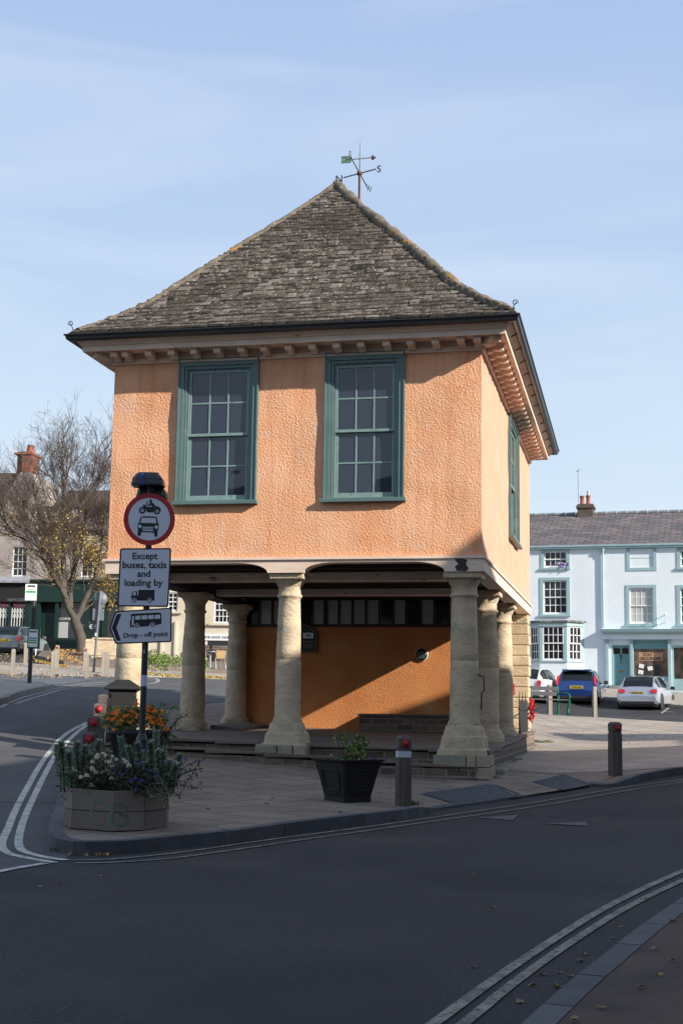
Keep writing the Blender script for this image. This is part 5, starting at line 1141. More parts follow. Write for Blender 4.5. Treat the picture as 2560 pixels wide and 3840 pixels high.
# sign lamps on top
for (x0, x1, y0, y1, dy, nm) in ((497, 617, 1776, 1824, -.02, 1), (516, 628, 1824, 1868, .16, 2)):
    a, b = sp(x0, y1, dy), sp(x1, y0, dy); w_, h_ = b.x-a.x, b.z-a.z; cx, cz = (a.x+b.x)/2, (a.z+b.z)/2; mb = MB()
    rg = [(1.0, 0.0), (1.0, .18), (.96, .28), (.93, .55), (.62, 1.0)]; vs = []
    for k, t in rg: 
        for x, y in ((-.5, -.38), (-.38, -.5), (.38, -.5), (.5, -.38), (.5, .38), (.38, .5), (-.38, .5), (-.5, .38)): vs.append((cx+x*w_*k, dy+y*.30*k, cz-h_/2+h_*t))
    mb.add(vs, [(i*8+j, i*8+(j+1) % 8, (i+1)*8+(j+1) % 8, (i+1)*8+j) for i in range(4) for j in range(8)]+[tuple(range(7, -1, -1)), tuple(range(32, 40))]); lp = mb.build('lamp_housing', M_blackworn, sg, bevel=.006)
    if nm == 1:
        mb = MB(); x = cx-w_*.14; mb.box(x-.016, x+.016, dy-.155, dy-.150, cz-h_*.5, cz+h_*.12); mb.obox((x, dy-.12, cz+h_*.32), (.032, .085, .006), Matrix.Rotation(R(38), 3, 'X')); mb.build('blue_strap', mat('blue_strap', (.01, .06, .30), .5), lp)
    else:
        mb = MB(); mb.tube([(polex(zt_)-.0, 0, zt_-.1), (cx, dy, cz)], .02, 6); mb.build('bracket', M_blackworn, sg)

# ================================================================ BACKGROUND BUILDINGS
class Facade:
    """vertical wall plane through o along d; converts photo pixels to (u, height) on it"""
    def __init__(s, o, d): s.o = Vector((o[0], o[1], 0)); s.d = Vector((d[0], d[1], 0)).normalized(); s.n = s.d.cross(ZV); s.rz = math.atan2(s.d.y, s.d.x)
    def __call__(s, px, py, out=0.0):
        r = ray(px, py); k = (s.o+s.n*out-EYE).dot(s.n)/r.dot(s.n); q = EYE+r*k; return (q-s.o).dot(s.d), q.z
    def rect(s, x0, x1, y0, y1, out=0.0):
        a, c = s(x0, y1, out); b, d = s(x1, y0, out); return a, b, c, d
# ---- white houses on the right
F = Facade((8.9, 63.2), (6.7, -2.0)); uL, uR = F(1640, 2500)[0], F(2700, 2500)[0]; zE = F(2280, 2048)[1]; zG = 1.6
wh = empty('white_house', F.o, F.rz, 'long white rendered house and shop with pale blue-green window surrounds under a slate roof', 'house')
ops = [(2038, 2123, 2066, 2128), (2036, 2124, 2176, 2303), (2359, 2447, 2204, 2338), (2549, 2640, 2060, 2126), (2550, 2640, 2204, 2338), (2360, 2447, 2057, 2129)]
rc = [F.rect(*o) for o in ops]; door = F.rect(2293, 2360, 2417, 2570); shop = F.rect(2371, 2504, 2398, 2540); door2 = F.rect(2518, 2600, 2420, 2592)
mb = MB(); wallgrid(mb, (uL, 0, zG), XV, ZV, uR-uL, zE-zG, [(a-uL, b-uL, c-zG, d-zG) for a, b, c, d in rc+[door, shop, door2]], .22, 0); mb.build('wall', M_whitewall, wh)
mb = MB(); mb.box(uL, uR, .45, 7, zG, zE-.05); mb.box(uL, uR, .23, .44, zG, zE-.06, 0); mb.build('rear_wall', M_dark, wh)
for i, (a, b, c, d) in enumerate(rc):
    if i == 5:
        w = MB(); M = Matrix.Identity(3); s_ = .14
        for x0, x1, z0, z1 in ((a-s_, a, c, d), (b, b+s_, c, d), (a-s_, b+s_, d+.001, d+s_), (a-s_, b+s_, c-s_, c-.001)): w.box(x0, x1, -.03, .02, z0, z1)
        w = w.build('blind_window', M_duckegg, wh); pn = MB(); pn.box(a, b, .03, .06, c, (c+d)/2-.01); pn.box(a, b, .03, .06, (c+d)/2+.01, d); pn.build('panel', M_whitewall, w)
    else: sashwin(wh, (a, 0, c), XV, ZV, b-a, d-c, 4, 1 if i in (0, 3) else 2, 1 if i in (0, 3) else 2, M_white, M_glass_d if i != 2 else M_glass_grey, surround=(.14, .03), msur=M_duckegg, bw=.03, recess=.1)
mb = MB(); mb.box(uL, uR, -.16, .0, zE-.10, zE-.02); mb.box(uL, uR, -.20, -.05, zE-.02, zE+.06); mb.build('gutter', M_duckegg, wh)
zR_ = EYE.z+(2673-1924)*66.5/FPX
slab('roof', (uL, -.12, zE+.05), (uR, -.12, zE+.05), (uR, 4.6, zR_), (uL, 4.6, zR_), .12, M_slate, wh)
rf = [o for o in kids(wh) if o.name.startswith('roof')][0]
slab('rear_slope', (uR, 9.2, zE), (uL, 9.2, zE), (uL, 4.6, zR_), (uR, 4.6, zR_), .12, M_slate, rf)
mb = MB(); x = uL
while x < uR: mb.tube([(x, 4.6, zR_+.02), (x+.46, 4.6, zR_+.035+random.uniform(-.01, .01))], .10, 8); x += .5
mb.build('ridge_tiles', mat('grey_ridge', (.22, .23, .25), .9, (.15, .16, .17), 5), rf)
ca, cz0 = F(2162, 1926, -4.6); cb, cz1 = F(2229, 1893, -4.6); M_oldbrick = mat('sooty_brick', (.13, .10, .075), .9, (.08, .065, .05), 8)
mb = MB(); mb.box(ca+.06, cb-.06, 4.2, 5.0, cz0-.6, cz1-.2); mb.box(ca, cb, 4.14, 5.06, cz1-.2, cz1-.1); mb.box(ca+.05, cb-.05, 4.2, 5.0, cz1-.099, cz1); ch = mb.build('chimney', M_oldbrick, rf)
for px, y1, yt in ((2181, 1891, 1860), (2204, 1891, 1858)):
    u_, z_ = F(px, y1, -4.6); mb = MB(); ht_ = F(px, yt, -4.6)[1]-z_; mb.lathe([(.11, 0), (.12, ht_*.1), (.10, ht_*.15), (.095, ht_*.8), (.12, ht_*.85), (.12, ht_)], (u_, 4.6, z_), 12); mb.build('chimney_pot', M_terracotta, ch)
u_, z_ = F(2204, 1858, -4.6); mb = MB(); mb.tube([(u_, 4.6, z_), (u_, 4.6, z_+.22)], .07, 10); mb.build('cowl', M_steel, ch)
u_, z_ = F(2171, 1890, -4.6); zt2 = F(2170, 1765, -4.6)[1]
an_ = empty('tv_aerial', F.o, F.rz, 'thin roof aerial on a mast beside the chimney of the white house', 'aerial'); mb = MB(); mb.tube([(u_, 4.15, z_), (u_, 4.15, zt2)], .014, 5); mb.build('mast', M_grey, an_)
mb = MB(); mb.tube([(u_-.1, 4.15, zt2-.15), (u_+.1, 4.15, zt2-.05)], .008, 4)
for k in range(5): mb.tube([(u_-.08+k*.04, 4.0, zt2-.13+k*.02), (u_-.08+k*.04, 4.3, zt2-.13+k*.02)], .006, 4)
mb.build('antenna', M_grey, an_)
# downpipe with hopper
a, b, c, d = F.rect(2256, 2263, 2060, 2355); mb = MB(); mb.tube([((a+b)/2, -.07, c), ((a+b)/2, -.07, d)], .045, 8); mb.lathe([(.045, -.3), (.06, -.15), (.10, -.08), (.12, 0)], ((a+b)/2, -.09, d+.02), 12); mb.build('downpipe', M_duckegg, wh)
# bay window
a, _, c, d = F.rect(2010, 2125, 2345, 2486); by0, by1 = F(1999, 2400)[0], F(2188, 2400)[0]; bc0, bc1 = F(2022, 2400, .7)[0], F(2124, 2400, .7)[0]; zb0, zb1 = F(2070, 2484, .7)[1], F(2070, 2346, .7)[1]
by0 = min(by0, bc0-.6); pts = [(by0, 0), (bc0, -.7), (bc1, -.7), (by1, 0)]
bay = MB(); bay.ext([(x, y, zG) for x, y in pts], (0, 0, zb0-zG+.02)); bay = bay.build('bay_base', M_whitewall, wh)
mb = MB(); mb.ext([(x+(x-(bc0+bc1)/2)*.03, y-.05, zb0+.02) for x, y in pts], (0, 0, .07)); mb.ext([(x+(x-(bc0+bc1)/2)*.03, y-.05, zb1-.02) for x, y in pts], (0, 0, .16)); mb.build('bay_trim', M_duckegg, wh)
mb = MB(); mb.ext([(x+(x-(bc0+bc1)/2)*.09, y-.12, zb1+.15) for x, y in pts]+[], (0, 0, .09)); mb.build('bay_roof', mat('old_lead', (.10, .095, .09), .8, (.25, .24, .22), 6, 6, (.5, .6)), wh)
for (x0, y0), (x1, y1), nxp in ((pts[0], pts[1], 3), (pts[1], pts[2], 4), (pts[2], pts[3], 3)):
    dd = Vector((x1-x0, y1-y0, 0)); Lw = dd.length; dd.normalize(); nn = dd.cross(ZV); o_2 = Vector((x0, y0, zb0+.09)); hh_ = zb1-.02-zb0-.09; Mx = Matrix((dd, nn, ZV)).transposed()
    mb = MB(); pw_ = .13
    for q0_ in (0, Lw-pw_): mb.obox(o_2+dd*(q0_+pw_/2)+ZV*hh_/2-nn*.05, (pw_, .10, hh_), Mx)
    mb.build('bay_post', M_duckegg, wh)
    sashwin(wh, o_2+dd*pw_-nn*.0, dd, ZV, Lw-2*pw_, hh_, nxp, 2, 2, M_white, M_glass_d, bw=.03, recess=.04)
mb = MB(); mb.ext([(x*.98+.02*(bc0+bc1)/2, y*.85+.02, zb0+.05) for x, y in pts], (0, 0, zb1-zb0-.1)); mb.build('bay_interior', M_dark, wh)
# shop front and door
a, b, c, d = F.rect(2250, 2700, 2358, 2378, .45); a1 = F(2250, 2370, .4)[0]
mb = MB(); mb.add([(a, -.50, d), (b, -.50, d), (b, 0, d+.02), (a, 0, d+.02), (a+.03, -.45, d-.12), (b, -.45, d-.12), (a+.1, -.25, c), (b, -.25, c), (a+.1, 0, c), (b, 0, c)], [(0, 1, 2, 3), (0, 4, 5, 1), (4, 6, 7, 5), (6, 8, 9, 7), (0, 3, 8, 6, 4)]); mb.build('shop_cornice', M_duckegg, wh)
a2, b2, c2_, d2 = F.rect(2257, 2700, 2379, 2397, .22); mb = MB(); mb.box(a2, b2, -.22, -.001, c2_, c-.001); mb.build('fascia', M_whitewall, wh)
for px0, px1 in ((2271, 2279), (2363, 2370), (2505, 2513)):
    a, b, c, d = F.rect(px0, px1, 2398, 2585, .1); mb = MB(); mb.box(a, b, -.12, .0, max(c, zG), d); mb.build('pilaster', M_duckegg, wh)
a, b, c, d = door; mb = MB(); mb.box(a+.02, b-.02, .10, .15, c, d-.06); dr = mb.build('door', M_teal, wh)
mb = MB(); mb.box(a-.0, a+.06, .0, .16, c, d); mb.box(b-.06, b, .0, .16, c, d); mb.box(a+.061, b-.061, .0, .16, d-.06, d); mb.build('door_frame', M_duckegg, wh)
for k0, k1 in ((.10, .46), (.56, .92)): mb = MB(); w_ = b-a; mb.box(a+w_*k0, a+w_*k1, .09, .099, d-.42, d-.16); mb.build('light', M_glass_d, dr)
mb = MB(); mb.lathe([(.01, 0), (.05, .01), (.05, .03), (.01, .05)], ((a+b)/2, .10, d-.50), 10, M=Matrix.Rotation(R(90), 3, 'X')); mb.tube([((a+b)/2, .08, d-.5), ((a+b)/2, .07, d-.68)], .022, 6); mb.build('knocker', M_trim, dr)
mb = MB(); mb.box((a+b)/2-.13, (a+b)/2+.13, .088, .0995, d-1.25, d-1.19); mb.build('letter_slot', mat('brass', (.5, .3, .06), .3, metal=.9), dr)
textmesh('number', '7', M_trim, dr, ((a+b)/2, .098, d-.86), XV, ZV, height=.13, bold=.01)
mb = MB(); mb.box(a-.1, b+.1, -.3, .1, c-.25, c-.0); mb.build('doorstep', M_kerb_lt, wh)
a, b, c, d = shop; mb = MB(); framebars(mb, (a, .0, c), XV, ZV, b-a, d-c, .05, .08, 1, 1, .03, bars=False); sw_ = mb.build('shop_window', M_duckegg, wh)
mb = MB(); mb.box(a+.04, b-.04, .09, .095, c+.04, d-.04); mb.build('pane', mat('shop_display_glass', (.20, .13, .10), .06, (.05, .045, .045), 1.6, 4, (.4, .6)), sw_)
mb = MB(); mb.box(a+.05, b-.05, .08, .088, d-.42, d-.05); mb.build('blind', M_teal, sw_)
w_ = b-a; pz_ = c+(d-c)*.40
mb = MB(); mb.box(a+w_*.17, a+w_*.84, .078, .086, c+(d-c)*.44, c+(d-c)*.66); bn_ = mb.build('banner', mat('tan_banner', (.42, .27, .16), .7), sw_)
textmesh('lettering', 'STAY', mat('brown_print', (.12, .04, .02), .7), bn_, (a+w_*.42, .076, c+(d-c)*.56), XV, ZV, width=w_*.26, height=.15, bold=.04)
textmesh('lettering', 'GROUNDED', bn_.children[0].data.materials[0], bn_, (a+w_*.5, .076, c+(d-c)*.46), XV, ZV, width=w_*.62, height=.15, bold=.04)
for k, zz in ((.24, .30), (.22, .14), (.48, .24)): mb = MB(); mb.obox((a+w_*k, .07, c+(d-c)*zz), (.22, .01, .18), Matrix.Rotation(R(20*(k*7 % 3-1)), 3, 'Y')); mb.build('hanging_card', M_white, sw_)
mb = MB(); mb.box(a+w_*.60, a+w_*.74, .07, .08, c+.1, c+.55); mb.build('menu_board', M_trim, sw_)
mb = MB(); mb.box(a, b, -.06, .0, c-.12, c-.0); mb.build('shop_sill', M_duckegg, wh)
a, b, c, d = door2; mb = MB(); framebars(mb, (a, .04, c), XV, ZV, b-a, d-c, .10, .06, 1, 1, .03, bars=False, rail=.55); dd_ = mb.build('shop_door', M_duckegg, wh); mb = MB(); mb.box(a+.09, b-.09, .07, .075, c+.5, d-.1); mb.build('pane', M_shopglass, dd_)
u_, z_ = F(2494, 2305); mb = MB(); mb.tube([(u_, 0, z_), (u_, -.8, z_+.1)], .02, 5); mb.tube([(u_, 0, z_-.35), (u_, -.8, z_+.08)], .015, 5); mb.build('sign_bracket', M_white, wh)
u_, z_ = F(2110, 2127); cl_ = MB(); 
for _ in range(20): cl_.leaf((u_+random.uniform(-.3, .3), -.05, z_+random.uniform(.0, .12)), (random.uniform(-1, 1), random.uniform(-.3, .1), random.uniform(-.3, .6)), .2, .06)
o = cl_.build('cloth', mat('lilac_cloth', (.38, .30, .5), .8)); o.matrix_world = Matrix.Translation(F.o) @ Matrix.Rotation(F.rz, 4, 'Z'); tag(o, 'lilac cloth lying on the sill of the top left window of the white house', 'cloth')

# ---- terrace on the left
FL = Facade((-22, 79), (1, -.12)); uL, uR = FL(-300, 2400)[0], FL(470, 2400)[0]; zG = 3.4; zE = FL(250, 1985)[1]
tr = empty('stone_terrace', FL.o, FL.rz, 'pale stone terrace with brown roof, dormer and dark shop fronts behind the bare tree', 'terrace')
ops = [(44, 104, 2051, 2161), (303, 372, 2055, 2163), (-110, -50, 2051, 2161)]; rc = [FL.rect(*o) for o in ops]
shopz = FL(100, 2185)[1]; 
mb = MB(); wallgrid(mb, (uL, 0, shopz), XV, ZV, uR-uL, zE-shopz, [(a-uL, b-uL, c-shopz, d-shopz) for a, b, c, d in rc], .2, 0); mb.build('wall', M_gablestone, tr)
for a, b, c, d in rc: sashwin(tr, (a, 0, c), XV, ZV, b-a, d-c, 3, 2, 2, M_white, M_glass_d, bw=.03, recess=.14, fw=.045)
mb = MB(); mb.box(uL, uR, .3, 9, zG, zE-.1); mb.build('rear_wall', M_dark, tr)
uM = FL(150, 1985)[0]; mb = MB(); mb.box(uM, uR, -.25, .1, zE-.12, zE); mb.build('gutter', M_darkwood, tr)
zR2 = atY(250, 1845, 84).z; M_brn = M_browntile
slab('roof', (uM, -.2, zE), (uR, -.2, zE), (uR, 5, zR2), (uM, 5, zR2), .15, M_brn, tr)
a, b, c, d = FL.rect(188, 262, 1900, 1958, -.6)    # dormer
dm = MB(); dm.box(a-.1, b+.1, .7, 3.5, c-.1, d); dm = dm.build('dormer', M_gablestone, tr); sashwin(tr, (a, .69, c), XV, ZV, b-a, d-c, 3, 1, 1, M_white, M_glass_d, name='dormer_window', bw=.05, recess=-.03, fw=.09)
slab('dormer_roof', (a-.25, .45, d-.02), (b+.25, .45, d-.02), (b+.25, 3.6, d+.55), (a-.25, 3.6, d+.55), .1, M_brn, tr)
mb = MB(); mb.box(a-.2, b+.2, .5, .7, c-.22, c-.1); mb.build('dormer_sill', M_white, tr)
# gabled end with brick chimney
FA = Facade((-22, 78.98), (1, -.12)); gp = [FA(px, py) for px, py in ((-90, 2172), (-90, 1990), (6, 1880), (78, 1772), (118, 1772), (128, 1790), (180, 1988), (180, 2172))]
ga = empty('gabled_house', FA.o, FA.rz, 'stone gable end with a red brick chimney rising behind the bare tree', 'house')
for o_2 in (0,):
    mb = MB(); zc = zE-.02; g2 = [(u, max(z, zc)) for u, z in gp]; mb.ext([(u, 0, z) for u, z in g2], (0, 4, 0)); mb.build('gable_wall', M_gablestone, ga)
u0, z0 = FA(80, 1768); um, zm = FA(-260, 1740)
slab('roof', (FA(-300, 1990)[0], -.3, zE), (FA(-50, 1985)[0], -.3, zE), (u0-.1, .6, z0+.0), (um, .6, z0+.1), .2, M_brn, ga)
a, b, c, d = FA.rect(52, 82, 1688, 1775); a2, b2, c2_, d2 = FA.rect(82, 118, 1668, 1785)
mb = MB(); mb.box(a, b, .5, 1.7, c-.6, d); mb.box(b+.002, b2, .2, 1.5, c2_-.4, FA(90, 1690)[1]); mb.box(a-.08, b2+.08, .12, 1.78, d-.22, d-.1); mb.build('chimney', M_brick, ga)
mb = MB(); zt_2 = FA(90, 1660)[1]; zb_2 = FA(90, 1690)[1]; mb.lathe([(.26, 0), (.24, .1), (.20, (zt_2-zb_2)*.9), (.23, zt_2-zb_2)], ((a+b2)/2+.15, .9, zb_2), 14); mb.build('chimney_pot', M_terracotta, ga)
# shop fronts
def shopfront(name, px0, px1, label, mframe, build):
    o = empty(name, FL.o, FL.rz, label, 'shop'); a, b = FL(px0, 2400)[0], FL(px1, 2400)[0]; build(o, a, b); return o
zf0, zf1 = FL(100, 2258)[1], FL(100, 2182)[1]; zs0 = FL(100, 2352)[1]; zgl = FL(100, 2420)[1]-.6
def shopA(o, a, b):
    mb = MB(); mb.box(a, b, -.30, .25, zf0, zf1-.1); mb.build('fascia', M_dark, o)
    mb = MB(); mb.box(a, b, -.55, .2, zf1-.1, zf1+.02); mb.add([(a, -.55, zf1+.02), (b, -.55, zf1+.02), (b, .0, zf1+.3), (a, 0, zf1+.3)], [(0, 1, 2, 3)]); mb.build('lead_canopy', mat('lead_sheet', (.30, .31, .34), .6, (.22, .23, .25), 3), o)
    textmesh('lettering', 'REMODEL', M_grey, o, (FL(70, 2300)[0], -.31, zf0+.02), XV, ZV, height=.18)
    wins = [(-40, 36), (46, 98)]
    mb = MB(); mb.box(a, b, .10, .14, zgl-.6, zf0); mb.build('shop_window', M_shopglass, o)
    for x0, x1 in wins:
        u0, u1 = FL(x0, 2300)[0], FL(x1, 2300)[0]; zt0, zt1 = FL(50, 2278)[1], FL(50, 2260)[1]
        mb = MB(); mb.box(u0, u1, .06, .08, zt0, zt1); ps = mb.build('sale_poster', mat('red_poster', (.50, .04, .06), .6), o)
        textmesh('lettering', 'SALE SALE', M_white, ps, ((u0+u1)/2, .05, zt0+(zt1-zt0)*.28), XV, ZV, width=(u1-u0)*.86, height=(zt1-zt0)*.45, bold=.02)
        gt = MB(); z0_, z1_ = FL(50, 2350)[1], zt0-.02; k = max(3, int((u1-u0)/.16))
        for i in range(k+1): x = u0+(u1-u0)*i/k; gt.tube([(x, -.02, z0_), (x, -.02, z1_)], .022, 4)
        for r0, r1 in ((z1_-.35, z1_-.02), (z0_+.45, z0_+.8)):
            for i in range(k): x = u0+(u1-u0)*i/k; dx = (u1-u0)/k; gt.tube([(x, -.03, r0), (x+dx, -.03, r1)], .014, 3); gt.tube([(x+dx, -.03, r0), (x, -.03, r1)], .014, 3)
        gt.build('lattice_gate', M_white, o)
    for px in (-45, 39, 101): 
        u0 = FL(px, 2300)[0]; mb = MB(); mb.box(u0-.07, u0+.07, -.12, .1, zgl-.6, zf0); mb.build('pilaster', M_shopgreen, o)
shopfront('boutique', -120, 108, 'dark shop front with red sale posters and white lattice gates', None, shopA)
def shopB(o, a, b):
    mb = MB(); mb.box(a, b, -.25, .25, zf0, zf1); mb.build('fascia', M_shopgreen, o); mb = MB(); mb.box(a, b, -.38, .2, zf1, zf1+.12); mb.build('cornice', M_shopgreen, o)
    mb = MB(); mb.box(a, b, .4, .5, zgl-.8, zf0); mb.build('interior', M_dark, o)
    u0, u1 = FL(145, 2300)[0], FL(214, 2300)[0]
    mb = MB(); mb.box(u1-.02, b-.3, .08, .1, FL(250, 2392)[1], zf0); wn = mb.build('shop_window', M_shopglass, o)
    mb = MB(); mb.box(u1-.02, b, -.05, .12, zgl-.8, FL(250, 2392)[1]); mb.build('stall_riser', M_shopgreen, o)
    for px in (112, 148, 216, 330, 376, 392): x = FL(px, 2300)[0]; mb = MB(); mb.box(x-.10, x+.10, -.14, .12, zgl-.8, zf0); mb.build('pilaster', M_shopgreen, o)
    x = FL(180, 2300)[0]; mb = MB(); mb.box(x-.45, x+.45, .2, .25, zgl-.8, zf0-.6); mb.build('door', M_shopgreen, o)
    cx = FL(232, 2300)[0]; z_ = FL(232, 2355)[1]; mb = MB(); mb.box(cx-.32, cx+.4, .06, .07, z_-.75, z_+.35); mb.build('menu_poster', mat('pale_poster', (.42, .42, .42), .6), o)
    textmesh('lettering', 'Coffee', M_white, wn, (FL(321, 2300)[0], .05, FL(321, 2358)[1]), XV, ZV, height=.42, bold=.0)
    textmesh('lettering', 'COFFEE', M_white, wn, (FL(246, 2300)[0], .05, FL(246, 2325)[1]), XV, ZV, height=.14, bold=.0)
    for px, py in ((281, 2268), (327, 2288), (300, 2262)):
        u_, z_ = FL(px, py, -.2); lm = MB(); lm.lathe([(.02, .30), (.04, .22), (.09, .12), (.26 if py > 2280 else .12, .0), (.24 if py > 2280 else .1, .0)], (u_, .2, z_), 14); lm.tube([(u_, .2, z_+.3), (u_, .2, zf0)], .01, 4); lm.build('pendant_shade', M_white, o)
    u_ = FL(378, 2300)[0]; 
    for k, (py, t_) in enumerate(((2255, ''),)): pass
    mb = MB(); mb.box(u_-.16, u_+.16, -.16, -.145, FL(378, 2320)[1], FL(378, 2262)[1]); sb_ = mb.build('side_board', M_shopgreen, o)
    for k in range(6): z_ = FL(378, 2265+k*9)[1]; mb = MB(); mb.box(u_-.12, u_+.10, -.165, -.161, z_-.12, z_-.03); mb.build('lettering', M_white, sb_)
shopfront('coffee_shop', 112, 470, 'bottle green coffee shop front with white pendant lamps behind the tree', None, shopB)

# ---- stone house seen between the columns
FC = Facade((-9, 69), (1, -.08)); uL, uR = FC(470, 2400)[0], FC(1250, 2400)[0]; zG = 2.6; zt3 = 8.8
cs = empty('rendered_house', FC.o, FC.rz, 'honey coloured rendered house with white sash windows, seen between the columns', 'house')
ops = [(628, 668, 2222, 2292), (802, 870, 2240, 2337)]; rc = [FC.rect(*o) for o in ops]
mb = MB(); wallgrid(mb, (uL, 0, zG), XV, ZV, uR-uL, zt3-zG, [(a-uL, b-uL, c-zG, d-zG) for a, b, c, d in rc], .2, 0); mb.build('wall', M_cotswold, cs)
mb = MB(); mb.box(uL, uR, .25, 5, zG, zt3-.01); mb.build('rear_wall', M_dark, cs)
for a, b, c, d in rc: sashwin(cs, (a, 0, c), XV, ZV, b-a, d-c, 4 if b-a > .6 else 2, 2, 2, M_white, M_glass_d, bw=.03, recess=.08, sill=(.14, .12, .25), msill=M_cotswold)
for px in (600, 652): a, b, c, d = FC.rect(px, px+14, 2330, 2490); mb = MB(); mb.box(a, b, -.10, .0, c, d); mb.build('buttress', M_cotswold, cs)
a, b, c, d = FC.rect(720, 870, 2425, 2500); mb = MB(); mb.box(a, b, -.35, -.01, c-.3, d); mb.build('low_wall', M_rubble, cs)
a, b, c, d = FC.rect(728, 868, 2378, 2417); bo = empty('banner', FC.o, FC.rz, 'white charity card banner on the wall seen between the columns', 'banner'); mb = MB(); mb.box(a, b, -.06, -.03, c, d); mb.build('sheet', M_white, bo)
M_navy = mat('navy_print', (.02, .025, .05), .7)
textmesh('lettering', 'CARDS FOR GOOD CAUSES', M_navy, bo, (a+.02, -.064, c+(d-c)*.58), XV, ZV, width=(b-a)*1.0, height=(d-c)*.24, bold=.03, align='L')
textmesh('lettering', 'CHARITY CHRISTMAS CARDS', M_navy, bo, (a-.02, -.064, c+(d-c)*.28), XV, ZV, width=(b-a)*.72, height=(d-c)*.13, bold=.02, align='L')
mb = MB(); mb.box(a+.02, a+(b-a)*.4, -.064, -.061, c+(d-c)*.12, c+(d-c)*.15); mb.build('rule', M_red_sign, bo)
q, s = PZ(845, 2420, 0); a, b, c, d = FC.rect(782, 880, 2405, 2422, .8); mb = MB(); mb.box(a, b, -1.1, -.8, c, d+.02); mb.box(a+.1, a+.2, -1.0, -.9, c-1.2, c); mb.box(b-.2, b-.1, -1.0, -.9, c-1.2, c); o = mb.build('smokers_shelf', M_trim); o.matrix_world = Matrix.Translation(FC.o) @ Matrix.Rotation(FC.rz, 4, 'Z'); tag(o, 'dark covered stand in front of the white banner', 'stand')

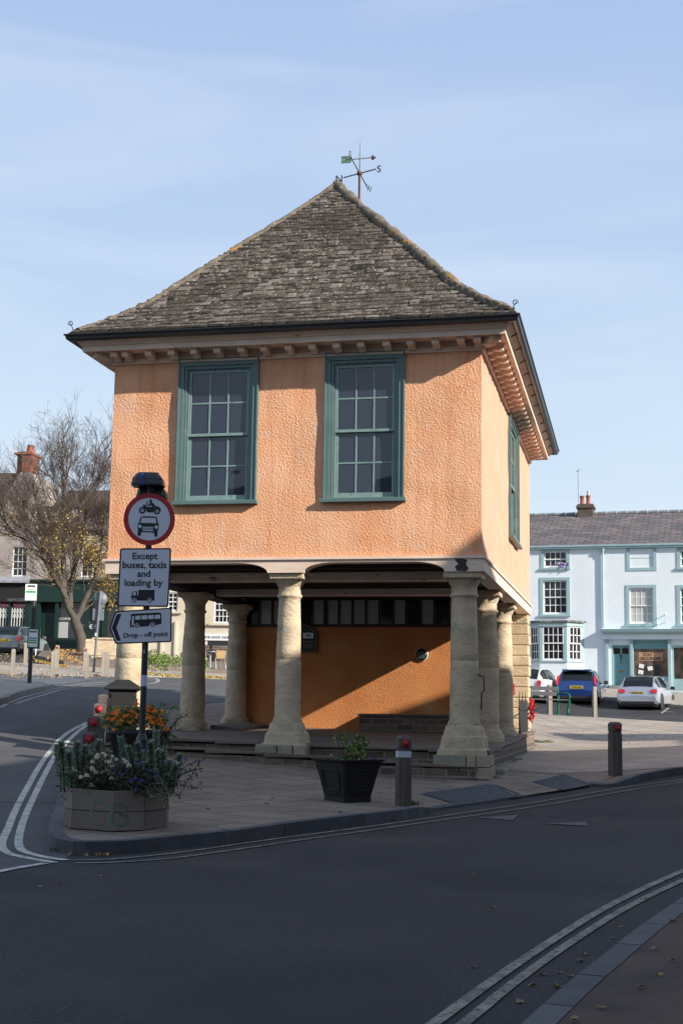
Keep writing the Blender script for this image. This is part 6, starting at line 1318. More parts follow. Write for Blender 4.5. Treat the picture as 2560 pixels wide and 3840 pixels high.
# ================================================================ CARS
def car(name, q, z, az, L, Wd, Ht, paint, label, lamp='low', plate_txt=None, spoiler=False, roundish=False):
    o = empty(name, (q.x, q.y, z), -az, label, 'car', 'cars parked round the market place'); w = Wd/2; k = Ht/1.45
    # stations: y, zbottom, halfwidth low, zbelt, halfwidth belt, ztop, halfwidth top
    S_ = [(0.0, .34, w*.86, .58*k, w*.84, .60*k, w*.5), (.05, .27, w*.95, .74*k, w*.92, .78*k, w*.6), (.12, .24, w*.98, .90*k, w*.92, .98*k, w*.74), (.30, .22, w, .95*k, w*.955, 1.22*k, w*.73), (.52, .22, w, .955*k, w*.965, 1.39*k, w*.70),
          (1.0, .20, w, .95*k, w*.97, 1.455*k, w*.69), (L*.47, .20, w, .93*k, w*.975, 1.45*k, w*.69), (L*.58, .20, w, .92*k, w*.97, 1.36*k, w*.68), (L*.72, .20, w, .91*k, w*.95, .99*k, w*.74), (L*.85, .22, w*.98, .82*k, w*.90, .88*k, w*.68), (L*.955, .24, w*.93, .68*k, w*.80, .74*k, w*.55), (L, .32, w*.80, .52*k, w*.72, .55*k, w*.4)]
    def ringp(s):
        y, zb, wl, zk, wk, zt, wt = s
        return [(0, y, zb), (wl*.88, y, zb), (wl, y, zb+.10), (wl*1.0, y, (zb+zk)/2), (wk, y, zk), (wt, y, zt-.015), (wt*.55, y, zt+.012), (0, y, zt+.018)]
    body, gl = MB(), MB(); R_ = [ringp(s) for s in S_]
    for sgn in (1, -1):
        for i in range(len(R_)-1):
            for j in range(7):
                qd = [R_[i][j], R_[i][j+1], R_[i+1][j+1], R_[i+1][j]]; qd = [Vector((p[0]*sgn, p[1], p[2])) for p in qd]
                if sgn > 0: qd.reverse()
                body.add(qd, [(0, 1, 2, 3)], 0, True)
                cabin = 3 <= i <= 6; isg = (j == 4 and (3 <= i <= 6)) or (j >= 5 and i in (2, 3)) or (j >= 5 and i == 7) or (j == 4 and i == 7)
                if isg:
                    n_ = (qd[1]-qd[0]).cross(qd[3]-qd[0]).normalized(); c_ = sum(qd, Vector())/4; sh = .90 if j == 4 else 1.0
                    if j == 4: pts = [c_+(p-c_)*.88+n_*.012 for p in qd]
                    else: pts = [p+n_*.010 for p in qd]; pts = [Vector((p.x*.93, p.y+(.0), p.z)) for p in pts]
                    gl.add(pts, [(0, 1, 2, 3)], 0, True)
        for i, rev in ((0, 1), (len(R_)-1, 0)):
            pts = [Vector((p[0]*sgn, p[1], p[2])) for p in R_[i]]; body.add(pts, [tuple(range(8)) if (sgn > 0) == bool(rev) else tuple(range(7, -1, -1))], 0)
    bo = body.build('body', paint, o); gl.build('windows', M_carglass, o)
    mb = MB(); mb.box(-w*.9, w*.9, .10, L-.1, .16, .30); mb.build('underbody', M_trim, o)
    mb = MB(); mb.box(-w*.78, w*.78, -.012, .10, .26, .37); mb.build('bumper_insert', M_trim, o)
    for y in (.72, L-.78):
        for sg_ in (1, -1):
            rt = MB(); Mx = Matrix.Rotation(R(90), 3, 'Y'); x0 = sg_*(w-.16)
            rt.lathe([(.20, -.09), (.30, -.10), (.325, -.06), (.325, .06), (.30, .10), (.20, .09)], (x0, y, .325), 20, M=Mx); wl_ = rt.build('wheel', M_tyre, o)
            rm = MB(); rm.lathe([(.04, 0), (.205, .0), (.205, .02), (.17, .02), (.16, .005), (.04, .005)], (x0+sg_*.092, y, .325), 16, M=Matrix.Rotation(R(90*sg_), 3, 'Y'))
            for a in range(6): an = a*math.pi/3; rm.obox((x0+sg_*.112, y+.09*math.cos(an), .325+.09*math.sin(an)), (.012, .17, .035), Matrix.Rotation(an, 3, 'X'))
            rm.build('rim', M_alloy, wl_)
            ac = MB(); ac.lathe([(.33, -.004), (.39, -.004), (.39, .004), (.33, .004)], (sg_*(w*1.002), y, .33), 20, M=Mx); ac.build('arch', M_trim, o)
    for sg_ in (1, -1):
        mr = MB(); mr.obox((sg_*(w+.09), L*.66, .98*k), (.20, .10, .14), None, 0, .8); mr.build('mirror', M_trim if not roundish else paint, o, bevel=.02)
        t = MB(); zc_, hh_, ww_ = (.80*k, .17, .30) if lamp == 'wide' else ((1.0*k, .42, .13) if lamp == 'tall' else (.80*k, .26, .20)); xc = sg_*(w*.90-ww_/2+.02)
        n = 14; pts = []
        for i in range(n):
            a = 2*math.pi*i/n; e = .65 if lamp != 'wide' else .75; cx_2, cz_2 = math.copysign(abs(math.cos(a))**e, math.cos(a)), math.copysign(abs(math.sin(a))**e, math.sin(a)); x = xc+ww_/2*cx_2+(.03 if lamp == 'tall' else 0)*cz_2*-sg_; z_ = zc_+hh_/2*cz_2
            yb = np.interp(z_/k, [.6, .78, .98, 1.22, 1.39], [0, .05, .12, .30, .52]); pts.append(Vector((x, yb-.03-.0*abs(x), z_)))
        t.ext(pts, (0, .12, 0)); t.build('tail_lamp', M_cardred, o)
    mb = MB(); mb.box(-.27, .27, -.02 if lamp != 'wide' else .02, .08, .66*k, .66*k+.12); pl = mb.build('number_plate', M_plate, o)
    if plate_txt: textmesh('lettering', plate_txt, M_trim, pl, (0, -.022 if lamp != 'wide' else .018, .66*k+.025), XV, ZV, width=.46, height=.075, bold=.02)
    if spoiler: mb = MB(); mb.box(-w*.66, w*.66, .22, .50, 1.40*k, 1.43*k); mb.box(-w*.66, w*.66, .22, .30, 1.431*k, 1.46*k); mb.build('spoiler', paint, o, bevel=.01)
    mb = MB(); mb.tube([(0, .9, 1.46*k), (0, .75, 1.62*k)], .008, 4); mb.build('aerial', M_trim, o)
    return o
M_silver = mat('silver_car_paint', (.50, .52, .56), .25, metal=.6, coat=1); M_blue = mat('blue_car_paint', (.010, .045, .19), .25, metal=.3, coat=1)
M_wcar = mat('white_car_paint', (.70, .71, .73), .3, coat=1); M_gcar = mat('grey_green_car_paint', (.16, .18, .17), .25, metal=.3, coat=1)
def carat(px, py, Z): d = EYE+ray(px, py)*Z; return Vector((d.x, d.y))
q = carat(2388, 2650, 55.5); car('parked_car', q, H(q.x, q.y), R(24), 3.95, 1.74, 1.42, M_silver, 'silver hatchback with wide red tail lamps parked before the shop', 'wide', 'WG62 CXL')
q = carat(2160, 2640, 57.5); car('parked_car', q, H(q.x, q.y), R(15.5), 4.25, 1.86, 1.48, M_blue, 'bright blue hatchback with a roof spoiler parked before the white house', 'tall', 'TH500 MAB', spoiler=True)
q = carat(1962, 2640, 57); car('parked_car', q, H(q.x, q.y), R(26), 3.55, 1.63, 1.45, M_wcar, 'small white car half hidden behind the corner of the hall', 'round', None, roundish=True)
q = carat(15, 2452, 66.5); car('parked_car', q, H(q.x, q.y), R(12), 3.82, 1.72, 1.44, M_gcar, 'grey-green hatchback parked at the left edge before the dark shop', 'round', 'AV65 PXD', roundish=True)

# ================================================================ STREET FURNITURE FAR LEFT
def far(px, py, dz=0.06): return PZ(px, py, dz)
names = ['far left', 'behind the bus stop post', 'in front of the signless pole', 'behind its neighbour near the bike hoops', 'beside the round sign back', 'behind its neighbour near the stone pillar', 'right of the round sign post', 'at the hall column']
for i, (px, pb, pt) in enumerate(((48, 2528, 2431), (96, 2493, 2408), (198, 2535, 2440), (213, 2504, 2417), (325, 2538, 2446), (319, 2512, 2426), (388, 2523, 2438), (402, 2533, 2440))):
    q, s = far(px, pb); bollard(q, H(q.x, q.y)+.05, 15.5*s, (pb-pt)*s, 'silvered oak bollard on the pale plaza, '+names[i], 'oak bollards on the far plaza', M_oakpale, i in (3, 5), False, .2)
# market place bollards, right
for px, pb, pt, lb in ((2228, 2683, 2573, 'silvered oak bollard standing in front of the blue car'), (2060, 2674, 2566, 'silvered oak bollard behind the green-ended bench')):
    q, s = far(px, pb, KH); bollard(q, H(q.x, q.y)+KH, 15*s, (pb-pt)*s, lb, 'oak bollards on the market place', M_oakpale, False, False, .3, cap=False)
# bus stop flag and timetable
q, s = far(111, 2562, KH); bz = H(q.x, q.y)+KH; bs_o = empty('bus_stop', (q.x, q.y, bz), .12, 'bus stop post with white flag and green timetable case', 'bus stop'); hz_ = (2562-2190)*s
M_bsg = mat('bus_stop_green', (.004, .10, .06), .4); M_lime = mat('green_band', (.03, .35, .10), .5); M_lblue = mat('blue_band', (.05, .16, .45), .5)
mb = MB(); mb.tube([(0, 0, -.1), (.02, 0, hz_)], .065, 12); mb.box(-.03, .10, -.02, .06, hz_*.38, hz_); mb.build('post', M_blackworn, bs_o)
zf_ = hz_-62*s; mb = MB(); mb.box(-.24, .10, -.07, -.04, zf_, hz_); flg = mb.build('flag', M_white, bs_o)
mb = MB(); mb.box(-.215, .075, -.075, -.0705, zf_+29*s, zf_+36*s); mb.build('band', M_lime, flg)
mb = MB(); mb.box(-.18, .05, -.075, -.0705, hz_-11*s, hz_-5*s); mb.build('bus_symbol', M_trim, flg); textmesh('lettering', 'Bus Stop', M_grey, flg, (-.07, -.073, zf_+40*s), XV, ZV, width=.18, height=.035)
z0 = (2562-2433)*s; z1 = (2562-2356)*s; mb = MB(); mb.box(-.10, .26, -.16, .05, z0, z1); cs_ = mb.build('timetable_case', M_bsg, bs_o, bevel=.01)
mb = MB(); mb.box(-.065, .20, -.168, -.161, z0+.05, z1-.05); mb.build('timetable', M_white, cs_)
for k, m_ in ((.78, M_trim), (.47, M_lblue), (.36, M_lime), (.25, M_lime)): mb = MB(); mb.box(-.05, .17, -.173, -.1685, z0+(z1-z0)*k, z0+(z1-z0)*k+.04); mb.build('notice', m_, cs_)
# cycle hoops
for (x0, x1, pb, pt, lb) in ((134, 159, 2460, 2404, 'shiny steel cycle hoop nearest the bus stop'), (150, 187, 2456, 2403, 'steel cycle hoop second from the bus stop'), (171, 196, 2452, 2400, 'steel cycle hoop third from the bus stop'), (216, 240, 2450, 2400, 'steel cycle hoop second from the tree'), (238, 268, 2446, 2396, 'steel cycle hoop nearest the tree')):
    q, s = far(x0, pb, .0); q2, _ = far(x1, pb-4, .0); o = empty('cycle_hoop', (q.x, q.y, H(q.x, q.y)), 0, lb, 'cycle rack', 'cycle hoops by the tree'); e = Vector((q2.x-q.x, q2.y-q.y+.3, H(q2.x, q2.y)-H(q.x, q.y))); h_ = .85; mb = MB()
    pts = [Vector((0, 0, -.1)), Vector((0, 0, h_-.15))]+[Vector((0, 0, h_-.15))+e*(.16*(1-math.cos(a)))+ZV*.15*math.sin(a) for a in (.5, 1.0, 1.57)]+[e*.84+ZV*h_-ZV*0]+[e*(.84+.16*math.sin(a))+ZV*(h_-.15+.15*math.cos(a)) for a in (.5, 1.0, 1.57)]+[e-ZV*.1]
    mb.tube(pts, .028, 8); mb.build('hoop', M_steel, o)
# sign posts seen from behind
q, s = far(205, 2440, .0); o = empty('signpost_back', (q.x, q.y, H(q.x, q.y)), .1, 'slim grey pole with one rectangular sign seen from behind', 'sign post', 'sign posts seen from behind'); hz_ = (2440-2184)*s
mb = MB(); mb.tube([(0, 0, 0), (0.1, 0, hz_)], .045, 8); mb.build('pole', M_grey, o); mb = MB(); mb.box(-.26, .02, .06, .075, (2440-2302)*s, (2440-2256)*s); mb.build('sign_back', M_grey, o); mb = MB(); mb.box(-.01, .11, -.06, .06, (2440-2356)*s, (2440-2368)*s+.25); mb.build('sticker', M_white, o)
q, s = far(351, 2526, .0); o = empty('signpost_back', (q.x, q.y, H(q.x, q.y)), .05, 'grey pole with round and square signs seen from behind', 'sign post', 'sign posts seen from behind'); hz_ = (2526-2216)*s; ln = 14*s/((2526-2216)*s)
mb = MB(); mb.tube([(0, 0, 0), (ln*hz_, 0, hz_)], .045, 8); mb.build('pole', M_grey, o)
zc_ = (2526-2245)*s; mb = MB(); mb.lathe([(.001, 0), (28*s, 0), (28*s, .012), (.001, .012)], (ln*zc_, .07, zc_), 24, M=Matrix.Rotation(R(90), 3, 'X')); mb.build('round_sign_back', M_grey, o)
z0, z1 = (2526-2326)*s, (2526-2282)*s; mb = MB(); mb.box(ln*z0-.21, ln*z0+.21, .05, .062, z0, z1); mb.build('square_sign_back', M_grey, o)
z0, z1 = (2526-2278)*s, (2526-2268)*s; mb = MB(); mb.box(ln*z0-.14, ln*z0+.2, .05, .062, z0, z1); mb.build('small_sign_back', M_grey, o)
mb = MB(); mb.tube([(ln*.72*1, 0, (2526-2386)*s), (ln*.85, 0, (2526-2374)*s)], .05, 8); mb.build('sticker', M_white, o)
# stone pillar, low wall, stone bench
q, s = far(334, 2482, .0); o = empty('stone_pillar', (q.x, q.y, H(q.x, q.y)), .2, 'square pale stone gate pillar at the foot of the tree', 'pillar'); h_ = 82*s
mb = MB(); mb.obox((0, 0, h_*.46), (.38, .5, h_*.96)); mb.build('shaft', M_stone, o, bevel=.02); mb = MB(); mb.obox((0, 0, h_*.97), (.44, .56, .12), None, 0, .7); mb.build('cap', M_stone, o, bevel=.02)
q, s = far(395, 2484, .0); o = empty('low_wall', (q.x, q.y, H(q.x, q.y)), .1, 'low weathered stone wall running from the pillar behind the hall', 'wall'); mb = MB(); mb.box(-.55, 1.5, -.15, .25, -.3, .98); mb.build('stonework', M_stone, o, bevel=.02); mb = MB(); mb.box(-.6, 1.55, -.22, .3, .981, 1.06); mb.build('coping', M_stone, o, bevel=.02)
o = empty('stone_bench', (q.x-.05, q.y-.75, H(q.x, q.y-.75)), .1, 'stone slab seat before the low wall by the bollards', 'bench'); mb = MB(); mb.box(-.5, .6, -.2, .2, .34, .42); mb.build('seat', M_stone, o, bevel=.01); 
for x in (-.35, .45): mb = MB(); mb.box(x-.08, x+.08, -.17, .17, -.1, .339); mb.build('leg', M_stone, o)

# ---- café chairs and tables
def chair(q, z, rz, label):
    o = empty('cafe_chair', (q.x, q.y, z), rz, label, 'chair', 'woven café chairs'); 
    mb = MB(); mb.box(-.21, .21, -.2, .2, .43, .455); mb.build('seat', M_wicker, o, bevel=.01)
    mb = MB(); mb.add([(-.20, .20, .47), (.20, .20, .47), (.23, .25, .80), (-.23, .25, .80), (-.20, .215, .47), (.20, .215, .47), (.23, .265, .80), (-.23, .265, .80)], [(0, 1, 2, 3), (7, 6, 5, 4), (0, 4, 5, 1), (3, 2, 6, 7), (0, 3, 7, 4), (1, 5, 6, 2)]); mb.build('backrest', M_wicker, o)
    for x in (-.24, .24):
        mb = MB(); mb.tube([(x, -.22, 0), (x, -.2, .45), (x, -.16, .64), (x, .1, .66), (x*.98, .24, .68)], .013, 6); mb.build('arm_frame', M_steel, o); mb = MB(); mb.tube([(x, .28, 0), (x*.95, .18, .44), (x*.95, .26, .82)], .013, 6); mb.build('leg', M_steel, o)
    return o
def tbl(q, z, label):
    o = empty('cafe_table', (q.x, q.y, z), 0, label, 'table', 'café tables'); mb = MB(); mb.lathe([(.001, .71), (.33, .71), (.34, .725), (.33, .74), (.001, .74)], n=20); mb.build('table_top', M_steel, o); mb = MB(); mb.tube([(0, 0, .02), (0, 0, .71)], .035, 8); mb.lathe([(.25, 0), (.22, .03), (.04, .05)], n=12); mb.build('pedestal', M_steel, o); return o
for px, py, rz, lb in ((759, 2510, 2.9, 'tan woven café chair with steel arms, left of the table under the banner'), (818, 2508, 3.7, 'tan woven café chair turned inward, right of the table under the banner')):
    q, s = far(px, py, .22); chair(q, LT(q.x, q.y), rz, lb)
q, s = far(788, 2506, .22); tbl(q, LT(q.x, q.y), 'steel café table between two chairs under the banner')
for px, py, rz, lb in ((243, 2428, 2.8, 'tan woven café chair left of the tree trunk'), (277, 2430, 1.9, 'tan woven café chair seen side on against the tree trunk')):
    q, s = far(px, py, .1); chair(q, H(q.x, q.y)+.2, rz, lb)
q, s = far(212, 2428, .1); tbl(q, H(q.x, q.y)+.2, 'steel café table with a red flower outside the coffee shop')
q, s = far(356, 2410, .1); o = empty('a_board', (q.x, q.y, H(q.x, q.y)+.1), .2, 'black chalk A-board outside the coffee shop', 'sign'); mb = MB()
for k in (1, -1): mb.ext([(-.35, k*.28, 0), (.35, k*.28, 0), (.33, 0, 1.05), (-.33, 0, 1.05)], (0, k*.02, 0))
mb.build('boards', M_trim, o); mb = MB(); mb.box(-.05, .2, -.31, -.3, .2, .3); mb.build('chalk_mark', M_white, o)
# shrubs at the foot of the rendered house
for px, py, r_2, lb in ((590, 2512, .75, 'round bright green shrub against the rendered house left of the column'), (640, 2514, .55, 'small grey-green shrub beside the round one at the column'), (737, 2518, .45, 'sliver of bright green shrub between column and café chairs')):
    q, s = far(px, py, .22); o = empty('shrub', (q.x, q.y+.4, LT(q.x, q.y)), 0, lb, 'shrub', 'shrubs by the rendered house'); mb = MB()
    for _ in range(9): leafball(mb, (random.uniform(-r_2, r_2)*.7, random.uniform(-.2, .2), random.uniform(.15, r_2*.9)), (r_2*.4, .3, r_2*.35), 70, .10, .03)
    mb.build('foliage', M_leafb, o)

# ---- the bare tree
TB = Vector((-11.9, 62.0)); tq, ts_ = PZ(308, 2455, .1); TB = tq; tz = H(TB.x, TB.y); TO = Vector((TB.x, TB.y, tz))
tree = empty('autumn_tree', TO, 0, 'nearly bare tree with forked leaning trunk and last yellow leaves left of the hall', 'tree')
def tp(px, py, dy=0.0): return atY(px, py, TB.y+dy)-TO
trunk, crown, leaves = MB(), MB(), MB(); rt_ = random.Random(11)
def limb(pts, r0, r1): trunk.tube(pts, [r0+(r1-r0)*i/(len(pts)-1) for i in range(len(pts))], 9)
limbs = [([(312, 2475, 0), (308, 2440, 0), (300, 2390, 0), (288, 2345, 0), (280, 2318, 0)], .27, .21),
         ([(281, 2322, 0), (262, 2285, 0), (246, 2245, -.2), (235, 2200, -.3), (222, 2155, -.5), (205, 2110, -.7), (185, 2060, -.9), (165, 2010, -1.1)], .16, .06),
         ([(262, 2283, 0), (262, 2240, .2), (266, 2195, .3), (275, 2140, .4), (277, 2090, .5), (283, 2040, .6), (290, 1980, .7), (300, 1900, .8)], .14, .05),
         ([(284, 2330, 0), (300, 2300, .2), (320, 2255, .3), (343, 2205, .4), (362, 2160, .5), (378, 2100, .6), (384, 2040, .7), (388, 1980, .8)], .16, .06),
         ([(236, 2205, -.3), (240, 2150, -.1), (236, 2090, 0), (238, 2030, .1), (240, 1960, .1), (240, 1860, .1), (236, 1780, 0)], .14, .06),
         ([(246, 2245, -.2), (215, 2190, -.6), (190, 2150, -.9), (170, 2110, -1.2), (150, 2060, -1.4)], .12, .05),
         ([(275, 2140, .4), (300, 2080, .7), (315, 2010, .9), (322, 1900, 1.0), (335, 1850, 1.0)], .10, .05),
         ([(205, 2110, -.7), (160, 2060, -.9), (110, 2030, -1.0), (60, 2010, -1.1), (10, 2000, -1.2)], .07, .03)]
ends = []
for L_, a, b in limbs:
    pts = [tp(*p)+Vector((rt_.uniform(-.05, .05), 0, 0)) for p in L_]; limb(pts, a, b); ends.append((pts, a, b))
def grow(p, d, L, r, lev):
    pts = [p]; n = 4; dd = d.copy()
    for i in range(n):
        dd = (dd+Vector((rt_.gauss(0, .12), rt_.gauss(0, .12), rt_.gauss(.05, .08)))).normalized(); pts.append(pts[-1]+dd*L/n)
    crown.tube(pts, [max(.0045, r*(1-.65*i/n)) for i in range(n+1)], 4 if lev < 2 else 3, cap=False)
    if lev == 0 and False: return
    k = (5, 4, 4, 3)[min(lev, 3)] if lev < 4 else 0
    for _ in range(k):
        t = rt_.uniform(.2, 1); i0 = min(int(t*n), n-1); q = pts[i0].lerp(pts[i0+1], t*n-i0); ax = (pts[i0+1]-pts[i0]).normalized(); o1 = ax.orthogonal().normalized(); o2 = ax.cross(o1); an = rt_.uniform(0, 6.283)
        nd = (ax*.85+(o1*math.cos(an)+o2*math.sin(an))*rt_.uniform(.5, .85)+Vector((0, 0, .12))).normalized()
        if nd.z < -.2: nd.z *= .3
        if lev < 3: grow(q, nd, L*rt_.uniform(.5, .72), r*.52, lev+1)
        if lev == 3 and _ < 1: crown.tube([q, q+nd*L*.5], .0045, 3, cap=False)
    e = pts[-1]+TO; 
    if lev >= 2:
        hgt = pts[-1].z; prob = .62 if (hgt < 5.9 and pts[-1].x > -.1) else (.14 if (hgt < 5.4 and pts[-1].x > -1.6) else (.05 if hgt < 6.6 else 0))
        if rt_.random() < prob:
            for _ in range(rt_.randint(3, 7)): leaves.leaf(pts[rt_.randint(1, n)]+Vector((rt_.gauss(0, .12), rt_.gauss(0, .12), rt_.gauss(0, .12))), (rt_.uniform(-1, 1), rt_.uniform(-1, 1), rt_.uniform(-1, .3)), .085, .035)
for gi, (pts, a, b) in enumerate(ends):
    if gi == 0: continue
    for i in range(1, len(pts)):
        for _ in range(2 if i < len(pts)-1 else 4):
            ax = (pts[i]-pts[i-1]).normalized(); o1 = ax.orthogonal().normalized(); o2 = ax.cross(o1); an = rt_.uniform(0, 6.283); side = o1*math.cos(an)+o2*math.sin(an)
            dd = (ax*.8+side*rt_.uniform(.5, 1.0)+Vector((0, 0, .25))).normalized(); 
            if i < 3 and gi < 5 and rt_.random() < .5: continue
            rem = 1-i/len(pts); grow(pts[i-1].lerp(pts[i], rt_.random()), dd, rt_.uniform(1.3, 2.2), max(.028, b*.5), 0)
for px, py, L in ((236, 1782, 1.9), (300, 1900, 2.5), (388, 1980, 3.2), (335, 1850, 2.4), (165, 2010, 3.0), (150, 2060, 2.6), (240, 1860, 2.1), (205, 2110, 2.6), (378, 2100, 2.6), (60, 2010, 2.0), (100, 2030, 2.4)):
    for _ in range(2): p = tp(px, py, rt_.uniform(-.5, .5)); grow(p, Vector((rt_.uniform(-.5, .5)+(px-260)/260, rt_.uniform(-.4, .4), 1)).normalized(), L, .04, 0)
trunk.build('trunk', M_bark, tree); crown.build('crown', M_twig, tree); leaves.build('leaves', M_yellow, tree)

# ================================================================ THINGS AT THE HALL
def hallobj(name, label, cat, x, y, z, rz=0.0): return empty(name, hw(x, y, z), -PHI+rz, label, cat)
nb = hallobj('notice_board', 'black framed arched notice board on the orange wall behind the middle column', 'notice board', -4.98, YB-.03, 2.80)
M_ndark = mat('board_green_black', (.012, .018, .016), .4)
def nbp(k): return [(-.31*k, 0+.0, .03*(1-k)*10), (.31*k, 0, .03*(1-k)*10), (.31*k, 0, .50*k), (.20*k, 0, .53*k), (.12*k, 0, .62*k), (0, 0, .66*k), (-.12*k, 0, .62*k), (-.20*k, 0, .53*k), (-.31*k, 0, .50*k)]
mb = MB(); mb.ext([(x, 0, z) for x, y, z in nbp(1)], (0, -.045, 0)); mb.build('frame', M_ndark, nb)
mb = MB(); mb.tube([(x*.95, -.048, z*.96+.012) for x, y, z in nbp(1)]+[(-.31*.95, -.048, .012)], .005, 4); mb.build('border', mat('silver_line', (.5, .5, .48), .5), nb)
mb = MB(); mb.box(-.02, .23, -.052, -.046, .33, .46); em = mb.build('emblem', M_white, nb); mb = MB(); mb.box(-.02, .23, -.052, -.046, .27, .329); mb.build('blue_wave', M_navy, nb); mb = MB(); mb.box(-.02, .23, -.052, -.046, .24, .262); mb.build('gold_wave', mat('gold', (.35, .22, .05), .5), nb)
mb = MB(); mb.ext([(.05, -.054, .40), (.09, -.054, .375), (.14, -.054, .375), (.19, -.054, .41), (.15, -.054, .40), (.11, -.054, .415), (.09, -.054, .40)], (0, .001, 0)); mb.build('bird_symbol', M_trim, em)
for k, t in enumerate(('. . . . .', '. . . .')): mb = MB(); mb.box(0, .21, -.050, -.046, .17-k*.05, .19-k*.05); mb.build('lettering', M_grey, nb)
pq = hallobj('wall_plaque', 'small round green and white plaque on the sunlit orange wall', 'plaque', -2.20, YB-.03, 2.77)
MR = Matrix.Rotation(R(90), 3, 'X'); mb = MB(); mb.lathe([(.001, 0), (.15, 0), (.15, .02), (.001, .024)], n=28, M=MR); mb.build('rim', M_white, pq)
mb = MB(); mb.lathe([(.001, .0245), (.140, .0225), (.140, .026), (.001, .028)], n=28, M=MR); pd = mb.build('disc', mat('plaque_green', (.008, .03, .018), .4), pq)
for k, (w_, ) in enumerate(((.10,), (.18,), (.22,), (.23,), (.23,), (.22,), (.18,), (.12,))): mb = MB(); mb.box(-w_/2, w_/2, -.032, -.029, .085-k*.025, .094-k*.025); mb.build('lettering', M_grey, pd)
# railings round the memorial corner, with poppy wreath
rl = hallobj('iron_railing', 'black spiked iron railing on a stone curb at the rear corner of the hall', 'railing', -.03, 8.15, .42)
mb = MB(); mb.box(-.25, .06, -.1, 3.0, -.2, .33); mb.build('curb', M_rubble, rl, bevel=.02)
for z_ in (.36, 1.12): mb = MB(); mb.box(-.02, .02, 0, 2.9, z_, z_+.035); mb.build('rail', M_black, rl)
for i in range(22):
    y = .03+i*.135; mb = MB(); mb.tube([(0, y, .33), (0, y, 1.30 if i % 7 else 1.45), (0, y, 1.36 if i % 7 else 1.56)], [.011, .011, .002], 5); mb.build('baluster', M_black, rl)
mb = MB(); mb.tube([(.0, 2.9, 1.14), (.22, 2.9, 1.13)], .012, 5); mb.tube([(.0, 2.9, .38), (.22, 2.9, .38)], .012, 5); mb.build('return_bar', M_black, rl)
wr = hallobj('poppy_wreath', 'bright red poppy wreath hung on the corner of the black railing', 'wreath', .04, 10.75, 1.55); mb = MB()
for _ in range(150): a = random.uniform(0, 6.28); mb.leaf((random.gauss(0, .04), .20*math.cos(a)*.6+random.gauss(0, .04), .22*math.sin(a)+random.gauss(0, .03)), (random.uniform(-.2, 1), random.uniform(-1, 1), random.uniform(-1, 1)), .08, .035)
mb.build('petals', mat('poppy_red', (.42, .01, .015), .6), wr)
ns = hallobj('red_notice', 'small red notice fixed beside the rear railing', 'notice', -.12, 8.0, 2.0); mb = MB(); mb.box(-.02, .0, -.1, .12, -.12, .14); mb.build('panel', M_reflector, ns)
mr = MB(); mr.tube([(.0, 0, 0), (.03, -.05, -.02), (.11, -.05, -.05), (.12, -.05, -.28), (.07, -.03, -.33), (.065, -.02, -.62)], .012, 5); hk = hallobj('iron_hook', 'bent iron hook fixed to the right side of the front corner column', 'hook', -.10, .30, 2.14); mr.build('hook', M_black, hk)

# bench
q, s = far(1965, 2679, KH); qr, _ = far(2094, 2679, KH); dvec = (qr-q); rzb = math.atan2(dvec.y, dvec.x); bz = H(qr.x, qr.y)+KH
bn2 = empty('park_bench', (qr.x, qr.y, bz), rzb, 'dark slatted park bench with green cast iron end, right of the hall', 'bench'); Lb = 1.9; M_bench = mat('dark_bench_slat', (.06, .058, .06), .7, (.04, .04, .042), 4)
M_bgreen = mat('gloss_green_iron', (.005, .13, .065), .3)
for y0, z0 in ((-.42, .44), (-.30, .45), (-.18, .45)): mb = MB(); mb.box(-Lb, -.03, y0, y0+.09, z0, z0+.03); mb.build('seat_slat', M_bench, bn2)
for z0 in (.58, .74): mb = MB(); mb.box(-Lb, -.03, .02, .045, z0, z0+.13); mb.build('back_slat', M_bench, bn2)
for x in (-.02, -Lb):
    mb = MB(); mb.tube([(x, -.42, 0), (x, -.36, .05), (x, -.40, .25), (x, -.44, .42)], [.07, .04, .04, .05], 8); mb.tube([(x, .06, 0), (x, .02, .06), (x, .0, .42), (x, .05, .9)], [.07, .04, .04, .04], 8); mb.tube([(x, -.44, .42), (x, .0, .42)], .03, 8); mb.tube([(x, .02, .66), (x, -.25, .68), (x, -.42, .64), (x, -.46, .55), (x, -.42, .44)], .025, 8); mb.build('cast_end', M_bgreen, bn2)

# ================================================================ SMALL SCATTER
M_rleaf = [mat('dry_leaf', c_, .8) for c_ in ((.20, .11, .045), (.28, .15, .04), (.13, .075, .04), (.24, .17, .10))]
def fallen(i, q, z, r, rz, grp='single fallen leaves on the road'):
    rd = random.Random(i); mb = MB(); n = 9; pts = []
    for k in range(n): a = 2*math.pi*k/n; rr_ = r*(1 if k % 2 == 0 else rd.uniform(.45, .75))*rd.uniform(.8, 1.15); pts.append((rr_*math.cos(a)*1.2, rr_*math.sin(a)*.8, rd.uniform(0, r*.55)))
    mb.add([(0, 0, .004)]+pts, [(0, k+1, (k+1) % n+1) for k in range(n)]); o = mb.build('fallen_leaf', M_rleaf[i % 4]); o.location = (q.x, q.y, z+.004); o.rotation_euler = (0, 0, rz); return o
lf_px = [(1774, 3282), (1844, 3404), (2354, 3260), (2325, 3478), (2295, 3521), (2190, 3581), (2173, 3607), (2095, 3649), (2036, 3658), (1990, 3700), (1778, 3630), (1948, 3762), (2140, 3663), (2090, 3703), (2420, 3375), (380, 3286), (225, 3312), (560, 3185), (660, 3175), (150, 3328), (455, 3340), (195, 3045), (15, 3100), (60, 2980), (1480, 3080), (1090, 3128), (232, 2908)]
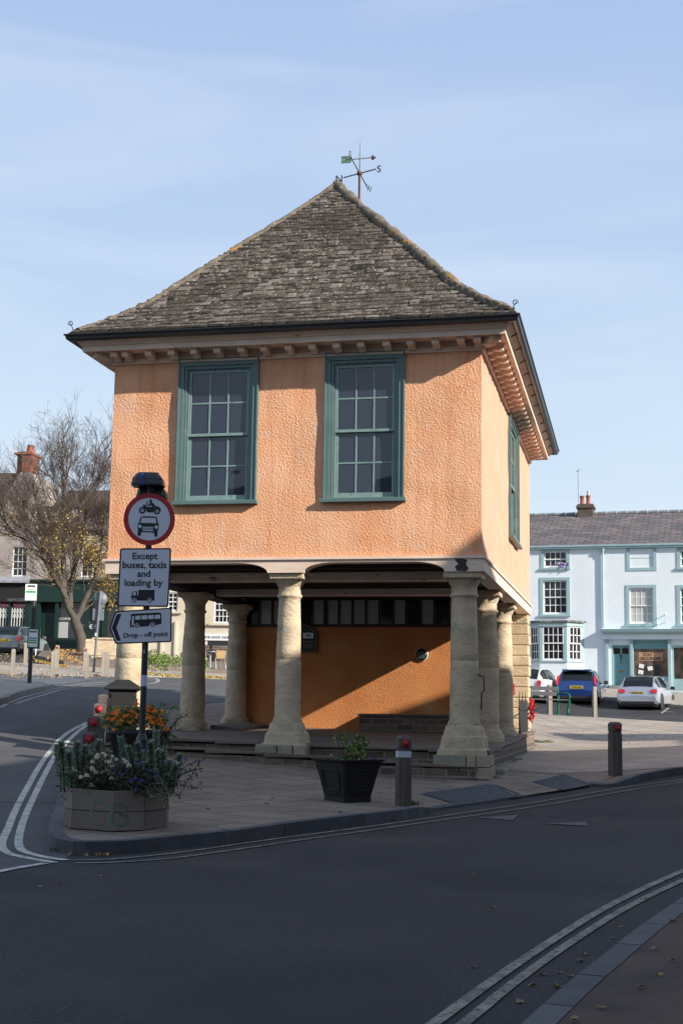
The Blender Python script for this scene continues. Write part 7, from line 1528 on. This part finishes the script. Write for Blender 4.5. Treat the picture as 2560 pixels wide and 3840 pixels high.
for i, (px, py) in enumerate(lf_px):
    q = P(px, py); o = fallen(i, q, H(q.x, q.y), random.uniform(.022, .038), random.uniform(0, 6.28)); tag(o, 'curled brown and orange leaf lying alone on the dark asphalt', 'leaf', 'single fallen leaves on the road')
for i, (px, py) in enumerate([(2520, 3452), (2450, 3562), (2523, 3604), (2470, 3660), (2400, 3705), (2150, 3830), (2250, 3780)]):
    q = P(px, py, KH); o = fallen(i+50, q, H(q.x, q.y)+KH, random.uniform(.022, .036), random.uniform(0, 6.28)); tag(o, 'dry leaf lying on the brown near pavement', 'leaf', 'leaves on the near pavement')
for i, (px, py) in enumerate([(780, 3035), (997, 3016), (810, 3100), (905, 2868), (1275, 3048), (1020, 2995), (630, 2905), (1120, 2870), (1700, 2880), (2150, 2830), (2080, 2760), (1420, 2975)]):
    q = P(px, py, KH); o = fallen(i+80, q, HI(q.x, q.y), random.uniform(.03, .045), random.uniform(0, 6.28)); tag(o, 'dry leaf lying on the paving slabs round the hall', 'leaf', 'leaves on the paving slabs')
def litter(name, label, px_poly, n, sz, m=M_autumn, dz=.03, hf=None):
    pl = [P(a, b, dz) for a, b in px_poly]; pts = [(v.x, v.y) for v in pl]; x0 = min(p[0] for p in pts); x1 = max(p[0] for p in pts); y0 = min(p[1] for p in pts); y1 = max(p[1] for p in pts); mb = MB(); c = 0; tries = 0
    while c < n and tries < n*20:
        tries += 1; x = random.uniform(x0, x1); y = random.uniform(y0, y1)
        if not inpoly(x, y, pts): continue
        z = (hf or H)(x, y)+dz; mb.leaf((x, y, z), (random.uniform(-1, 1), random.uniform(-1, 1), random.uniform(0, .5)), sz*random.uniform(.6, 1.2), sz*.4); c += 1
    o = mb.build(name, m); tag(o, label, 'leaf litter', None, 'stuff')
litter('leaf_litter', 'golden leaf litter drifted under the bare tree', [(200, 2440), (320, 2436), (320, 2490), (250, 2478), (170, 2470)], 2600, .085, M_autumn, .26)
litter('leaf_litter', 'leaves drifted along the step edge below the tree', [(130, 2474), (245, 2494), (250, 2505), (140, 2482)], 900, .07, M_yellow, .06)
litter('leaf_litter', 'scattered leaves over the car park and plaza', [(-40, 2450), (300, 2470), (420, 2540), (0, 2545)], 700, .06, M_autumn, .09)
litter('leaf_litter', 'leaves gathered in the gutter of the far kerb', [(480, 2515), (640, 2530), (860, 2540), (860, 2547), (640, 2541), (480, 2522)], 900, .07, M_yellow, .09)
litter('leaf_litter', 'leaves scattered over the sunlit slabs of the market place', [(2010, 2700), (2560, 2720), (2560, 2790), (2010, 2750)], 110, .045, M_autumn, KH+.01)
litter('leaf_litter', 'leaves caught in the gutter below the kerb tip', [(250, 3188), (430, 3196), (430, 3210), (250, 3205)], 40, .05, M_autumn, .01)
def tuft(label, spots, n, h):
    mb = MB()
    for px, py, dz in spots:
        q = P(px, py, dz)
        for _ in range(n):
            p = Vector((q.x+random.gauss(0, .05), q.y+random.gauss(0, .03), H(q.x, q.y)+dz)); d = Vector((random.uniform(-.5, .5), random.uniform(-.5, .3), 1)).normalized(); mb.add([p-Vector((.004, 0, 0)), p+Vector((.004, 0, 0)), p+d*h*random.uniform(.5, 1.1)], [(0, 1, 2)])
    o = mb.build('grass', M_grass); tag(o, label, 'grass', None, 'stuff')
tuft('grass growing in the gutter below the kerb tip', [(x, 3190+(x % 7), 0) for x in range(205, 400, 11)], 16, .07)
tuft('grass growing at the foot of the front bollard', [(x, 3020, KH) for x in range(1530, 1552, 5)], 34, .08)
tuft('weeds in the paving joints right of the hall', [(x, 2783+(x % 5), KH) for x in range(2010, 2070, 9)], 40, .09)
tuft('weeds at the foot of the corner column', [(1840, 2915, KH), (1855, 2918, KH)], 20, .06)
# bitumen seams and hairline cracks in the carriageway
M_seam = mat('bitumen_seam', (.014, .014, .015), .95, spec=.1)
def seam(px, w, jit=.02):
    pts = [P(a, b) for a, b in px]; pts = dens(pts, .25, False); pts = [p+Vector((random.gauss(0, jit), random.gauss(0, jit))) for p in pts]
    strip('road_seam', pts, w, M_seam, lambda x, y: H(x, y)+.012, step=.3)
seam([(2560, 3108), (2300, 3098), (2050, 3062), (1900, 3058)], .015, .02)
seam([(0, 3008), (60, 3012), (215, 3014)], .02, .01)
